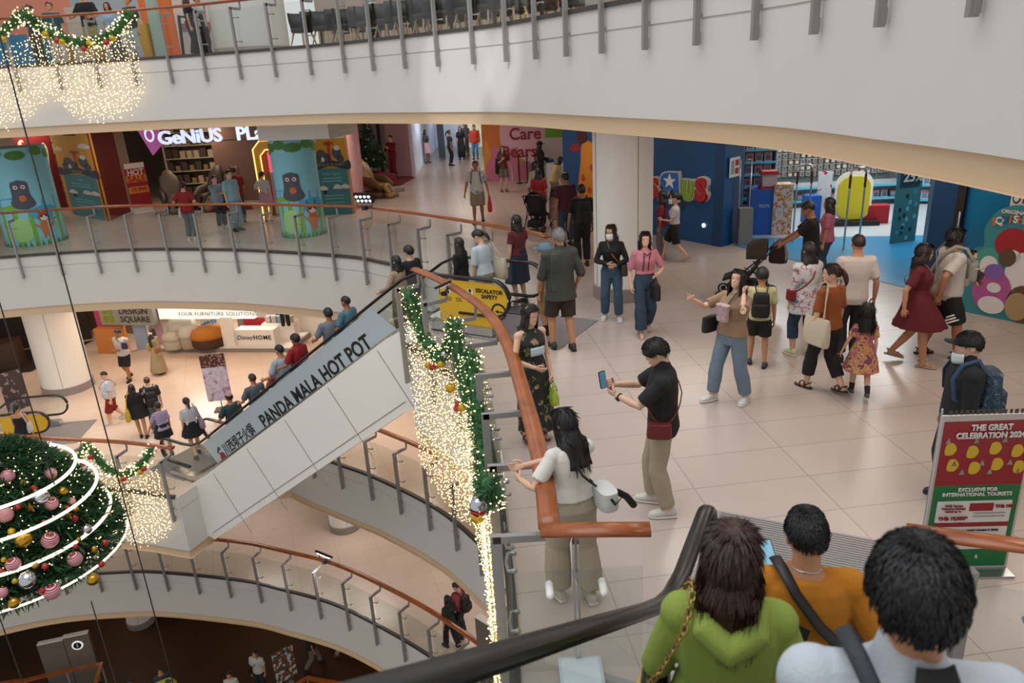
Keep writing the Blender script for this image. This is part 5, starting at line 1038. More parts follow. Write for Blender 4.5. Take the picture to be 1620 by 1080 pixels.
# ------------------------------------------------------------------ shops, signs and boards
class Board:
    """upright panel between two floor points; u runs left to right as one faces it, v up"""
    def __init__(s, p, q, z, v0, v1, label, cat, m, name='board', t=.05, kind=None, group=None):
        p, q = np.array(p[:2], float), np.array(q[:2], float); s.w = float(np.linalg.norm(q - p)); s.h = v1 - v0
        s.th = thing(name, label, cat, (p[0], p[1], z + v0), math.atan2(q[1] - p[1], q[0] - p[0]), group, kind); s.n = 0
        s.L = {}
        b = MB(); b.box((s.w / 2, t / 2, s.h / 2), (s.w, t, s.h)); s.panel = b.build('panel', m, s.th, smooth=False); s.mats = []; s.b = None
    def shape(s, poly, m, layer=1, d=.004):
        k = (m.name, layer); 
        if m.name not in s.L: s.L[m.name] = (MB(), m)
        s.L[m.name][0].prism([(x * s.w, y * s.h) for x, y in poly], -d * layer + d * .7, -d * layer - d * .1); return s
    def ushape(s, poly, m, layer=1): return s.shape([(x / s.w, y / s.h) for x, y in poly], m, layer)
    def text(s, body, u, v, size, m, layer=3, **k): return text(body, size, m, s.th, (u * s.w, -.004 * layer - .003, v * s.h), **k)
    def done(s, name='print'):
        if not s.L: return s
        b = MB(); ms = []
        for i, (mb, m) in enumerate(s.L.values()):
            off = b.n; b.v.append(mb.verts()); b.f += [tuple(q + off for q in f) for f in mb.f]; b.m += [i] * len(mb.f); b.n += mb.n; ms.append(m)
        b.build(name, ms, s.th, smooth=False); return s
def E_(cx, cy, rx, ry=None, n=20): return circ(cx, cy, rx, n, ry)
def wall(p, q, z0, z1, m, name, t=.12): 
    p, q = np.array(p[:2], float), np.array(q[:2], float); d = q - p; b = MB(); b.box((np.linalg.norm(d) / 2, t / 2, (z1 - z0) / 2), (np.linalg.norm(d), t, z1 - z0))
    o = b.build(name, m, smooth=False); o.location = (p[0], p[1], z0); o.rotation_euler = (0, 0, math.atan2(d[1], d[0])); return struct(o)
def boxthing(name, label, cat, c, d, m, rz=0, group=None, bev=.01, part='body', taper=1.0):
    b = MB(); b.box((0, 0, d[2] / 2), d, taper=taper); o = b.build(name, m, smooth=False); o.location = c; o.rotation_euler = (0, 0, rz); return tag(o, label, cat, group)
C = {k: mat(v, .6) for k, v in dict(sky='#3f9ec4', lsky='#7fc0cf', grass='#6fa832', dgrass='#3f7a2c', hippo='#4a4c55', cream='#d9cdbd', orange='#c4662a', dorange='#b5451f', yellow='#c9921a', teal='#3f7f86', navy='#1f3444', white='#d5d0cb', red='#9c1420', dred='#6d0c18', pink='#c98aa0', lilac='#b59ab5', blue='#0d4a94', dblue='#0a376f', black='#15130f', brown='#5a3f2c', green='#4f8f2f', tan='#a3875f', grey='#8f8a86', orng='#d98a2a').items()}
# --- wrapped columns
def wrapcol(x, y, r, h, label, a_mid, flip):
    t = thing('poster_column', label, 'column', (x, y, 0)); b = MB(); b.lathe([(r, 0), (r, h)], n=48); b.build('shaft', C['lsky'], t, auto=50)
    parts = {}
    def wr(poly, m, layer):
        P = np.array(poly, float); v0, v1 = P[:, 1].min(), P[:, 1].max(); rows = np.linspace(v0 + 1e-4, v1 - 1e-4, 16); rr = r + .006 * layer; G_ = []
        for v in rows:
            xs = []
            for i in range(len(P)):
                a, c = P[i], P[(i + 1) % len(P)]
                if (a[1] - v) * (c[1] - v) < 0: xs.append(a[0] + (c[0] - a[0]) * (v - a[1]) / (c[1] - a[1]))
            if len(xs) < 2: xs = [P[:, 0].mean()] * 2
            G_.append([(rr * cos(a_mid + u / r), rr * sin(a_mid + u / r), v) for u in np.linspace(min(xs), max(xs), 9)])
        parts.setdefault(m.name, (MB(), m))[0].loft(G_, 0, False, False)
    k = h / 2.8; hw = pi * r * .62
    wr([(-hw, 1.0 * k), (-hw, 1.35 * k), (-.3, 1.45 * k), (.2, 1.3 * k), (hw, 1.38 * k), (hw, 1.0 * k)], C['sky'], 1)
    wr([(-hw, .0), (-hw, 1.12 * k), (-.4, 1.25 * k), (.0, 1.1 * k), (.3, .95 * k), (hw, 1.05 * k), (hw, 0)], C['grass'], 2)
    wr(blob([(-.05, 1.0 * k), (.35, 1.15 * k), (.7, 1.05 * k), (.6, .8 * k), (.2, .75 * k)]), C['sky'], 3)
    wr(blob([(-.55, .2 * k), (-.5, .75 * k), (-.1, .78 * k), (-.1, .2 * k)]), mat('#9cc77a', .6), 3)
    for u, v, a in ((-.7, 2.6, .25), (-.35, 2.68, .2), (0, 2.6, .28), (.4, 2.68, .22), (.75, 2.58, .25), (-.9, 2.5, .2)): wr(E_(u * hw * .9, v * k, a * .9, .13 * k), C['dgrass'] if u < .3 else C['green'], 3)
    hx = -.15 if flip else -.1
    wr(blob([(hx - .28, 1.2 * k), (hx - .22, 1.5 * k), (hx - .2, 1.85 * k), (hx, 1.92 * k), (hx + .2, 1.85 * k), (hx + .22, 1.5 * k), (hx + .3, 1.2 * k), (hx, 1.08 * k)]), C['hippo'], 4)
    for s in (-1, 1): wr(E_(hx + s * .09, 1.72 * k, .055), C['white'], 5); wr(E_(hx + s * .085, 1.72 * k, .025), C['black'], 6)
    wr(E_(hx + .02, 1.4 * k, .09), C['orange'], 5)
    dx = .3
    wr(blob([(dx - .11, .35 * k), (dx - .13, .62 * k), (dx, .72 * k), (dx + .13, .62 * k), (dx + .11, .35 * k), (dx, .3 * k)]), C['orange'], 4)
    wr(E_(dx, .82 * k, .15, .14 * k), C['dorange'], 5); wr(E_(dx, .78 * k, .10, .08 * k), C['cream'], 6)
    for s in (-1, 1): wr(E_(dx + s * .06, .84 * k, .03), C['black'], 7); wr([(dx + s * .1, .92 * k), (dx + s * .16, 1.08 * k), (dx + s * .13, 1.08 * k), (dx + s * .06, .92 * k)], C['brown'], 4); wr([(dx + s * .04, .35 * k), (dx + s * .04, .2 * k), (dx + s * .1, .2 * k), (dx + s * .1, .35 * k)], C['orange'], 4); wr([(dx + s * .11, .55 * k), (dx + s * .28, .66 * k), (dx + s * .28, .62 * k), (dx + s * .11, .48 * k)], C['orange'], 5)
    for q in np.linspace(-hw, hw, 22): wr([(q, 0), (q + .05, .16 * k), (q + .1, 0)], C['dgrass'], 4)
    b = MB(); ms = []
    for i, (mb, m) in enumerate(parts.values()):
        off = b.n; b.v.append(mb.verts()); b.f += [tuple(j + off for j in f) for f in mb.f]; b.m += [i] * len(mb.f); b.n += mb.n; ms.append(m)
    b.build('artwork', ms, t); return t
wrapcol(-14.0, 22.1, .80, 2.75, 'column wrapped in a jungle print at the far left of the main floor', math.atan2(-22, 14) , 0)
wrapcol(-5.72, 20.95, .60, 2.62, 'column wrapped in a jungle print beside the yellow arch, right of the people in blue', math.atan2(-21, 5.7), 1)
# --- yellow mall pylons
def pylon(px0, px1, px2, label, side, txt=True):
    a, k, c = G(*px0), G(*px1), G(*px2)
    B = Board(a, k, 0, 0, 3.06, label, 'board', C['yellow'], 'display_board', t=.06)
    B.shape(cloud(.8, .80, .3, .06), C['white'], 1); B.shape(cloud(.12, .76, .2, .05), C['cream'], 1)
    B.shape([(.08, 0), (.08, .48), (.92, .48), (.92, 0)], C['teal'], 1)
    for u, v, w_, h_ in ((.3, .62, .12, .05), (.7, .63, .12, .06), (.2, .57, .08, .04), (.45, .58, .09, .05), (.78, .57, .09, .045)): B.shape(E_(u, v, w_, h_), C['hippo'], 2)
    B.shape([(.46, .56), (.48, .73), (.56, .73), (.54, .56)], C['dorange'], 2); B.shape(E_(.52, .73, .13, .02), C['dorange'], 2); B.shape(E_(.72, .68, .08, .025), C['white'], 3); B.shape(E_(.33, .57, .04, .025), C['white'], 3)
    B.shape(blob([(.02, .46), (.0, .55), (.2, .535), (.5, .56), (.8, .535), (1, .55), (.98, .46), (.5, .50)]), C['navy'], 3)
    B.text('GENIUS PLANET', .5, .515, .13, C['tan'], 4); B.text('FUN DAYS', .5, .42, .12, C['lsky'], 3)
    for u, v in ((.25, .28), (.62, .29), (.82, .29)): B.shape(cloud(u, v, .22, .05), C['white'], 2)
    for v in (.38, .35, .2, .17, .13): B.shape(rrect(.5, v, .5, .008, .003), C['lsky'], 2)
    B.shape(E_(.28, .24, .05, .02), C['black'], 3)
    if txt: B.text('centralwOrld', .5, .93, .2, C['black'], 3, bold=.004)
    B.done()
    S = Board(k, c, 0, 0, 3.06, 'side of the display board, ' + side[1], 'board', side[0], 'display_board', t=.06)
    if side[2]:
        for u, v in ((.3, .9), (.7, .8), (.35, .68), (.75, .58), (.3, .48), (.7, .36), (.35, .25), (.7, .15)): S.shape(E_(u, v, .14, .03), C['lilac'], 1)
        S.done()
pylon((112, 338), (173, 350), (207, 334), 'yellow mall display board between the rabbit poster and the dark red wall', (C['dred'], 'plain dark red', 0))
pylon((503, 341), (563, 338), (579, 313), 'yellow mall display board right of the jungle column by the yellow arch', (mat('#c48f86', .6), 'pink with pale petals', 1))
# --- shops behind the far gallery
WT = mat('#b8a79b', .6)
wall((-30, 34), (-5.6, 38), 0, 3.2, mat('#8a7768', .7), 'wall_back'); wall((-22, 30), (-14.2, 29), 0, 3.2, mat('#a8968a', .7), 'wall_left')
B = Board(G(52, 338), G(108, 330), 0, 0, 2.75, 'red poster board with a white rabbit-like shape at the far left', 'poster', C['dred'], 'poster_board')
B.shape(blob([(.25, .95), (.35, .72), (.6, .74), (.75, .9), (.85, .82), (.8, .6), (.75, .5), (.7, .3), (.5, .28), (.42, .45), (.3, .5), (.28, .68), (.1, .9)]), C['cream'], 1); B.shape(blob([(.2, .92), (.3, .72), (.42, .74), (.3, .9)]), C['red'], 2); B.done()
p0 = G(52, 338); rz = 0
for k in range(3):
    sh = thing('shop_shelf', ('tall warm-lit shop shelf behind the rabbit poster', 'tall warm-lit shop shelf behind the pink angled sign', 'wide grey shop shelf under the glowing letters')[k], 'shelf', (((-18.0, 29.2), (-13.0, 29.5), (-11.2, 31.5))[k]) + (0,))
    w_ = (2.2, 2.0, 3.2)[k]; b = MB()
    for z in np.arange(.1, 3.0, .48): b.box((w_ / 2, .2, z), (w_, .4, .03))
    for x in (0, w_): b.box((x, .2, 1.5), (.04, .42, 3.0))
    b.box((w_ / 2, .42, 1.5), (w_, .03, 3.0), m=1); b.build('shelving', [mat('#b8ada0', .6), mat('#6a5848', .8)], sh, smooth=False)
    gname = ('goods on the shelf behind the rabbit poster', 'goods on the shelf behind the pink sign', 'goods on the shelf under the glowing letters')[k]
    glabel = ('small dark goods on the shelf behind the rabbit poster', 'small goods on the shelf behind the pink angled sign', 'small boxed goods on the grey shelf under the letters')[k]; proto = []
    for r_ in range(6):
        for j in range(int(w_ / .27)):
            c = (sh.location[0] + .14 + j * .27, sh.location[1] + .17, .115 + .48 * r_)
            if len(proto) < 3: o = boxthing('shelf_goods', glabel, 'goods', c, (.16 + .03 * len(proto), .2, .2 + .07 * len(proto)), mat(('#8d7a5a', '#b3a488', '#4a3c34')[len(proto)], .6), 0, gname); proto.append(o)
            else: dup(random.choice(proto), c, 0)
# glowing shop letters
ls = thing('shop_sign', 'glowing white letters of the shop sign over the far gallery', 'sign', (-9.4, 25.6, 2.58)); GLOW = mat('#cfdcff', .4, emit=.85)
for dx, body in ((-.90, 'GeNiUS'), (1.08, 'PLa')): text(body, .6, GLOW, ls, (dx, 0, -.03), bold=.013, ext=.05, xs=1.05)
b = MB(); b.tube([(-1.95, .12, .36), (2.0, .12, .36)], .03, 6); b.tube([(-1.95, .12, -.2), (2.0, .12, -.2)], .02, 6); b.build('rail', DARKST, ls)
b = MB(); b.prism([(-2.65, .45), (-2.25, -.55), (-1.8, -.15), (-1.95, .45)], .0, .08, 0); b.prism(E_(-2.22, .12, .16, .24), -.012, .0, 1); b.prism(E_(-2.22, .10, .10, .15), -.02, -.012, 0); b.prism(E_(-2.22, .38, .1, .09), -.014, -.002, 1); b.build('logo_panel', [mat('#a0508c', .5, emit=.4), GLOW], ls, smooth=False)
B = Board((-10.7, 28.4), (-8.8, 28.0), 0, 0, 3.1, 'brown partition behind the people in light blue', 'partition', mat('#8a6a5c', .7), 'partition', t=.1); B2 = Board((-8.8, 28.0), (-7.9, 27.4), 0, 0, 3.1, 'pale lilac partition left of the yellow arch', 'partition', mat('#a89cbf', .6), 'partition', t=.1)
# massage chairs
def armchair(x, y, rz, label, m1, m2, z=0, s=1.0):
    t = thing('massage_chair', label, 'chair', (x, y, z), rz); t.scale = (s, s, s)
    b = MB(); b.tube([(0, -.35, .42), (0, .1, .40), (0, .3, .55)], [.2, .24, .24], 12, sq=(.55, 1.2), up0=(0, 0, 1)); b.build('seat', m1, t)
    b = MB(); b.tube([(0, .22, .5), (0, .42, .85), (0, .55, 1.15), (0, .6, 1.25)], [.24, .29, .26, .17], 12, sq=(.5, 1.15), up0=(0, 1, .4)); b.build('backrest', m1, t)
    for sx in (-1, 1):
        b = MB(); b.tube([(sx * .36, -.38, .42), (sx * .37, -.1, .58), (sx * .36, .25, .62), (sx * .34, .45, .7)], [.1, .13, .13, .09], 10, sq=(1.3, .8)); b.build('arm', m2, t)
    b = MB(); b.tube([(-.12, -.42, .4), (-.13, -.62, .18)], [.1, .09], 8); b.tube([(.12, -.42, .4), (.13, -.62, .18)], [.1, .09], 8); b.box((0, -.62, .1), (.5, .25, .18)); b.build('footrest', m1, t)
    b = MB(); b.box((0, .05, .14), (.6, .8, .26), taper=.85); b.build('base', m2, t); return t
MC = mat('#6a5a4c', .5); MD = mat('#3f342c', .5)
armchair(-11.6, 26.4, .5, 'brown massage chair nearest the sale stand', MC, MD); armchair(-10.6, 27.2, -.3, 'brown massage chair in the middle of the shop front', MD, MC); armchair(-9.9, 26.5, -.8, 'tan massage chair before the brown partition', mat('#7d6a58', .5), MD)
armchair(*G(598, 312)[:2], 1.1, 'gold and brown massage chair on the red carpet by the little tree', mat('#8a6a3c', .35), mat('#5a3f24', .4))
B = Board(G(212, 339), G(244, 334), 0, .25, 1.75, 'red and yellow sale poster stand before the massage chairs', 'sign', C['red'], 'sale_sign', t=.03)
B.shape(rrect(.5, .93, .96, .12, .02), C['cream'], 1); B.shape(rrect(.5, .64, .96, .17, .02), C['orng'], 1); B.shape(rrect(.5, .38, .96, .15, .02), C['orng'], 1); B.text('HOT', .5, .78, .26, C['white'], 2, bold=.006); B.text('SALE', .5, .63, .28, C['red'], 3, bold=.008); B.text('19,990', .5, .38, .2, C['red'], 3, bold=.004); B.done()
b = MB(); b.box((B.w / 2, .06, -.12), (B.w, .04, .24)); b.box((B.w / 2, .06, -.23), (B.w, .4, .03)); b.build('stand', C['white'], B.th, smooth=False)
cp = None; MB().prism([tuple(G(*q)[:2]) for q in ((310, 338), (404, 329), (404, 316), (330, 318))], 0, .03, M=Matrix(((1, 0, 0, 0), (0, 0, -1, 0), (0, 1, 0, 0), (0, 0, 0, 1))))
def carpet(pxs, label, m, h=.02):
    P = [G(*q) for q in pxs]; k = len(P); b = MB(); b.add([(p[0], p[1], 0.002) for p in P] + [(p[0], p[1], h) for p in P], [tuple(range(k, 2 * k))] + [(i, (i + 1) % k, (i + 1) % k + k, i + k) for i in range(k)]); o = b.build('carpet', m, smooth=False); return tag(o, label, 'carpet')
carpet([(318, 337), (400, 331), (398, 322), (330, 325)], 'red carpet strip under the people in light blue', mat('#7a141c', .9))
carpet([(583, 322), (657, 281), (640, 276), (585, 290)], 'dark red carpet under the little tree and the man in red', mat('#6d1420', .9))
# yellow arch gate
ga = G(405, 350); t = thing('arch_gate', 'yellow arch with glowing edge and pink lit window', 'arch', (ga[0] + .62, ga[1] + .6, 0), -.1)
def archpts(w_, h_, c_=.25): return [(-w_, 0), (-w_, h_ - c_), (-w_ + c_, h_), (w_ - c_, h_), (w_, h_ - c_), (w_, 0)]
o_ = archpts(.56, 2.4); i_ = archpts(.34, 2.12, .18); b = MB(); V = [(x, 0, z) for x, z in o_ + i_] + [(x, .5, z) for x, z in o_ + i_]; F = []
for k in range(5): F += [(k, k + 1, k + 7, k + 6), (k + 12, k + 18, k + 19, k + 13), (k, k + 12, k + 13, k + 1), (k + 6, k + 7, k + 19, k + 18)]
b.add(V, F); b.build('arch', mat('#a8862a', .5), t, smooth=False)
for nm_, pts in (('outer_tube', o_), ('inner_tube', i_)): b = MB(); b.tube([(x, -.02, z) for x, z in pts], .018, 6); b.build(nm_, mat('#ffb45a', .4, emit=3), t)
b = MB(); b.box((0, .45, 1.72), (.62, .03, .7)); b.build('lit_window', mat('#e0607c', .5, emit=.8), t, smooth=False)
wall((-7.9, 27.4), (-6.3, 27.0), 0, 3.1, mat('#8a2a24', .7), 'wall_gate')
# hanging soffit box
b = MB(); b.box((0, 0, 0), (2.0, 1.6, .62)); o = b.build('ceiling_bulkhead', WHITE, smooth=False); o.location = (-5.1, 20.45, 2.98); o.rotation_euler = (0, 0, -.25); struct(o)
# little tree corner
wall((-7.6, 34.4), (-5.0, 33.2), 0, 3.2, mat('#94888c', .6), 'wall_corner'); B = Board((-4.95, 32.9), G(657, 279), 0, 0, 3.1, 'pink panel behind the man in dark red', 'partition', mat('#b58d98', .6), 'partition'); b = MB(); b.box((0, 0, 1.55), (.14, .14, 3.1)); o = b.build('post', BLACK, smooth=False); o.location = (-5.0, 31.6, 0); tag(o, 'black upright post beside the little Christmas tree', 'post')
wall(G(657, 279), (-3.85, 37), 0, 3.2, mat('#c9d0e0', .5), 'wall_corridor')
NEEDLE = mat('#16331c', .7, var=.4, vscale=30); NEEDLE2 = mat('#35683a', .7, var=.4, vscale=20)
def sprigs(b, P, N, L, rs, m=0, droop=.25, n=7):          # tufts of needles around each point
    for p, nn in zip(P, N):
        nn = nrm(nn)
        for _ in range(n):
            d = nrm(nn + rs.normal(0, .65, 3)); d[2] -= droop; d = nrm(d); s_ = nrm(np.cross(d, rs.normal(0, 1, 3))); l = L * rs.uniform(.6, 1.2)
            b.add([p - s_ * l * .04, p + d * l * .5 - s_ * l * .085, p + d * l, p + d * l * .5 + s_ * l * .085], [(0, 1, 2, 3)], m)
def minitree(x, y, z, h, r, label):
    t = thing('christmas_tree', label, 'Christmas tree', (x, y, z)); b = MB(); rs = np.random.default_rng(3); b.lathe([(.001, h), (r * .25, h * .75), (r * .9, .25)], n=12)
    P, N = [], []
    for _ in range(260): q = rs.uniform(0, 1) ** .6; a = rs.uniform(0, 2 * pi); rr = r * q; zz = h - (h - .2) * q; P.append((rr * cos(a), rr * sin(a), zz)); N.append((cos(a), sin(a), .2))
    sprigs(b, P, N, .22, rs, n=5); b.build('foliage', NEEDLE, t); b = MB(); b.tube([(0, 0, 0), (0, 0, h * .5)], .05, 8); b.build('trunk', C['brown'], t); b = MB(); b.ell((0, 0, h + .06), (.08, .03, .1), nu=8, nv=5); b.build('topper', mat('#c9a83c', .4), t)
    b = MB()
    for k in range(26): i = rs.integers(len(P)); p = np.array(P[i]) * [1.12, 1.12, 1]; b.ell(p, .045, nu=8, nv=5)
    q = b.build('ornaments', mat('#b8a894', .3), t); q['kind'] = 'stuff'
g_ = G(590, 296); minitree(g_[0], g_[1], .55, 1.95, .62, 'small decorated Christmas tree on a red box on the carpet')
boxthing('gift_pedestal', 'large red box under the little Christmas tree', 'box', (g_[0], g_[1], .02), (.85, .85, .56), C['red'], .3)
g2 = G(612, 297); boxthing('gift_pedestal', 'lower red box right of the little Christmas tree', 'box', (g2[0], g2[1], .02), (.7, .6, .5), C['dred'], .5); g2 = G(612, 303); boxthing('display_plinth', 'low grey plinth on the red carpet', 'plinth', (g2[0] + .2, g2[1], .02), (.9, .5, .12), C['grey'], .3)
# corridor end
CORR = mat('#c9d3e2', .35)
wall((-3.85, 37), (-3.9, 60), 0, 3.3, mat('#a9b4cc', .5), 'wall_corridor'); wall((-3.9, 46), (-2.2, 46), 0, 3.3, CORR, 'wall_corridor'); wall((-4, 58), (3, 58), 0, 3.3, mat('#b8b0a4', .6), 'wall_end')
for k, (x, y, m_, lab) in enumerate(((-1.9, 45, '#c9c3a0', 'pale yellow lit shop panel at the corridor end'), (-.9, 46, '#a89f7a', 'olive lit shop panel at the corridor end'), (-3.3, 40, '#5a5c66', 'dark shop window panel at the corridor corner'))): Board((x, y), (x + (.8 if k < 2 else .35), y - .1), 0, 0, 3.0, lab, 'panel', mat(m_, .5, emit=.35 if k < 2 else 0), 'lit_panel')
# bears poster wall
B = Board(G(768, 287), G(893, 283), 0, 0, 3.15, 'orange and green poster wall with red lettering', 'poster wall', mat('#c9702a', .6), 'poster_wall')
B.shape([(.42, 0), (.5, .35), (.62, .6), (.72, 1), (1, 1), (1, 0)], C['grass'], 1); B.shape(blob([(.25, .75), (.23, .42), (.38, .32), (.5, .25), (.62, .2), (.75, .42), (.76, .7), (.5, .8)]), mat('#d6a9b4', .6), 2)
B.shape(blob([(.04, .02), (.02, .2), (.1, .3), (.1, .4), (.2, .42), (.3, .38), (.42, .4), (.44, .3), (.42, .12), (.5, .06), (.5, .01), (.2, .0)]), mat('#bf6f8c', .6), 3); B.shape(blob([(.42, .04), (.44, .2), (.58, .22), (.62, .08), (.55, .02)]), mat('#b0607c', .6), 4); B.shape(blob([(.0, .1), (.03, .5), (.1, .3), (.1, .1)]), C['orng'], 2)
B.text('Care', .53, .555, .62, mat('#8d1424', .6), 5, bold=.012); B.text('Bears', .45, .345, .62, mat('#8d1424', .6), 5, bold=.012); B.done()
bt = thing('booth_table', 'small white booth table with a panel by the poster wall', 'booth', tuple(G(880, 296))); b = MB(); b.box((0, 0, .45), (.7, .5, .9)); b.build('counter', C['white'], bt, smooth=False); b = MB(); b.box((.0, .6, .85), (.85, .04, 1.7)); b.build('panel', mat('#c9bcb8', .6), bt, smooth=False)
for k in range(3):
    g_ = G(822 + k * 13, 290 - k); s_ = thing('queue_post', ('slim dark queue post nearest the woman by the bears poster', 'middle slim dark queue post by the green poster side', 'slim dark queue post nearest the booth')[k], 'post', tuple(g_)); b = MB(); b.lathe([(.14, 0), (.14, .02), (.03, .04), (.025, 1.0), (.04, 1.01), (.04, 1.06)], n=12); b.build('pole', mat('#3a2f22', .4, .5), s_)
# --- toy shop front
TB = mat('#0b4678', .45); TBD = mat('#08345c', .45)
P0 = np.array([1.7, 21.1]); P1 = np.array([4.9, 16.55])
B = Board(P0, P1, 0, 0, 3.14, 'tall blue toy shop wall with raised coloured letters and a yellow-orange shape', 'shop wall', TB, 'shop_wall', t=.3)
B.ushape(blob([(.55, .0), (.62, .9), (.75, 1.6), (.8, 2.05), (1.0, 2.2), (1.32, 2.05), (1.4, 1.5), (1.4, .6), (1.38, 0)]), mat('#cf7f1c', .5), 1); B.ushape(blob([(.3, 1.95), (.52, 2.1), (.75, 2.0), (.55, 1.88)]), C['red'], 1); B.ushape(blob([(.68, 2.1), (.62, 2.4), (.78, 2.75), (.95, 2.5), (1.05, 2.2)]), mat('#4a1a20', .5), 2)
for u, v in ((.85, 1.2), (1.1, .9), (.95, .5), (1.2, 1.5)): B.ushape(blob([(u - .09, v), (u, v + .1), (u + .09, v), (u, v - .1)]), C['dorange'], 2)
B.done('artwork')
UO = mat('#c9c6c0', .5)
def raised(B, body, u, v, size, m, bold, dx=1.0): 
    text(body, size, UO, B.th, (u, -.05, v), bold=bold + .03, ext=.05, xs=dx, name='letter_rim'); return text(body, size, m, B.th, (u, -.085, v), bold=bold, ext=.055, xs=dx, name='letter')
raised(B, 'S', 3.56, 1.16, .62, mat('#b01420', .4), .03); raised(B, 'U', 4.62, 1.20, .56, mat('#7fa81e', .4), .04, .8); raised(B, 'S', 5.01, 1.24, .66, mat('#b01420', .4), .04)
b = MB()
RP = [(3.98, .92), (4.14, .86), (4.28, 1.22), (4.40, 1.22), (4.42, .80), (4.62, .80), (4.58, 1.98), (4.5, 2.06), (4.2, 2.05), (4.02, 1.92), (3.96, 1.7), (3.98, 1.45), (4.1, 1.3)]
RP = [(x - .24, .95 + (z - .8) * .53 + .0) for x, z in RP]; b.prism(blob(RP, 3), -.09, -.005, 0); cx, cz = 4.03, 1.29
b.prism([((x - cx) * .88 + cx, (z - cz) * .9 + cz) for x, z in blob(RP, 3)], -.10, -.05, 1)
b.prism([(4.05 + (.21 if i % 2 == 0 else .085) * sin(i * pi / 5), 1.38 + (.19 if i % 2 == 0 else .075) * cos(i * pi / 5)) for i in range(10)], -.11, -.095, 2); b.build('letter', [UO, mat('#2468b8', .4), PWHITE], B.th, smooth=False)
b = MB(); b.ell((5.05, -.02, .44), (.05, .03, .05)); b.build('wall_light', mat('#f0f4ff', .4, emit=2), B.th)
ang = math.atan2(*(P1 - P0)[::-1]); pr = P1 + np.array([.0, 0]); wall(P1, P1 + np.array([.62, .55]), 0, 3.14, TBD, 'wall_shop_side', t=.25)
Bn = Board(P1 + np.array([.12, .02]), P1 + np.array([.42, .28]), 0, 1.55, 1.98, 'white notice with two red marks on the blue shop pillar', 'notice', C['white'], 'notice', t=.01); Bn.shape(rrect(.7, .72, .34, .3, .02), C['red'], 1); Bn.shape(rrect(.7, .3, .34, .3, .02), C['red'], 1); Bn.shape(rrect(.28, .5, .3, .7, .02), C['grey'], 1); Bn.done()
# right-hand blue front with glass door
Q0, Q1 = np.array([7.15, 12.3]), np.array([8.75, 9.6])
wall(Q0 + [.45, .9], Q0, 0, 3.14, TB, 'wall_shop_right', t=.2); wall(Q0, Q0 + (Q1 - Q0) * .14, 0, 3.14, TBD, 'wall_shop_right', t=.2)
dd = Q1 - Q0
dB = Board(Q0 + dd * .14, Q0 + dd * .48, 0, 0, 3.14, 'teal glass shop door with a black frame behind the father', 'door', mat('#0f6a94', .15), 'glass_door', t=.04); W2 = dB.w
b = MB()
for x in (.06, W2 - .04): b.box((x, -.03, 1.57), (.13, .09, 3.14))
b.box((W2 / 2, -.03, .1), (W2, .09, .2)); b.build('door_frame', BLACK, dB.th, smooth=False); b = MB(); b.tube([(.1, -.11, .8), (.1, -.11, 1.5)], .02, 8); b.build('door_handle', CHROME, dB.th)
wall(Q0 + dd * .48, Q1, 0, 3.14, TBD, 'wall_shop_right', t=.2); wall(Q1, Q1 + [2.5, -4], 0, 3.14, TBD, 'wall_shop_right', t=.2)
S0, S1 = np.array([7.10, 11.55]), np.array([8.65, 9.25])
B = Board(S0, S1, 0, 0, .12, 'teal cut-out board of plump coloured shapes with arched lettering', 'board', C['teal'], 'cutout_board', t=.05); TE = mat('#2f7f84', .6)
B.ushape(blob([(.1, .02), (.13, .3), (.36, .45), (.36, 1.0), (.5, 1.1), (.48, 1.4), (.65, 1.68), (.95, 1.76), (1.35, 1.62), (1.62, 1.2), (1.62, .02), (.9, .0)]), TE, 1); B.L[TE.name][0].v[0][:, 1] = np.where(B.L[TE.name][0].v[0][:, 1] > -.003, .04, -.004)
for cx, cz, rx, rz_, m_, ly in ((.9, 1.18, .25, .25, C['red'], 2), (.92, 1.0, .12, .1, C['white'], 3), (.6, .85, .2, .24, mat('#3f8f84', .6), 2), (.62, .81, .13, .15, C['white'], 3), (1.12, .75, .27, .34, C['white'], 3), (.86, .97, .12, .14, C['brown'], 4), (.72, .42, .28, .34, mat('#a8508c', .6), 5), (.75, .2, .19, .14, C['white'], 6), (.75, .48, .1, .08, C['white'], 6), (.72, .73, .14, .12, mat('#7a5aa0', .6), 6), (1.17, .3, .23, .29, C['brown'], 5), (1.11, .25, .17, .22, C['tan'], 6)): B.ushape(E_(cx, cz, rx, rz_), m_, ly)
for i, ch in enumerate('SQUISHMALLOWS'): text(ch, .15, (C['orange'], C['white'], C['blue'], C['orange'], C['white'])[i % 5], B.th, (.60 + i * .072, -.03, 1.46 + .10 * sin(pi * (i + 1) / 11.5)), bold=.005)
text('ORIGINAL', .08, C['cream'], B.th, (.86, -.03, 1.66), bold=.002); B.done()
Bn = Board(S0 + (S1 - S0) * .25 + [.12, .06], S0 + (S1 - S0) * .36 + [.12, .06], 0, 1.68, 1.95, 'white notice with a round mark and a red block above the cut-out board', 'notice', C['white'], 'notice', t=.01); Bn.shape(rrect(.72, .6, .4, .5, .02), C['red'], 1); Bn.shape(E_(.25, .6, .18, .3), C['black'], 1); Bn.shape(E_(.25, .6, .12, .2), C['white'], 2); Bn.done()
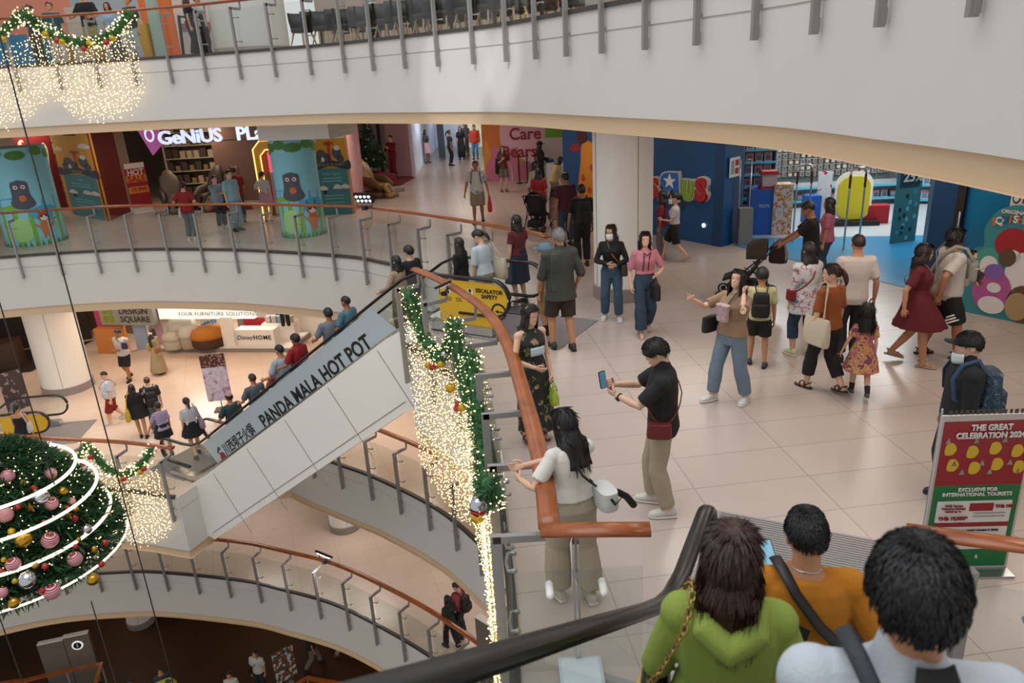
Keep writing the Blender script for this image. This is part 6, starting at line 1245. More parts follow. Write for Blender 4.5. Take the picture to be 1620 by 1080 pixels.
# inside the toy shop
SW = mat('#a9b4b8', .6); SHOPW = mat('#c3cdd2', .6); AQ = mat('#4fa8c4', .4)
wall((5.2, 21.6), (15, 21.6), 0, 3.2, SHOPW, 'wall_shop_back'); wall((15, 21.6), (15, 6), 0, 3.2, SHOPW, 'wall_shop_far')
P = [G(*q) for q in ((1137, 391), (1166, 380), (1240, 383), (1460, 366), (1440, 425), (1330, 398), (1180, 395))]
mb = [P1 + [.3, .1], (5.6, 17.3), (7.2, 17.0), (10.5, 16.4), (11, 14), Q0 + [.3, .6], Q0 + [0, .3]]
def pad(pts, z, m, name, label, cat, h=.006):
    P_ = [Vector((x, y, 0)) for x, y in pts]; b = MB(); b.add([(x, y, z) for x, y in pts], [tuple(t) if (P_[t[1]] - P_[t[0]]).cross(P_[t[2]] - P_[t[0]]).z > 0 else tuple(t[::-1]) for t in tessellate_polygon([P_])]); return tag(b.build(name, m, smooth=False), label, cat)
pad(mb, .008, mat('#2f86b4', .3), 'floor_mat', 'glossy blue floor covering at the toy shop entrance', 'floor mat'); pad([(5.6, 17.3), (7.2, 17.0), (10.5, 16.4), (15, 16), (15, 21.6), (5.4, 21.6)], .006, mat('#b3bcc0', .3), 'floor_mat', 'pale grey floor of the toy shop behind the blue mat', 'floor mat')
def shelf(x, y, rz, w_, rows, z0, dz, label, m=SW, edge=AQ, d=.4, h=None):
    t = thing('toy_shelf', label, 'shelf', (x, y, 0), rz); b = MB(); H = h or z0 + rows * dz
    for r_ in range(rows): b.box((w_ / 2, d / 2, z0 + r_ * dz), (w_, d, .03)); b.box((w_ / 2, -.01, z0 + r_ * dz), (w_, .02, .06), m=1)
    b.box((w_ / 2, d, H / 2), (w_, .03, H)); b.box((0, d / 2, H / 2), (.03, d, H)); b.box((w_, d / 2, H / 2), (.03, d, H)); b.build('shelving', [m, edge], t, smooth=False); return t
def stock(x, y, rz, w_, zs, step, protos, label, group, cat='toy box', dy=.14):
    d = np.array([cos(rz), sin(rz)]); n = np.array([-d[1], d[0]])
    for z in zs:
        for i, u in enumerate(np.arange(step / 2 + .04, w_ - step / 2, step)):
            c = np.array([x, y]) + d * u + n * dy; q = protos[(i // 2 + int(z * 10)) % len(protos)]; dup(q, (c[0], c[1], z), rz, label, group)
def tbox(w_, d, h, m1, m2, label='x', name='toy_box', cat='toy box'):
    t = MB(); t.box((0, 0, h / 2), (w_, d, h), m=0); o = t.build(name, m1, smooth=False, link=False); c = MB(); c.box((0, -d / 2 - .003, h * .55), (w_ * .8, .006, h * .6)); q = c.build('window', m2, None, smooth=False, link=False); return o, q
def mkproto(w_, d, h, c1, c2):
    b = MB(); b.box((0, 0, h / 2), (w_, d, h), m=0); b.box((0, -d / 2 - .002, h * .42), (w_ * .78, .006, h * .6), m=1); b.box((0, -d / 2 - .002, h * .86), (w_ * .9, .006, h * .16), m=2); o = b.build('toy_box', [mat(c1, .5), mat(c2, .5), C['red']], smooth=False, link=False); o['category'] = 'toy box'; return o
pA = [mkproto(.17, .15, .21, '#b3aeb4', '#7a3a50'), mkproto(.17, .15, .21, '#b5b2b8', '#5a4a60')]; pB = [mkproto(.10, .07, .12, '#b8bcb8', '#55564f'), mkproto(.10, .07, .12, '#a8a89a', '#6a675c'), mkproto(.10, .07, .12, '#8a8f8c', '#c4b890')]; pC = [mkproto(.15, .14, .18, '#3a4450', '#6a7a88'), mkproto(.15, .14, .18, '#8fa0ac', '#3a4a5a')]; pD = [mkproto(.17, .15, .24, '#c3ccd2', '#8fa3b5'), mkproto(.17, .15, .22, '#b9c4cc', '#5f7a94')]
for o_p in pB: o_p.name = 'toy_pack'
a1 = -.12; shelf(5.75, 18.6, a1, 1.0, 7, .1, .3, 'white toy shelf with aqua edges next to the blue pillar', h=3.1)
stock(5.75, 18.6, a1, 1.0, [.12 + .3 * k for k in (3, 4, 5, 6)], .22, pA, 'white and maroon boxed toy on the shelf next to the blue pillar', 'boxed toys next to the blue pillar'); stock(5.75, 18.6, a1, 1.0, [.12, .42, .72], .19, pC, 'dark boxed toy on the lower shelves next to the blue pillar', 'dark boxed toys next to the blue pillar')
hd = boxthing('shelf_header', 'red header board on top of the toy shelf by the blue pillar', 'sign', (6.25, 18.75, 2.02), (1.0, .3, .2), C['red'], a1)
a2 = -.06; X2, Y2 = 6.95, 20.9; pg = thing('peg_wall', 'long grey peg wall of hanging toys at the back of the toy shop', 'display wall', (X2, Y2, 0), a2); b = MB(); b.box((2.0, .3, 1.55), (4.0, .05, 3.1)); b.build('back_panel', mat('#5f6a68', .6), pg, smooth=False); b = MB()
for z in np.arange(.84, 2.0, .17): b.box((2.0, .24, z + .13), (4.0, .05, .014))
b.build('peg_rails', SW, pg, smooth=False); stock(X2, Y2, a2, 4.0, np.arange(.84, 1.9, .17), .165, pB, 'small hanging toy pack on the grey peg wall', 'toy packs on the peg wall', dy=.2)
shelf(X2, Y2 - .25, a2, 4.0, 2, .2, .36, 'low toy shelf with aqua edges under the peg wall', d=.4, h=.66); stock(X2, Y2 - .25, a2, 4.0, [.22], .23, pC, 'dark boxed toy on the low shelf under the peg wall', 'boxed toys under the peg wall')
a3 = -.22; shelf(11.1, 20.3, a3, 3.4, 5, .12, .4, 'white toy shelf with aqua edges at the right of the toy shop', h=3.1); stock(11.1, 20.3, a3, 3.4, [.14 + .4 * k for k in range(5)], .27, pD, 'pale boxed toy on the shelf right of the yellow panel', 'boxed toys right of the yellow panel')
kg = G(1206, 372); t = thing('gumball_kiosk', 'blue kiosk with a red topped vending dome in the toy shop', 'kiosk', tuple(kg), -.15); b = MB(); b.box((0, .3, .55), (.62, .6, 1.1)); b.build('cabinet', mat('#1452a4', .5), t, smooth=False); b = MB(); b.box((.1, .2, 1.28), (.34, .34, .34)); b.build('dome', mat('#b5a0a0', .2), t, smooth=False); b = MB(); b.box((.1, .2, 1.47), (.42, .42, .07), taper=.8); b.box((.1, .2, 1.13), (.4, .4, .06)); b.build('dome_trim', C['red'], t, smooth=False); text('TOYS', .1, C['white'], t, (0, -.006, .7))
cg = G(1232, 369); ct_ = boxthing('display_tower', 'stacked carton display tower beside the blue kiosk', 'display', tuple(cg), (.45, .4, 1.2), pat('blotch', ['#b3aca6', '#b3aca6', '#a0302c', '#b9a04a'], 13), -.1)
bg = G(1176, 386); t = thing('security_post', 'grey pedestal and hoop at the left of the toy shop entrance', 'security gate', tuple(bg)); b = MB(); b.box((0, 0, .42), (.32, .25, .84), taper=.95); b.build('pedestal', mat('#85827e', .4, .4), t, smooth=False)
b = MB(); b.tube([(-.12, .1, .8), (-.12, .1, 1.9), (.12, .1, 1.9), (.12, .1, .8)], .018, 7); b.build('hoop', CHROME, t)
for k, (pa, lab) in enumerate((((1264, 384), 'silver anti-theft hoop beside the man pushing the stroller'), ((1345, 395), 'silver anti-theft hoop in front of the yellow panel'))):
    g_ = G(*pa); t = thing('security_gate', lab, 'security gate', tuple(g_), .1); b = MB(); b.tube([(-.16, 0, 0), (-.16, 0, 1.66), (-.10, 0, 1.75), (.12, 0, 1.75), (.18, 0, 1.66), (.18, 0, 0)], .02, 8); b.build('hoop', CHROME, t); b = MB()
    for x in (-.16, .18): b.tube([(x, 0, 1.35), (x, 0, 1.6)], .026, 8)
    b.build('sensor', mat('#5a1a16', .5), t)
yg = G(1346, 355); t = thing('cutout_stand', 'plain yellow rounded display panel on a dark base in the toy shop', 'display', tuple(yg), -.15); b = MB(); b.prism(rrect(0, .66, .74, 1.05, .28, 7), -.03, .03); b.build('panel', mat('#c9b81a', .5), t, smooth=False); b = MB(); b.prism(rrect(0, .70, .88, 1.2, .34, 7), .03, .05); b.build('backing', PWHITE, t, smooth=False); b = MB(); b.box((0, 0, .06), (1.2, .5, .12)); b.build('base', BLACK, t, smooth=False)
rg = G(1385, 352); boxthing('display_box', 'small red display box beside the yellow panel', 'display', tuple(rg), (.5, .3, .45), C['red'], -.2)
g_ = G(1300, 345); boxthing('price_stand', 'white price stand left of the yellow panel', 'sign', tuple(g_), (.34, .06, 1.2), pat('blotch', ['#b9bcc0', '#b9bcc0', '#b9bcc0', '#a82430'], 3), -.1); boxthing('display_bin', 'blue bin behind the man with the stroller', 'bin', tuple(G(1281, 352)), (.36, .36, .7), mat('#1450a0', .5))
B = Board(G(1408, 386), G(1447, 381), 0, 0, 1.75, 'teal poster stand reading 25 percent beside the blue pillar', 'sign', C['teal'], 'poster_stand', t=.03); B.shape(rrect(.5, .82, .8, .25, .05), mat('#17404a', .6), 1); B.text('25%', .6, .82, .3, C['white'], 2, bold=.006)
for k in range(20): B.shape(E_(.15 + .7 * random.random(), .05 + .62 * random.random(), .06, .03), (C['lsky'], C['navy'], C['sky'])[k % 3], 1)
B.done()
# --- big red and green sign near the foreground
s0, s1 = G(1452, 903), G(1591, 900)
B = Board(s0, s1, 0, .0, 1.40, 'red and green tourist offer sign in a clear stand', 'sign', mat('#b9b0ab', .3), 'poster_sign', t=.02)
SR = mat('#8d0f18', .35); SG = mat('#0a6a34', .35); B.shape([(.03, .57), (.03, .965), (.97, .965), (.97, .57)], SR, 1); B.shape([(.03, .03), (.03, .57), (.97, .57), (.97, .03)], SG, 1)
B.text('THE GREAT\nCELEBRATION 2024', .53, .905, .066, C['white'], 3, bold=.002, xs=.88)
for k in range(8): u, v = .14 + .24 * (k % 4) + .05 * (k // 4), .80 - .10 * (k // 4) - .02 * (k % 2); B.shape(blob([(u - .06, v - .03), (u - .05, v + .03), (u + .02, v + .035), (u + .06, v), (u + .02, v - .035)]), mat('#c9a81c', .5), 2)
for k in range(9): u, v = .1 + .1 * k, (.85, .71, .655)[k % 3]; B.shape([(u - .03, v - .015), (u, v + .02), (u + .03, v - .015)], C['grey'], 2)
B.text('EXCLUSIVE FOR\nINTERNATIONAL TOURISTS', .5, .53, .042, C['white'], 3, bold=.001)
B.shape(rrect(.5, .40, .82, .14, .01), C['white'], 2); B.shape(rrect(.5, .315, .82, .025, .004), SR, 2); B.shape(rrect(.5, .225, .82, .15, .01), C['white'], 2)
B.text('FREE Tourist\nWelcome Package\nvalued up to', .27, .425, .025, SR, 4); B.text('THB 10,000*', .28, .36, .042, SR, 4, bold=.001); B.shape(rrect(.58, .43, .26, .05, .005), SR, 3); B.text('THB 100', .82, .435, .036, SR, 4, bold=.001); B.text('Get a chance to buy HAPPY HOLIDAYS SERIES', .5, .28, .022, C['black'], 4)
for k in range(4): B.shape(E_(.2 + .2 * k, .22, .07, .022), (C['grey'], C['tan'], C['tan'], C['brown'])[k], 3)
for v in (.39, .37): B.shape(rrect(.68, v, .35, .006, .002), C['grey'], 3)
B.text('6', .62, .1, .05, C['white'], 3); B.done()
b = MB()
for x in (.006, B.w - .006): b.tube([(x, .03, 0), (x, .03, 1.44)], .009, 8)
b.box((B.w / 2, .03, .012), (B.w, .3, .02)); b.build('stand', CHROME, B.th, smooth=False)
b = MB()
for k in range(16): b.box((.05 + k * .04, -.01, 1.43), (.018 if k % 3 else .026, .004, .035))
b.build('top_clip', DARKST, B.th, smooth=False)
# ------------------------------------------------------------------ lower floor shops
LZ = -4.8
wall((-26, 32), (-14.6, 27.5), LZ, -1.5, mat('#8a6c44', .7), 'wall_lower_back'); wall((-14.6, 27.5), (-14.2, 28.5), LZ, -1.5, WT, 'wall_lower_back'); wall((-14.4, 29.5), (-6, 28.0), LZ, -1.5, mat('#c3b8ae', .6), 'wall_lower_back'); wall((-7.9, 26.3), (-1, 24.3), LZ, -1.5, PWHITE, 'wall_lower_right')
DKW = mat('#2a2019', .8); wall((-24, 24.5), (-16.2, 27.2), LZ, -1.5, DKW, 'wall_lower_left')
B = Board((-14.75, 25.6), (-12.65, 25.2), LZ, 1.02, 1.78, 'grey shop sign with a green four-part logo and dark capitals', 'sign', mat('#8f9088', .4), 'shop_sign', t=.2)
for u in (.10, .21):
    for v in (.30, .72): B.shape(rrect(u, v, .095, .36, .03), mat('#7f8a1a', .5), 1)
B.text('DESIGN', .64, .68, .30, mat('#3a3a36', .5), 2, bold=.006, xs=1.12); B.text('SQUARE', .65, .28, .30, mat('#3a3a36', .5), 2, bold=.006, xs=1.05); B.done()
B = Board((-12.6, 25.5), (-9.0, 24.9), LZ, 1.15, 1.8, 'backlit white shop fascia with slim dark lettering', 'sign', mat('#f2efe6', .5, emit=.75), 'shop_sign', t=.2); B.text('YOUR FURNITURE SOLUTIONS', .62, .28, .2, mat('#5a564c', .5), 2, space=1.1)
B = Board((-15.0, 25.4), (-14.1, 25.2), LZ, 0, .95, 'orange counter under the pink poster', 'counter', mat('#c07a3a', .5), 'counter', t=.5); B = Board((-15.0, 25.7), (-14.0, 25.5), LZ, .95, 1.95, 'pink poster over the orange counter', 'poster', mat('#a83a5c', .5), 'poster', t=.04); B.shape(blob([(.4, .2), (.3, .5), (.6, .65), (.85, .5), (.8, .2)]), mat('#7a2444', .5), 1); B.done()
for k, (x, m_, lab) in enumerate(((-13.7, '#8fa3bd', 'pale blue upright panel behind the man in black shorts'), (-13.1, '#b08a9c', 'mauve upright panel behind the headscarf woman'))): Board((x, 25.6), (x + .5, 25.5), LZ, 0, 1.9, lab, 'panel', mat(m_, .5), 'panel')
PF = thing('display_platform', 'long low white platform of the furniture shop', 'platform', (-12.9, 25.3, LZ), -.16); b = MB(); b.box((2.6, .8, .06), (5.3, 1.7, .12)); b.box((2.6, .8, .14), (5.2, 1.6, .04), m=1); b.build('top', [mat('#8a847c', .5), PWHITE], PF, smooth=False)
def pouf(x, y, r, h, label, c1, c2=None, name='pouf'):
    t = thing(name, label, 'pouf', (x, y, LZ + .16)); b = MB(); b.lathe([(r * .9, 0), (r, h * .15), (r, h * .5)], n=24); b.build('base', mat(c2 or c1, .7), t, auto=50); b = MB(); b.lathe([(r, h * .5), (r * 1.04, h * .7), (r * .85, h * .95), (.01, h)], n=24); b.build('cushion', mat(c1, .7, var=.1, vscale=6), t)
pouf(-11.9, 25.6, .5, .95, 'big white patterned beanbag behind the headscarf woman', '#b5b3a8'); pouf(-12.1, 25.15, .36, .62, 'low cream pouf on the platform, left one', '#bdb5a6'); pouf(-11.5, 25.15, .36, .78, 'cream pouf with a peaked cushion left of the amber pouf', '#c0bbb0', '#a89c8a'); pouf(-10.85, 25.15, .58, .72, 'large amber and brown pouf on the white platform', '#b5701a', '#4a2f20')
boxthing('cushion', 'white cushion with a blue print above the amber pouf', 'cushion', (-10.9, 25.55, LZ + .16), (.5, .2, 1.1), pat('blotch', ['#bdbbb5', '#bdbbb5', '#3a7fb0'], 3)); boxthing('white_standee', 'white display standee left of the white shop counter', 'panel', (-10.05, 25.0, LZ + .16), (.45, .12, 1.05), PWHITE, -.16)
B = Board((-9.85, 25.05), (-8.4, 24.8), LZ, .16, .72, 'white shop counter with dark lettering', 'counter', PWHITE, 'shop_counter', t=.5); B.text('HOME', .70, .5, .22, C['black'], 2, bold=.004, space=1.15); B.text('Disney', .24, .5, .22, C['black'], 2, shear=.3); B.done()
boxthing('sofa_bed', 'grey sofa bed behind the white shop counter', 'sofa', (-9.3, 26.2, LZ + .16), (1.3, .8, .75), mat('#7d7670', .7), -.16); boxthing('blanket', 'bright red blanket on the grey sofa bed', 'blanket', (-9.3, 25.78, LZ + .62), (.9, .06, .3), C['red'], -.16)
for k in range(5): boxthing('cushion', ('white pillow at the left end of the pillow row', 'white pillow second in the pillow row', 'white pillow with a blue print in the middle of the pillow row', 'white pillow fourth in the pillow row', 'white pillow at the right end of the pillow row')[k], 'cushion', (-8.75 + .2 * k, 25.6 - .03 * k, LZ + .78 + .0 * k), (.17, .25, .24), mat(('#b9b5b0', '#c0bcb6', '#8fb0c4', '#b9b5b0', '#c4bfb5')[k], .7), .2 * k)
boxthing('pillow_stand', 'white stand under the pillow row', 'stand', (-8.35, 25.5, LZ + .16), (1.2, .4, .62), PWHITE, -.1)
B = Board((-9.0, 26.3), (-8.0, 26.1), LZ, .9, 1.75, 'busy patterned hanging above the pillow row', 'hanging', pat('blotch', ['#a8a0b0', '#8a8090', '#b5a878', '#9a3a4a'], 9), 'hanging_panel', t=.03)
mq = thing('trousers_display', 'dark trousers hanging on the pillar of the lower shop', 'clothes display', (-7.95, 24.95, LZ + .85)); b = MB()
for s in (-1, 1): b.tube([(s * .06, 0, .85), (s * .09, 0, .4), (s * .1, 0, .0)], [.09, .08, .065], 10)
b.ell((0, 0, .88), (.16, .1, .12)); b.build('trousers', mat('#17161a', .8), mq); b = MB(); b.tube([(-.2, .03, 1.0), (.2, .03, 1.0)], .012, 6); b.tube([(0, .03, 1.0), (0, .12, 1.1), (0, .3, 1.1)], .012, 6); b.build('rail', CHROME, mq)
st = thing('queue_post', 'brass queue post before the dark shop on the lower floor', 'post', tuple(G(44, 541, LZ))); b = MB(); b.lathe([(.2, 0), (.2, .02), (.04, .05), (.035, 1.0), (.05, 1.02)], n=14); b.build('pole', mat('#8a7d5a', .35, .7), st); b = MB(); b.box((-.7, .1, .92), (1.3, .01, .06)); b.build('belt', BLACK, st, smooth=False)
boxthing('dark_sofa', 'dark brown sofa in the unlit shop at the far left', 'sofa', (-18.3, 24.6, LZ), (1.8, .9, .9), mat('#4a3626', .6), .3)
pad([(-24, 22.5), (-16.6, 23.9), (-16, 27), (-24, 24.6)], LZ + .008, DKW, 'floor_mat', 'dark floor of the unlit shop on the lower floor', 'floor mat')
def stand(p, rz, label, cols, h=1.55, w_=.62, z=LZ, txt=None):
    t = thing('poster_stand', label, 'sign', (p[0], p[1], z), rz); b = MB(); b.box((0, 0, .3 + (h - .3) / 2), (w_, .025, h - .3)); b.build('poster', pat('blotch', cols, 4), t, smooth=False); b = MB(); b.box((0, 0, .02), (.4, .35, .03)); b.tube([(0, .02, 0), (0, .02, h)], .014, 6); b.build('stand', DARKST, t, smooth=False); return t
p_ = G(352, 648, LZ); t = stand(p_, .15, 'white poster stand with a dark red top behind the escalator', ['#a89aa8', '#b3a9b5', '#a89aa8', '#8a6a8a'], 1.75, .68); b = MB(); b.box((0, -.016, 1.55), (.68, .012, .4)); b.build('poster_header', pat('blotch', ['#3a1414', '#3a1414', '#8a6a5a'], 14), t, smooth=False)
stand(G(36, 662, LZ), .9, 'dark poster stand beside the left escalator', ['#3a2a2c', '#3a2a2c', '#7a6a70'], 1.5, .6)
# ------------------------------------------------------------------ below
def pylon_info(p, z, rz, label, w_=.75):
    t = thing('info_pylon', label, 'pylon', (p[0], p[1], z), rz); b = MB(); b.box((-w_ / 2 - .01, 0, .95), (w_, .16, 1.9)); b.box((w_ / 2 + .01, 0, .98), (w_, .16, 1.96)); b.build('panels', mat('#6f6459', .45), t, smooth=False); b = MB(); b.box((-w_ / 2, 0, 1.915), (w_, .17, .03)); b.box((w_ / 2, 0, 1.975), (w_, .17, .03)); b.build('top_edge', PWHITE, t, smooth=False)
    b = MB(); b.prism(E_(w_ / 2, 1.6, .17), -.1, -.08, 0); b.prism(E_(w_ / 2, 1.6, .12), -.108, -.1, 1); b.build('emblem', [mat('#f0f0f0', .4, emit=.5), BLACK], t, smooth=False); text('i', .2, PWHITE, t, (w_ / 2, -.11, 1.6), bold=.006)
pylon_info(G(100, 1010, -14.4 + 1.9) * [1, 1, 0], -14.4, .25, 'brown information pylon on the dark ground floor'); pylon_info(G(797, 1015, -9.6 + 1.6) * [1, 1, 0], -9.6, -.75, 'brown information pylon at the right end of the bottom gallery', .8)
def shortrail(P, z, label, hz=1.1):
    t = thing('barrier_rail', label, 'railing', (P[0][0], P[0][1], z)); o0 = np.array(t.location); b = MB(); b.sweep(z3(np.array(P), z + hz), [(.07, -.03), (.07, .03), (-.07, .03), (-.07, -.03)]); b.build('handrail', WOOD, t, smooth=False, origin=o0).location = (0, 0, 0)
    for p in P: b = MB(); b.box((p[0], p[1], z + .53), (.05, .05, 1.06)); b.build('post', STEEL, t, smooth=False, origin=o0).location = (0, 0, 0)
    for a, c in zip(P[:-1], P[1:]): b = MB(); b.sweep(z3(np.array([a, c]), z + .5), [(-.006, -.42), (.006, -.42), (.006, .42), (-.006, .42)]); b.build('glass_panel', GLASS, t, smooth=False, origin=o0).location = (0, 0, 0)
q = [G(x, y, -13.3)[:2] for x, y in ((-30, 1085), (40, 1076), (105, 1060), (160, 1050), (152, 1078))]; shortrail([tuple(v) for v in q], -14.4, 'short wooden-topped glass rail in front of the ground floor pylon')
q = [G(x, y, -13.3)[:2] for x, y in ((470, 1082), (486, 1072), (540, 1082))]; shortrail([tuple(v) for v in q], -14.4, 'short orange rail at the bottom edge of the picture')
stand(G(457, 1085, -14.4), .7, 'small colourful menu stand on the ground floor', ['#b3b5b0', '#2a4a34', '#8a2a24', '#b9b5a0'], 1.5, .7, -14.4)
# ------------------------------------------------------------------ upper gallery shops
UZ = 4.8
for k, (x0, y0, x1, y1, m_, lab) in enumerate(((-20, 28, -14.2, 27.5, '#c07a64', 'coral'), (-14.2, 27.5, -11.2, 27, '#8f9aa0', 'grey'), (-11.2, 27, -7.4, 26.5, '#b8b0ac', 'pale'), (-5.6, 25.5, 4, 23, '#8a7d74', 'restaurant'), (4, 23, 12, 16, '#a8a29c', 'right'))): wall((x0, y0), (x1, y1), UZ, 9.3, mat(m_, .7), 'wall_upper_' + lab)
Wc = thing('counter_unit', 'white panelled cabinet column behind the upper railing', 'cabinet', (-6.6, 21.8, UZ)); b = MB(); b.lathe([(.98, .2), (.98, 3.2)], n=40); b.build('body', mat('#b9b8b2', .5), Wc, auto=50); b = MB(); b.lathe([(1.0, 0), (1.0, .2)], n=40); b.build('plinth', STONE, Wc, auto=50)
specs = (('yellow upright panel behind the upper railing', (-10.3, 23.6), (.4, .3, 1.1), '#b58a1a'), ('green striped column of goods upstairs', (-9.9, 23.7), (.25, .25, 1.9), '#8fa89a'), ('orange lightbox panel upstairs', (-10.5, 25.4), (1.0, .1, 2.2), '#b85a1c'), ('grey price board upstairs', (-10.6, 23.2), (.4, .06, .5), '#4a4f55'), ('tall framed picture upstairs behind the khaki trousers', (-12.3, 24.2), (.8, .06, 1.7), '#a89a90'), ('blue counter front upstairs by the garland', (-14.0, 24.0), (1.4, .5, 1.0), '#1f6a8f'), ('tan wood shop table upstairs', (-12.9, 24.6), (1.6, .7, .9), '#8a6a44'), ('pale shop table piled with goods upstairs', (-8.6, 24.0), (1.3, .6, .8), '#a8a0a0'))
for lab, c, d, m_ in specs: boxthing('shop_display', lab, 'display', (c[0], c[1], UZ), d, mat(m_, .6))
gp = [mkproto(.22, .2, .26, '#b09a94', '#7a5a64'), mkproto(.18, .18, .34, '#8f98a4', '#c0a878'), mkproto(.2, .2, .2, '#6a4a3c', '#b9a890')]
for o_p in gp: o_p.name = 'goods_box'; o_p['category'] = 'goods'
for r_ in range(2):
    for i in range(5): dup(gp[(i + r_) % 3], (-9.1 + i * .25, 23.86 + .26 * r_, UZ + .802), 0, 'small boxed goods stacked at the pale table upstairs', 'goods piled upstairs')
for i in range(7):
    for r_ in range(4): dup(gp[i % 3], (-15.6 + i * .5, 24.9 - .1 * i, UZ + .006 + (.262, .342, .202)[i % 3] * r_), 0, 'small boxed goods behind the garland upstairs', 'goods behind the garland upstairs')
fr_ = thing('display_rack', 'dark A-frame display rack upstairs beside the white cabinet', 'rack', (-8.05, 21.5, UZ)); b = MB(); b.tube([(-.35, 0, 0), (-.28, 0, 1.05)], .04, 6); b.tube([(.4, 0, 0), (.3, 0, 1.05)], .05, 6); b.tube([(-.28, 0, 1.05), (.3, 0, 1.0)], .025, 6); b.build('frame', BLACK, fr_)
def rchair(x, y, rz, lab):
    t = thing('restaurant_chair', lab, 'chair', (x, y, UZ), rz, 'dark tub chairs of the upstairs restaurant'); A = np.linspace(-.25 * pi, 1.25 * pi, 16); b = MB(); out = [(.29 * cos(a), .27 * sin(a)) for a in A]
    rings = [[(x_ * k, y_ * k, z) for x_, y_ in out] for z, k in ((.40, .9), (.60, 1.02), (.80, 1.06))] ; inn = [[(x_ * k * .84, y_ * k * .84, z) for x_, y_ in out] for z, k in ((.80, 1.06), (.60, 1.02), (.44, .9))]; b.loft(rings + inn + [rings[0]], 0, False, False); b.build('shell', mat('#15130f', .55), t); b = MB(); b.lathe([(.25, .36), (.27, .42), (.24, .46)], n=16); b.build('seat', mat('#1c1a16', .7), t)
    for sx in (-1, 1):
        for sy in (-1, 1): b = MB(); b.tube([(sx * .15, sy * .13, .38), (sx * .24, sy * .22, 0)], [.024, .014], 7); b.build('leg', mat('#a88a68', .5), t)
    return t
def rtable(x, y, rz, lab):
    t = thing('restaurant_table', lab, 'table', (x, y, UZ), rz, 'pale-topped tables of the upstairs restaurant'); b = MB(); b.box((0, 0, .74), (.8, .8, .04)); b.build('table_top', mat('#a8aaa4', .4), t, smooth=False); b = MB(); b.tube([(0, 0, 0), (0, 0, .72)], .04, 8); b.lathe([(.25, 0), (.25, .02)], n=16); b.build('pedestal', BLACK, t)
rc = None; rt_ = None
pth = resample(offset(ct, .9), .05); i0 = int(np.argmin(np.abs(pth[:, 0] + 4.6)))
for k in range(11):
    p_ = pth[min(i0 + int(k * 13), len(pth) - 1)]; t_ = nrm(pth[min(i0 + k * 13 + 2, len(pth) - 1)] - pth[min(i0 + k * 13, len(pth) - 3)]); n_ = np.array([-t_[1], t_[0]]); a_ = math.atan2(t_[1], t_[0])
    for row in range(2):
        c_ = p_ + n_ * (row * 1.5) + t_ * (row * .1)
        lab = 'dark tub chair with pale wooden legs in the upstairs restaurant'; rz_ = a_ + pi + (k % 3 - 1) * .2 + (pi if row else 0) + pi
        if rc is None: rc = rchair(c_[0], c_[1], rz_, lab)
        else: dup(rc, (c_[0], c_[1], UZ), rz_)
    if k % 2 == 0:
        c_ = p_ + n_ * .75
        if rt_ is None: rtable(c_[0], c_[1], a_, 'square pale-topped table in the upstairs restaurant'); rt_ = [o for o in SC.objects if o.name.startswith('restaurant_table')][-1]
        else: dup(rt_, (c_[0], c_[1], UZ), a_)
# ------------------------------------------------------------------ lights strung as decoration
BULB = mat('#ffdf9e', .4, emit=6.0); WIRE = mat('#b5a67a', .6)
OCT = (np.array([(1, 0, 0), (-1, 0, 0), (0, 1, 0), (0, -1, 0), (0, 0, 1), (0, 0, -1)], float), [(0, 2, 4), (2, 1, 4), (1, 3, 4), (3, 0, 4), (2, 0, 5), (1, 2, 5), (3, 1, 5), (0, 3, 5)])
def bulbs(b, P, r, m=1):
    for p in P: b.add(OCT[0] * r * random.uniform(.75, 1.15) + np.asarray(p), OCT[1], m)
def curtain(path, off, ztop, zbot, step, dz, r, label):
    P = resample(offset(path, -off), step); n = len(P); b = MB()
    for i, p in enumerate(P):
        q = i / max(1, n - 1); z1, z0 = ztop(q), zbot(q) - random.uniform(-.12, .12); jx = np.array([random.uniform(-.02, .02), random.uniform(-.02, .02)])
        if z1 - z0 < .05: continue
        b.tube([(p[0] + jx[0], p[1] + jx[1], z1), (p[0] + jx[0], p[1] + jx[1], z0)], .0018, 3, 0, False); k = int((z1 - z0) / dz)
        bulbs(b, [(p[0] + jx[0] + random.uniform(-.025, .025), p[1] + jx[1] + random.uniform(-.025, .025), z1 - (j + random.random()) * dz) for j in range(k)], r)
    o = b.build('fairy_light_curtain', [WIRE, BULB], smooth=False); return tag(o, label, 'fairy lights', kind='stuff')
def oncurve(px, py, path, off):                           # where the sight line meets the upright surface along a plan curve
    Q = resample(offset(path, -off), .03); d = ray(px, py); best = None; zf = 4.8 if path is ct else 0 if path is cn else -4.8
    for t in np.linspace(3, 40, 2500):
        p = O3 + d * t
        if not zf - .55 < p[2] < zf + 1.1: continue
        k = np.linalg.norm(Q - p[:2], axis=1).min()
        if best is None or k < best[0]: best = (k, p)
    return best[1]
def garland(P, r, label, r_b, nb, seed=1, dens=75):
    P = resample(np.array(P), .05); rs = np.random.default_rng(seed); b = MB(); t = thing('garland', label, 'garland', tuple(P[len(P) // 2])); o0 = P[len(P) // 2]; b.tube(P - o0, r * .45, 7); pts, ns = [], []
    for p in P:
        for _ in range(max(2, int(dens * .22))):
            d = nrm(rs.normal(0, 1, 3)); pts.append(p - o0 + d * r * rs.uniform(.2, .75)); ns.append(d)
    sprigs(b, pts, ns, r * .62, rs, droop=.1, n=6); b.build('foliage', NEEDLE2, t); b = MB(); bulbs(b, [P[rs.integers(len(P))] - o0 + nrm(rs.normal(0, 1, 3)) * r * rs.uniform(1.05, 1.4) for _ in range(int(nb * 1.5))], r_b, 0); o = b.build('fairy_lights', BULB, t, smooth=False); o['kind'] = 'stuff'; return t
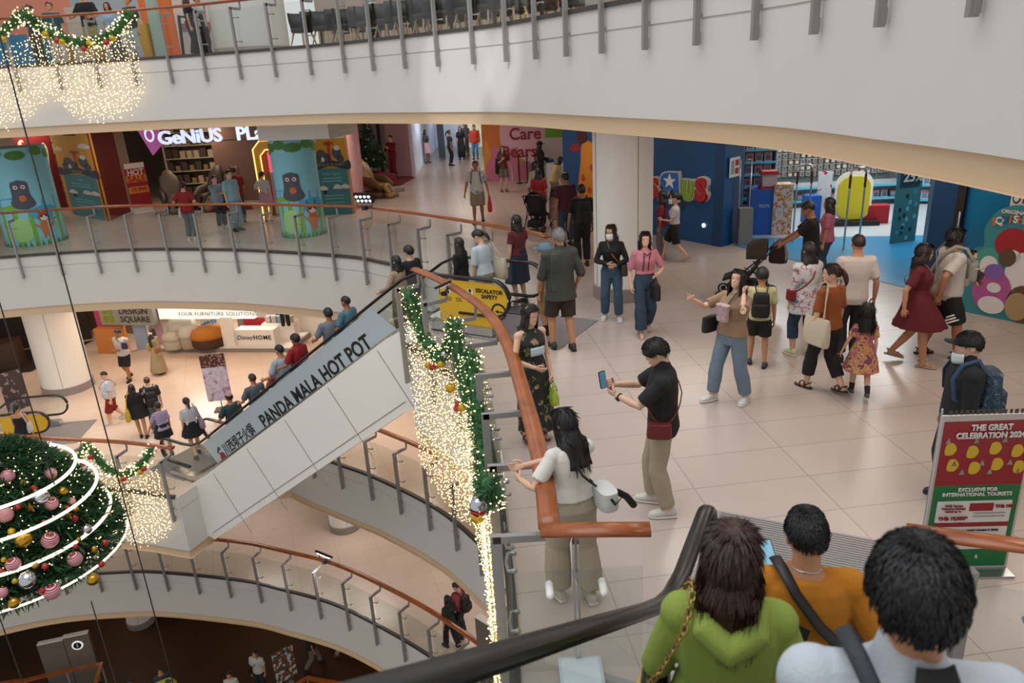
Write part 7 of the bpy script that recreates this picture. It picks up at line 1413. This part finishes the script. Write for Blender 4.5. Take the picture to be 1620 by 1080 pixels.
SILV = mat('#b8bcc4', .12, .95); GOLD = mat('#b08a2c', .22, .8); REDB = mat('#a01018', .18, spec=.7); YELB = mat('#b89a1c', .25, .3); STRIPE = pat('stripe', ['#c9b0b4', '#9c1428'], 1.5, .3)
BALL = {}
def bauble(p, r, m, label, cat='ornament', name='bauble', group=None, rot=None):
    k = m.name
    if k not in BALL:
        b = MB(); b.ell((0, 0, 0), 1.0, nu=18, nv=12); me = b.build('bauble', m, link=False); c = MB(); c.lathe([(.18, .96), (.18, 1.14), (.05, 1.2)], n=8); ca = c.build('cap', mat('#9a8a50', .3, .8), None, link=False); BALL[k] = (me, ca)
    o = BALL[k][0].copy(); COL.objects.link(o); o.name = name; o.location = p; o.scale = (r, r, r); o.rotation_euler = rot or (random.uniform(-.4, .4), random.uniform(-.4, .4), random.random() * 6)
    tag(o, label, cat, group); c = BALL[k][1].copy(); COL.objects.link(c); c.parent = o; return o
def star(p, r, label, m=None):
    b = MB(); b.prism([((r if i % 2 == 0 else r * .42) * sin(i * pi / 5), (r if i % 2 == 0 else r * .42) * cos(i * pi / 5)) for i in range(10)], -.015, .015); o = b.build('star_ornament', m or GOLD, smooth=False); o.location = p; return tag(o, label, 'ornament')
# upper swags and curtains
TOP = lambda q, n: 0
us = [oncurve(x, y, ct, .14) for x, y in ((-40, 28), (-20, 60), (0, 52), (20, 36), (38, 22))]; garland(us, .13, 'garland swag at the upper far left edge', .02, 70, 2)
us2 = [oncurve(x, y, ct, .14) for x, y in ((40, 22), (62, 42), (88, 56), (118, 66), (142, 69), (165, 60), (188, 45), (205, 22))]; garland(us2, .14, 'garland swag with baubles on the upper railing', .02, 150, 3)
for (x, y, m, lab) in ((90, 64, REDB, 'red bauble on the left half of the upper swag'), (133, 77, REDB, 'red bauble at the lowest point of the upper swag'), (168, 67, REDB, 'red bauble on the right half of the upper swag'), (141, 68, YELB, 'yellow bauble at the bottom of the upper swag'), (72, 54, YELB, 'yellow bauble on the upper left of the swag'), (178, 61, YELB, 'yellow bauble on the right end of the upper swag'), (98, 66, YELB, 'small yellow bauble beside the left red one upstairs'), (5, 62, YELB, 'yellow bauble on the leftmost upper swag')): bauble(oncurve(x, y, ct, .27), .075, m, lab)
def sub(path, pa, pb, off=.12):
    a, c = oncurve(*pa, path, off), oncurve(*pb, path, off); i, j = [int(np.argmin(np.linalg.norm(path - q[:2], axis=1))) for q in (a, c)]; return path[min(i, j):max(i, j) + 1]
sw = lambda q, z, d: z - d * sin(pi * q)
curtain(sub(ct, (72, 110), (221, 105)), .16, lambda q: sw(q, 5.65, .5), lambda q: 4.12 - .78 * sin(pi * q) ** .6, .075, .085, .0135, 'curtain of warm fairy lights under the upper garland swag'); curtain(sub(ct, (-60, 110), (65, 110)), .16, lambda q: sw(q, 5.6, .4), lambda q: 4.12 - .78 * sin(pi * (q * .62 + .38)) ** .6 if q < 1 else 4.1, .075, .085, .0135, 'curtain of warm fairy lights at the upper far left edge')
# near railing garland
def onrail(y, z, off=.14): i = int(np.argmin(np.abs(cn[:, 1] - y))); return np.array([cn[i, 0] - off, y, z])
ng = [onrail(*q) for q in ((10.6, 1.0), (10.45, .75), (10.25, .45), (9.9, .3), (9.5, .4), (9.2, .7), (9.0, 1.0))]; garland(ng, .12, 'dark green garland swag at the start of the near railing', .0095, 170, 4, 90)
ng2 = [onrail(*q) for q in ((9.0, 1.0), (8.85, .6), (8.65, .3), (8.4, .2), (8.15, .45), (7.95, .8), (7.85, 1.0))]; garland(ng2, .115, 'thick garland loop above the red bell', .0095, 130, 5, 100)
ng3 = [onrail(*q) for q in ((7.85, 1.0), (7.4, .6), (6.9, .35), (6.4, .25), (5.9, .35), (5.4, .65), (5.05, 1.0))]; garland(ng3, .12, 'long hanging garland down to the silver and red bauble', .0095, 170, 6, 95)
for (x, y, r, m, lab) in ((9.75, 0.15, .055, REDB, 'red bauble low on the first near swag'), (9.3, 0.35, .05, YELB, 'yellow bauble near the end of the first near swag'), (9.95, 0.1, .05, YELB, 'yellow bauble under the first near swag'), (8.95, 0.15, .07, YELB, 'large yellow bauble on the garland loop above the red bell'), (8.2, 0.2, .05, YELB, 'yellow bauble inside the garland loop'), (5.9, 0.15, .065, YELB, 'yellow bauble at the foot of the long garland'), (9.15, 0.55, .045, SILV, 'silver bauble where the first near swag ends'), (8.5, 0.25, .045, SILV, 'silver bauble inside the garland loop')): bauble(onrail(x, y, .25), r, m, lab)
pb = onrail(5.0, .82, .22); t = thing('bauble', 'silver and red bauble hanging at the end of the long garland', 'ornament', tuple(pb)); b = MB(); b.lathe([(.001, .09), (.05, .075), (.07, .02), (.07, 0)], n=18); b.build('upper_half', SILV, t); b = MB(); b.lathe([(.07, 0), (.066, -.03), (.04, -.062), (.001, -.072)], n=18); b.build('lower_half', REDB, t)
pb = onrail(8.75, -.02, .22); t = thing('bell_ornament', 'shiny red bell hanging under the near garland loop', 'ornament', tuple(pb)); b = MB(); b.lathe([(.001 * .7, .075), (.021, .072), (.031, .05), (.038, .0), (.056, -.042), (.058, -.052), (.05, -.042), (.028, .014)], n=20, caps=False); b.build('bell', REDB, t); b = MB(); b.ell((0, 0, -.05), .015); b.build('clapper', GOLD, t)
curtain(cn[2:37], .16, lambda q: .62 - .38 * abs(sin(2.2 * pi * q)), lambda q: -1.75 - .45 * abs(sin(2.6 * pi * q + .4)), .042, .07, .0078, 'long dense curtain of warm fairy lights below the near wooden handrail')
# lower left railing
lg = [oncurve(x, y, cl, .13) for x, y in ((68, 702), (80, 720), (98, 735), (112, 738), (125, 722), (136, 704))]; garland(lg, .12, 'garland swag beside the tree on the lower railing', .019, 90, 7); lg2 = [oncurve(x, y, cl, .13) for x, y in ((137, 704), (155, 726), (172, 742), (192, 751), (213, 745), (228, 730), (238, 712))]; garland(lg2, .13, 'garland swag nearest the escalator foot on the lower railing', .019, 130, 8)
for (x, y, m, lab) in ((143, 723, REDB, 'red bauble at the peak between the lower swags'), (131, 734, REDB, 'red bauble on the lower swag beside the tree'), (108, 746, REDB, 'red bauble under the lower swag beside the tree'), (196, 757, REDB, 'red bauble at the bottom of the swag nearest the escalator foot'), (228, 741, REDB, 'red bauble on the right of the swag nearest the escalator foot'), (100, 733, YELB, 'yellow bauble on the lower swag beside the tree'), (190, 758, YELB, 'yellow bauble at the bottom of the swag nearest the escalator foot'), (222, 747, YELB, 'yellow bauble on the right of the swag nearest the escalator foot')): bauble(oncurve(x, y, cl, .25), .065, m, lab)
curtain(sub(cl, (80, 760), (140, 760)), .17, lambda q: sw(q, -3.95, .35), lambda q: -5.75 - .25 * sin(pi * q), .07, .08, .012, 'curtain of fairy lights half hidden by the big tree'); curtain(sub(cl, (142, 760), (262, 770)), .17, lambda q: sw(q, -3.95, .45), lambda q: -5.72 - .55 * sin(pi * min(1, q * .75 + .25)), .065, .075, .012, 'curtain of fairy lights below the swag nearest the escalator foot')
# ------------------------------------------------------------------ the big hanging tree
TC = np.array([-8.47, 10.5, -3.05]); T = thing('christmas_tree', 'large hanging Christmas tree with glowing rings at the left edge', 'Christmas tree', tuple(TC)); rs = np.random.default_rng(11)
prof = lambda z: np.interp(z, [0, .1, .45, .9, 1.35, 1.75, 1.95], [1.62, 1.68, 1.52, 1.30, 1.02, .66, .1])
b = MB(); b.lathe([(.1, .02), (1.45, .0), (1.5, .1), (1.36, .45), (1.14, .9), (.86, 1.35), (.5, 1.75), (.02, 1.9)], n=36); b.build('core', mat('#0c1a0e', .9), T)
P, N = [], []
for _ in range(3600): z = rs.uniform(0, 1.93); a = rs.uniform(0, 2 * pi); r = prof(z) * rs.uniform(.84, 1.0); P.append((r * cos(a), r * sin(a), z)); N.append((cos(a), sin(a), .25))
for a in np.linspace(0, 2 * pi, 150): P.append((1.6 * cos(a), 1.6 * sin(a), .03)); N.append((cos(a), sin(a), -.4))
b = MB(); sprigs(b, P, N, .19, rs, droop=.2, n=7); b.build('foliage', mat('#1a4420', .65, var=.5, vscale=9), T)
RING = mat('#fff0d0', .4, emit=2.2)
for k, (r, z) in enumerate(((1.66, .02), (1.50, .52), (1.40, 1.02), (1.17, 1.42))): b = MB(); b.tube([((r + .06) * cos(a), (r + .06) * sin(a), z + .05 * sin(a - 2.4)) for a in np.linspace(0, 2 * pi, 90)], .026 if k else .018, 8, round_=False); b.build('light_ring', RING, T)
b = MB(); PB = []
for _ in range(480): z = rs.uniform(0.02, 1.9); a = rs.uniform(pi, 2.25 * pi); r = prof(z) * rs.uniform(.97, 1.07); PB.append((r * cos(a), r * sin(a), z))
bulbs(b, PB, .0125, 0); o = b.build('fairy_lights', BULB, T, smooth=False); o['kind'] = 'stuff'
def ontree(px, py, k=1.0):
    d = ray(px, py); 
    for t in np.arange(9, 16, .01):
        p = O3 + d * t - TC; z = p[2]
        if 0 <= z < 1.95 and math.hypot(p[0], p[1]) < prof(z) * k: return p + TC
        if z < 0: return p + TC
    return p + TC
OR = [(12, 753, 10, 's', 'striped red and white bauble near the tree top at the picture edge'), (80, 749, 9, 's', 'striped bauble at the upper right slope of the tree'), (8, 814, 11, 's', 'striped bauble just above the top light ring at the edge'), (81, 796, 10, 's', 'striped bauble beside the large silver ball, above the top ring'), (79, 854, 12, 's', 'striped bauble between the top and second light rings'), (21, 892, 10, 's', 'striped bauble below the second ring near the edge'), (118, 884, 11, 's', 'striped bauble above the right bend of the third ring'), (82, 935, 12, 's', 'striped bauble below the third ring, lowest one'), (113, 793, 6, 's', 'small striped bauble right of the top ring end'), (3, 937, 8, 's', 'striped bauble cut by the edge below the third ring'),
      (64, 786, 13, 'v', 'large silver ball above the top light ring'), (137, 837, 8, 'v', 'silver ball at the right end of the second ring'), (43, 917, 13, 'v', 'large silver ball resting over the third ring'), (37, 853, 12, 'g', 'large gold ball between the top and second rings'), (147, 916, 9, 'g', 'gold-green ball near the right lower rim'), (22, 953, 8, 'g', 'gold ball near the bottom rim at the left'), (149, 868, 5, 'g', 'small gold ball inside the third ring bend'), (36, 764, 5, 'g', 'small gold ball near the tree top'), (56, 894, 5, 'g', 'small gold ball below the second ring'), (124, 853, 4, 'g', 'small gold ball right of the second ring bend'), (99, 777, 7, 'g', 'gold ornament at the start of the top ring'), (23, 919, 4, 'y', 'small yellow ball left of the large low silver ball'), (18, 840, 5, 'y', 'small yellow ball under the top ring'), (6, 885, 4, 'y', 'small yellow ball at the edge under the second ring'), (119, 805, 5, 'g', 'small gold ball under the small striped one'),
      (53, 772, 5, 'r', 'small red ball above the large silver ball'), (28, 801, 5, 'r', 'small red ball between two striped ones above the top ring'), (70, 827, 5, 'r', 'small red ball under the middle of the top ring'), (118, 820, 5, 'r', 'small red ball at the right above the second ring'), (71, 896, 5, 'r', 'small red ball at the middle above the third ring'), (160, 892, 5, 'r', 'small red ball near the right rim'), (66, 934, 5, 'r', 'small red ball left of the lowest striped bauble'), (106, 803, 4, 'r', 'small red ball right of the large top silver ball'), (2, 903, 4, 'r', 'small red ball cut by the picture edge'), (119, 864, 4, 'r', 'small red ball above the striped one in the third tier'), (166, 858, 5, 'r', 'small red ball at the outermost right tip')]
for x, y, r, k, lab in OR: p = ontree(x, y, 1.05); bauble(p, r * 12.3 / FPX, dict(s=STRIPE, v=SILV, g=GOLD, r=REDB, y=YELB)[k], lab + ' of the tree' if 'tree' not in lab and len(lab.split()) < 13 else lab)
star(ontree(48, 803, 1.08), .08, 'gold star right of the red ball above the top ring of the tree'); star(ontree(107, 815, 1.08), .08, 'gold star under the right end of the top tree ring')
def cable(px, py, y, label, z0=-14.3, z1=14):
    g_ = D(px, py, y); b = MB(); b.tube([(g_[0], g_[1], z0), (g_[0], g_[1], z1)], .009, 6); o = b.build('cable', mat('#2a2622', .5), origin=(g_[0], g_[1], z0)); tag(o, label, 'cable')
cable(145, 600, 9.0, 'long dark steel cable running past the people on the lower floor'); cable(33, 590, 9.4, 'dark steel cable at the left edge above the tree', z0=-1.2); cable(162, 1010, 9.2, 'thin cable hanging below the tree rim on the right', z1=-3.1); cable(22, 1040, 9.6, 'thin cable hanging below the tree at the left edge', z1=-3.1)
# floodlights on the railings
def flood(p, rz, label, lit=1.5, tilt=.5, sc=1):
    t = thing('floodlight', label, 'lamp', tuple(p), rz); t.scale = (sc,) * 3; Rt = np.array(Matrix.Rotation(tilt, 3, 'X')); b = MB(); b.box((0, 0, .2), (.46, .06, .26), Rt); b.build('housing', BLACK, t, smooth=False); b = MB()
    for i in range(4):
        for j in range(2): b.ell(np.array([0, 0, .2]) + Rt @ np.array([-.165 + .11 * i, -.034, -.06 + .12 * j]), (.042, .012, .042), nu=10, nv=5)
    b.build('lens', mat('#dfeeff', .3, emit=lit), t); b = MB(); b.tube([(-.2, 0, .2), (-.2, .0, 0), (.2, 0, 0), (.2, 0, .2)], .012, 6); b.box((0, 0, -.04), (.1, .12, .1)); b.build('bracket', BLACK, t, smooth=False)
g_ = G(577, 326, 1.2); flood(g_, -.35, 'black floodlight with eight lenses clamped on the far railing', 1.2, .5); g_ = G(514, 886, Mz + 1.2); flood(g_, -.6, 'bright floodlight clamped to the bottom gallery railing', 7, .8); g_ = oncurve(702, 462, cn, -.1); flood(g_, 1.1, 'black floodlight bracket clamped at the start of the near railing', .3, 1.2, .55)
# ------------------------------------------------------------------ light and camera
bake_all()
def area(name, loc, size, power, col=(1, 1, 1), rot=(0, 0, 0), sy=None):
    l = bpy.data.lights.new(name, 'AREA'); l.energy = power; l.color = col; l.size = size
    if sy: l.shape = 'RECTANGLE'; l.size_y = sy
    o = bpy.data.objects.new(name, l); COL.objects.link(o); o.location = loc; o.rotation_euler = rot; return o
WARM = (1, .80, .62); SOFTW = (1, .90, .80); DAY = (.86, .93, 1.0)
area('skylight', (-3, 6, 18), 16, 2300, DAY, sy=16)
for x, y in ((-13, 24), (-8.5, 24), (-4, 24), (-1, 27), (1.2, 19), (4, 15), (6.2, 11.8), (7, 8), (4.8, 8.5), (4.5, 5), (2.6, 9.3), (-1.5, 33), (-9, 30), (-2.4, 23.5), (-3, 29), (.3, 23.5), (-2, 36)): area('ceiling_lamp', (x, y, 3.04), 1.1, 26, SOFTW)
for x, y in ((-13, 19), (-9.5, 18.5), (-12, 22.5), (-8, 22), (-5, 20), (-3, 18.5), (0, 15), (-15.5, 24), (-10, 26)): area('ceiling_lamp', (x, y, -1.8), 1.1, 42, (1, .84, .68))
for x, y in ((-14, 21), (-9, 21.5), (-5, 20), (-1.5, 17.5), (1.0, 13.5)): area('ceiling_lamp', (x, y, -6.6), 1.2, 48, (1, .88, .80))
for x, y in ((-15, 22), (-9, 22), (-4, 18), (-14, 14), (-6, 12)): area('ceiling_lamp', (x, y, -11.4 if y > 17 else -8.2), 1.2, 26, (1, .78, .58))
for x, y in ((-12, 24), (-6, 24), (0, 20), (4, 14)): area('ceiling_lamp', (x, y, 9.0), 2, 60, SOFTW)
for x, y in ((7.0, 18.8), (9.5, 18.8), (12.5, 18.5), (9, 16)): area('shop_lamp', (x, y, 3.05), 1.2, 75, (.92, .97, 1))
for x, y in ((-11, 28), (-17, 28), (-10, 30.5)): area('shop_lamp', (x, y, 3.05), 1.0, 40, (1, .8, .55))
for x, y in ((-2.6, 36), (-2.4, 43), (-1, 50)): area('shop_lamp', (x, y, 3.1), 2, 620, (.85, .92, 1))
for x, y in ((-12, 26.5), (-9.5, 26)): area('shop_lamp', (x, y, -1.8), 1.2, 60, (1, .93, .82))
for tx, ty, an in ((-.75, 15.2, 3.0), (.15, 14.05, 1.6)):
    sl_ = bpy.data.lights.new('sunlight_patch', 'SPOT'); sl_.energy = 6000; sl_.color = (.95, .98, 1); sl_.spot_size = rad(an * 2); sl_.spot_blend = .35; sl_.shadow_soft_size = .15; so = bpy.data.objects.new('sunlight_patch', sl_); COL.objects.link(so); so.location = (-7, 1, 17); so.rotation_euler = (Vector((tx, ty, 4.05)) - so.location).to_track_quat('-Z', 'Y').to_euler()
g_ = G(514, 886, Mz + 1.2); fl_ = area('floodlight_beam', (g_[0] - .15, g_[1] - .22, g_[2] + .1), .3, 14, (.9, .96, 1)); fl_.rotation_euler = Vector((-.35, -.5, -.9)).to_track_quat('-Z', 'Y').to_euler()
w = bpy.data.worlds.new('world'); SC.world = w; w.use_nodes = True; bg = w.node_tree.nodes['Background']; bg.inputs[0].default_value = (.90, .90, .90, 1); bg.inputs[1].default_value = .78
cam = bpy.data.cameras.new('camera'); co = bpy.data.objects.new('camera', cam); COL.objects.link(co)
cam.sensor_width = 36; cam.sensor_fit = 'HORIZONTAL'; cam.lens = FPX / 1620 * 36; cam.clip_end = 200; cam.clip_start = .05
co.matrix_world = Matrix([[_r[i], _u[i], -_f[i], O3[i]] for i in range(3)] + [[0, 0, 0, 1]])
cam.dof.use_dof = True; cam.dof.focus_distance = 9.0; cam.dof.aperture_fstop = 3.2
SC.camera = co
SC.view_settings.view_transform = 'Standard'; SC.view_settings.look = 'None'; SC.view_settings.gamma = 1; SC.view_settings.use_curve_mapping = False; SC.view_settings.exposure = 0
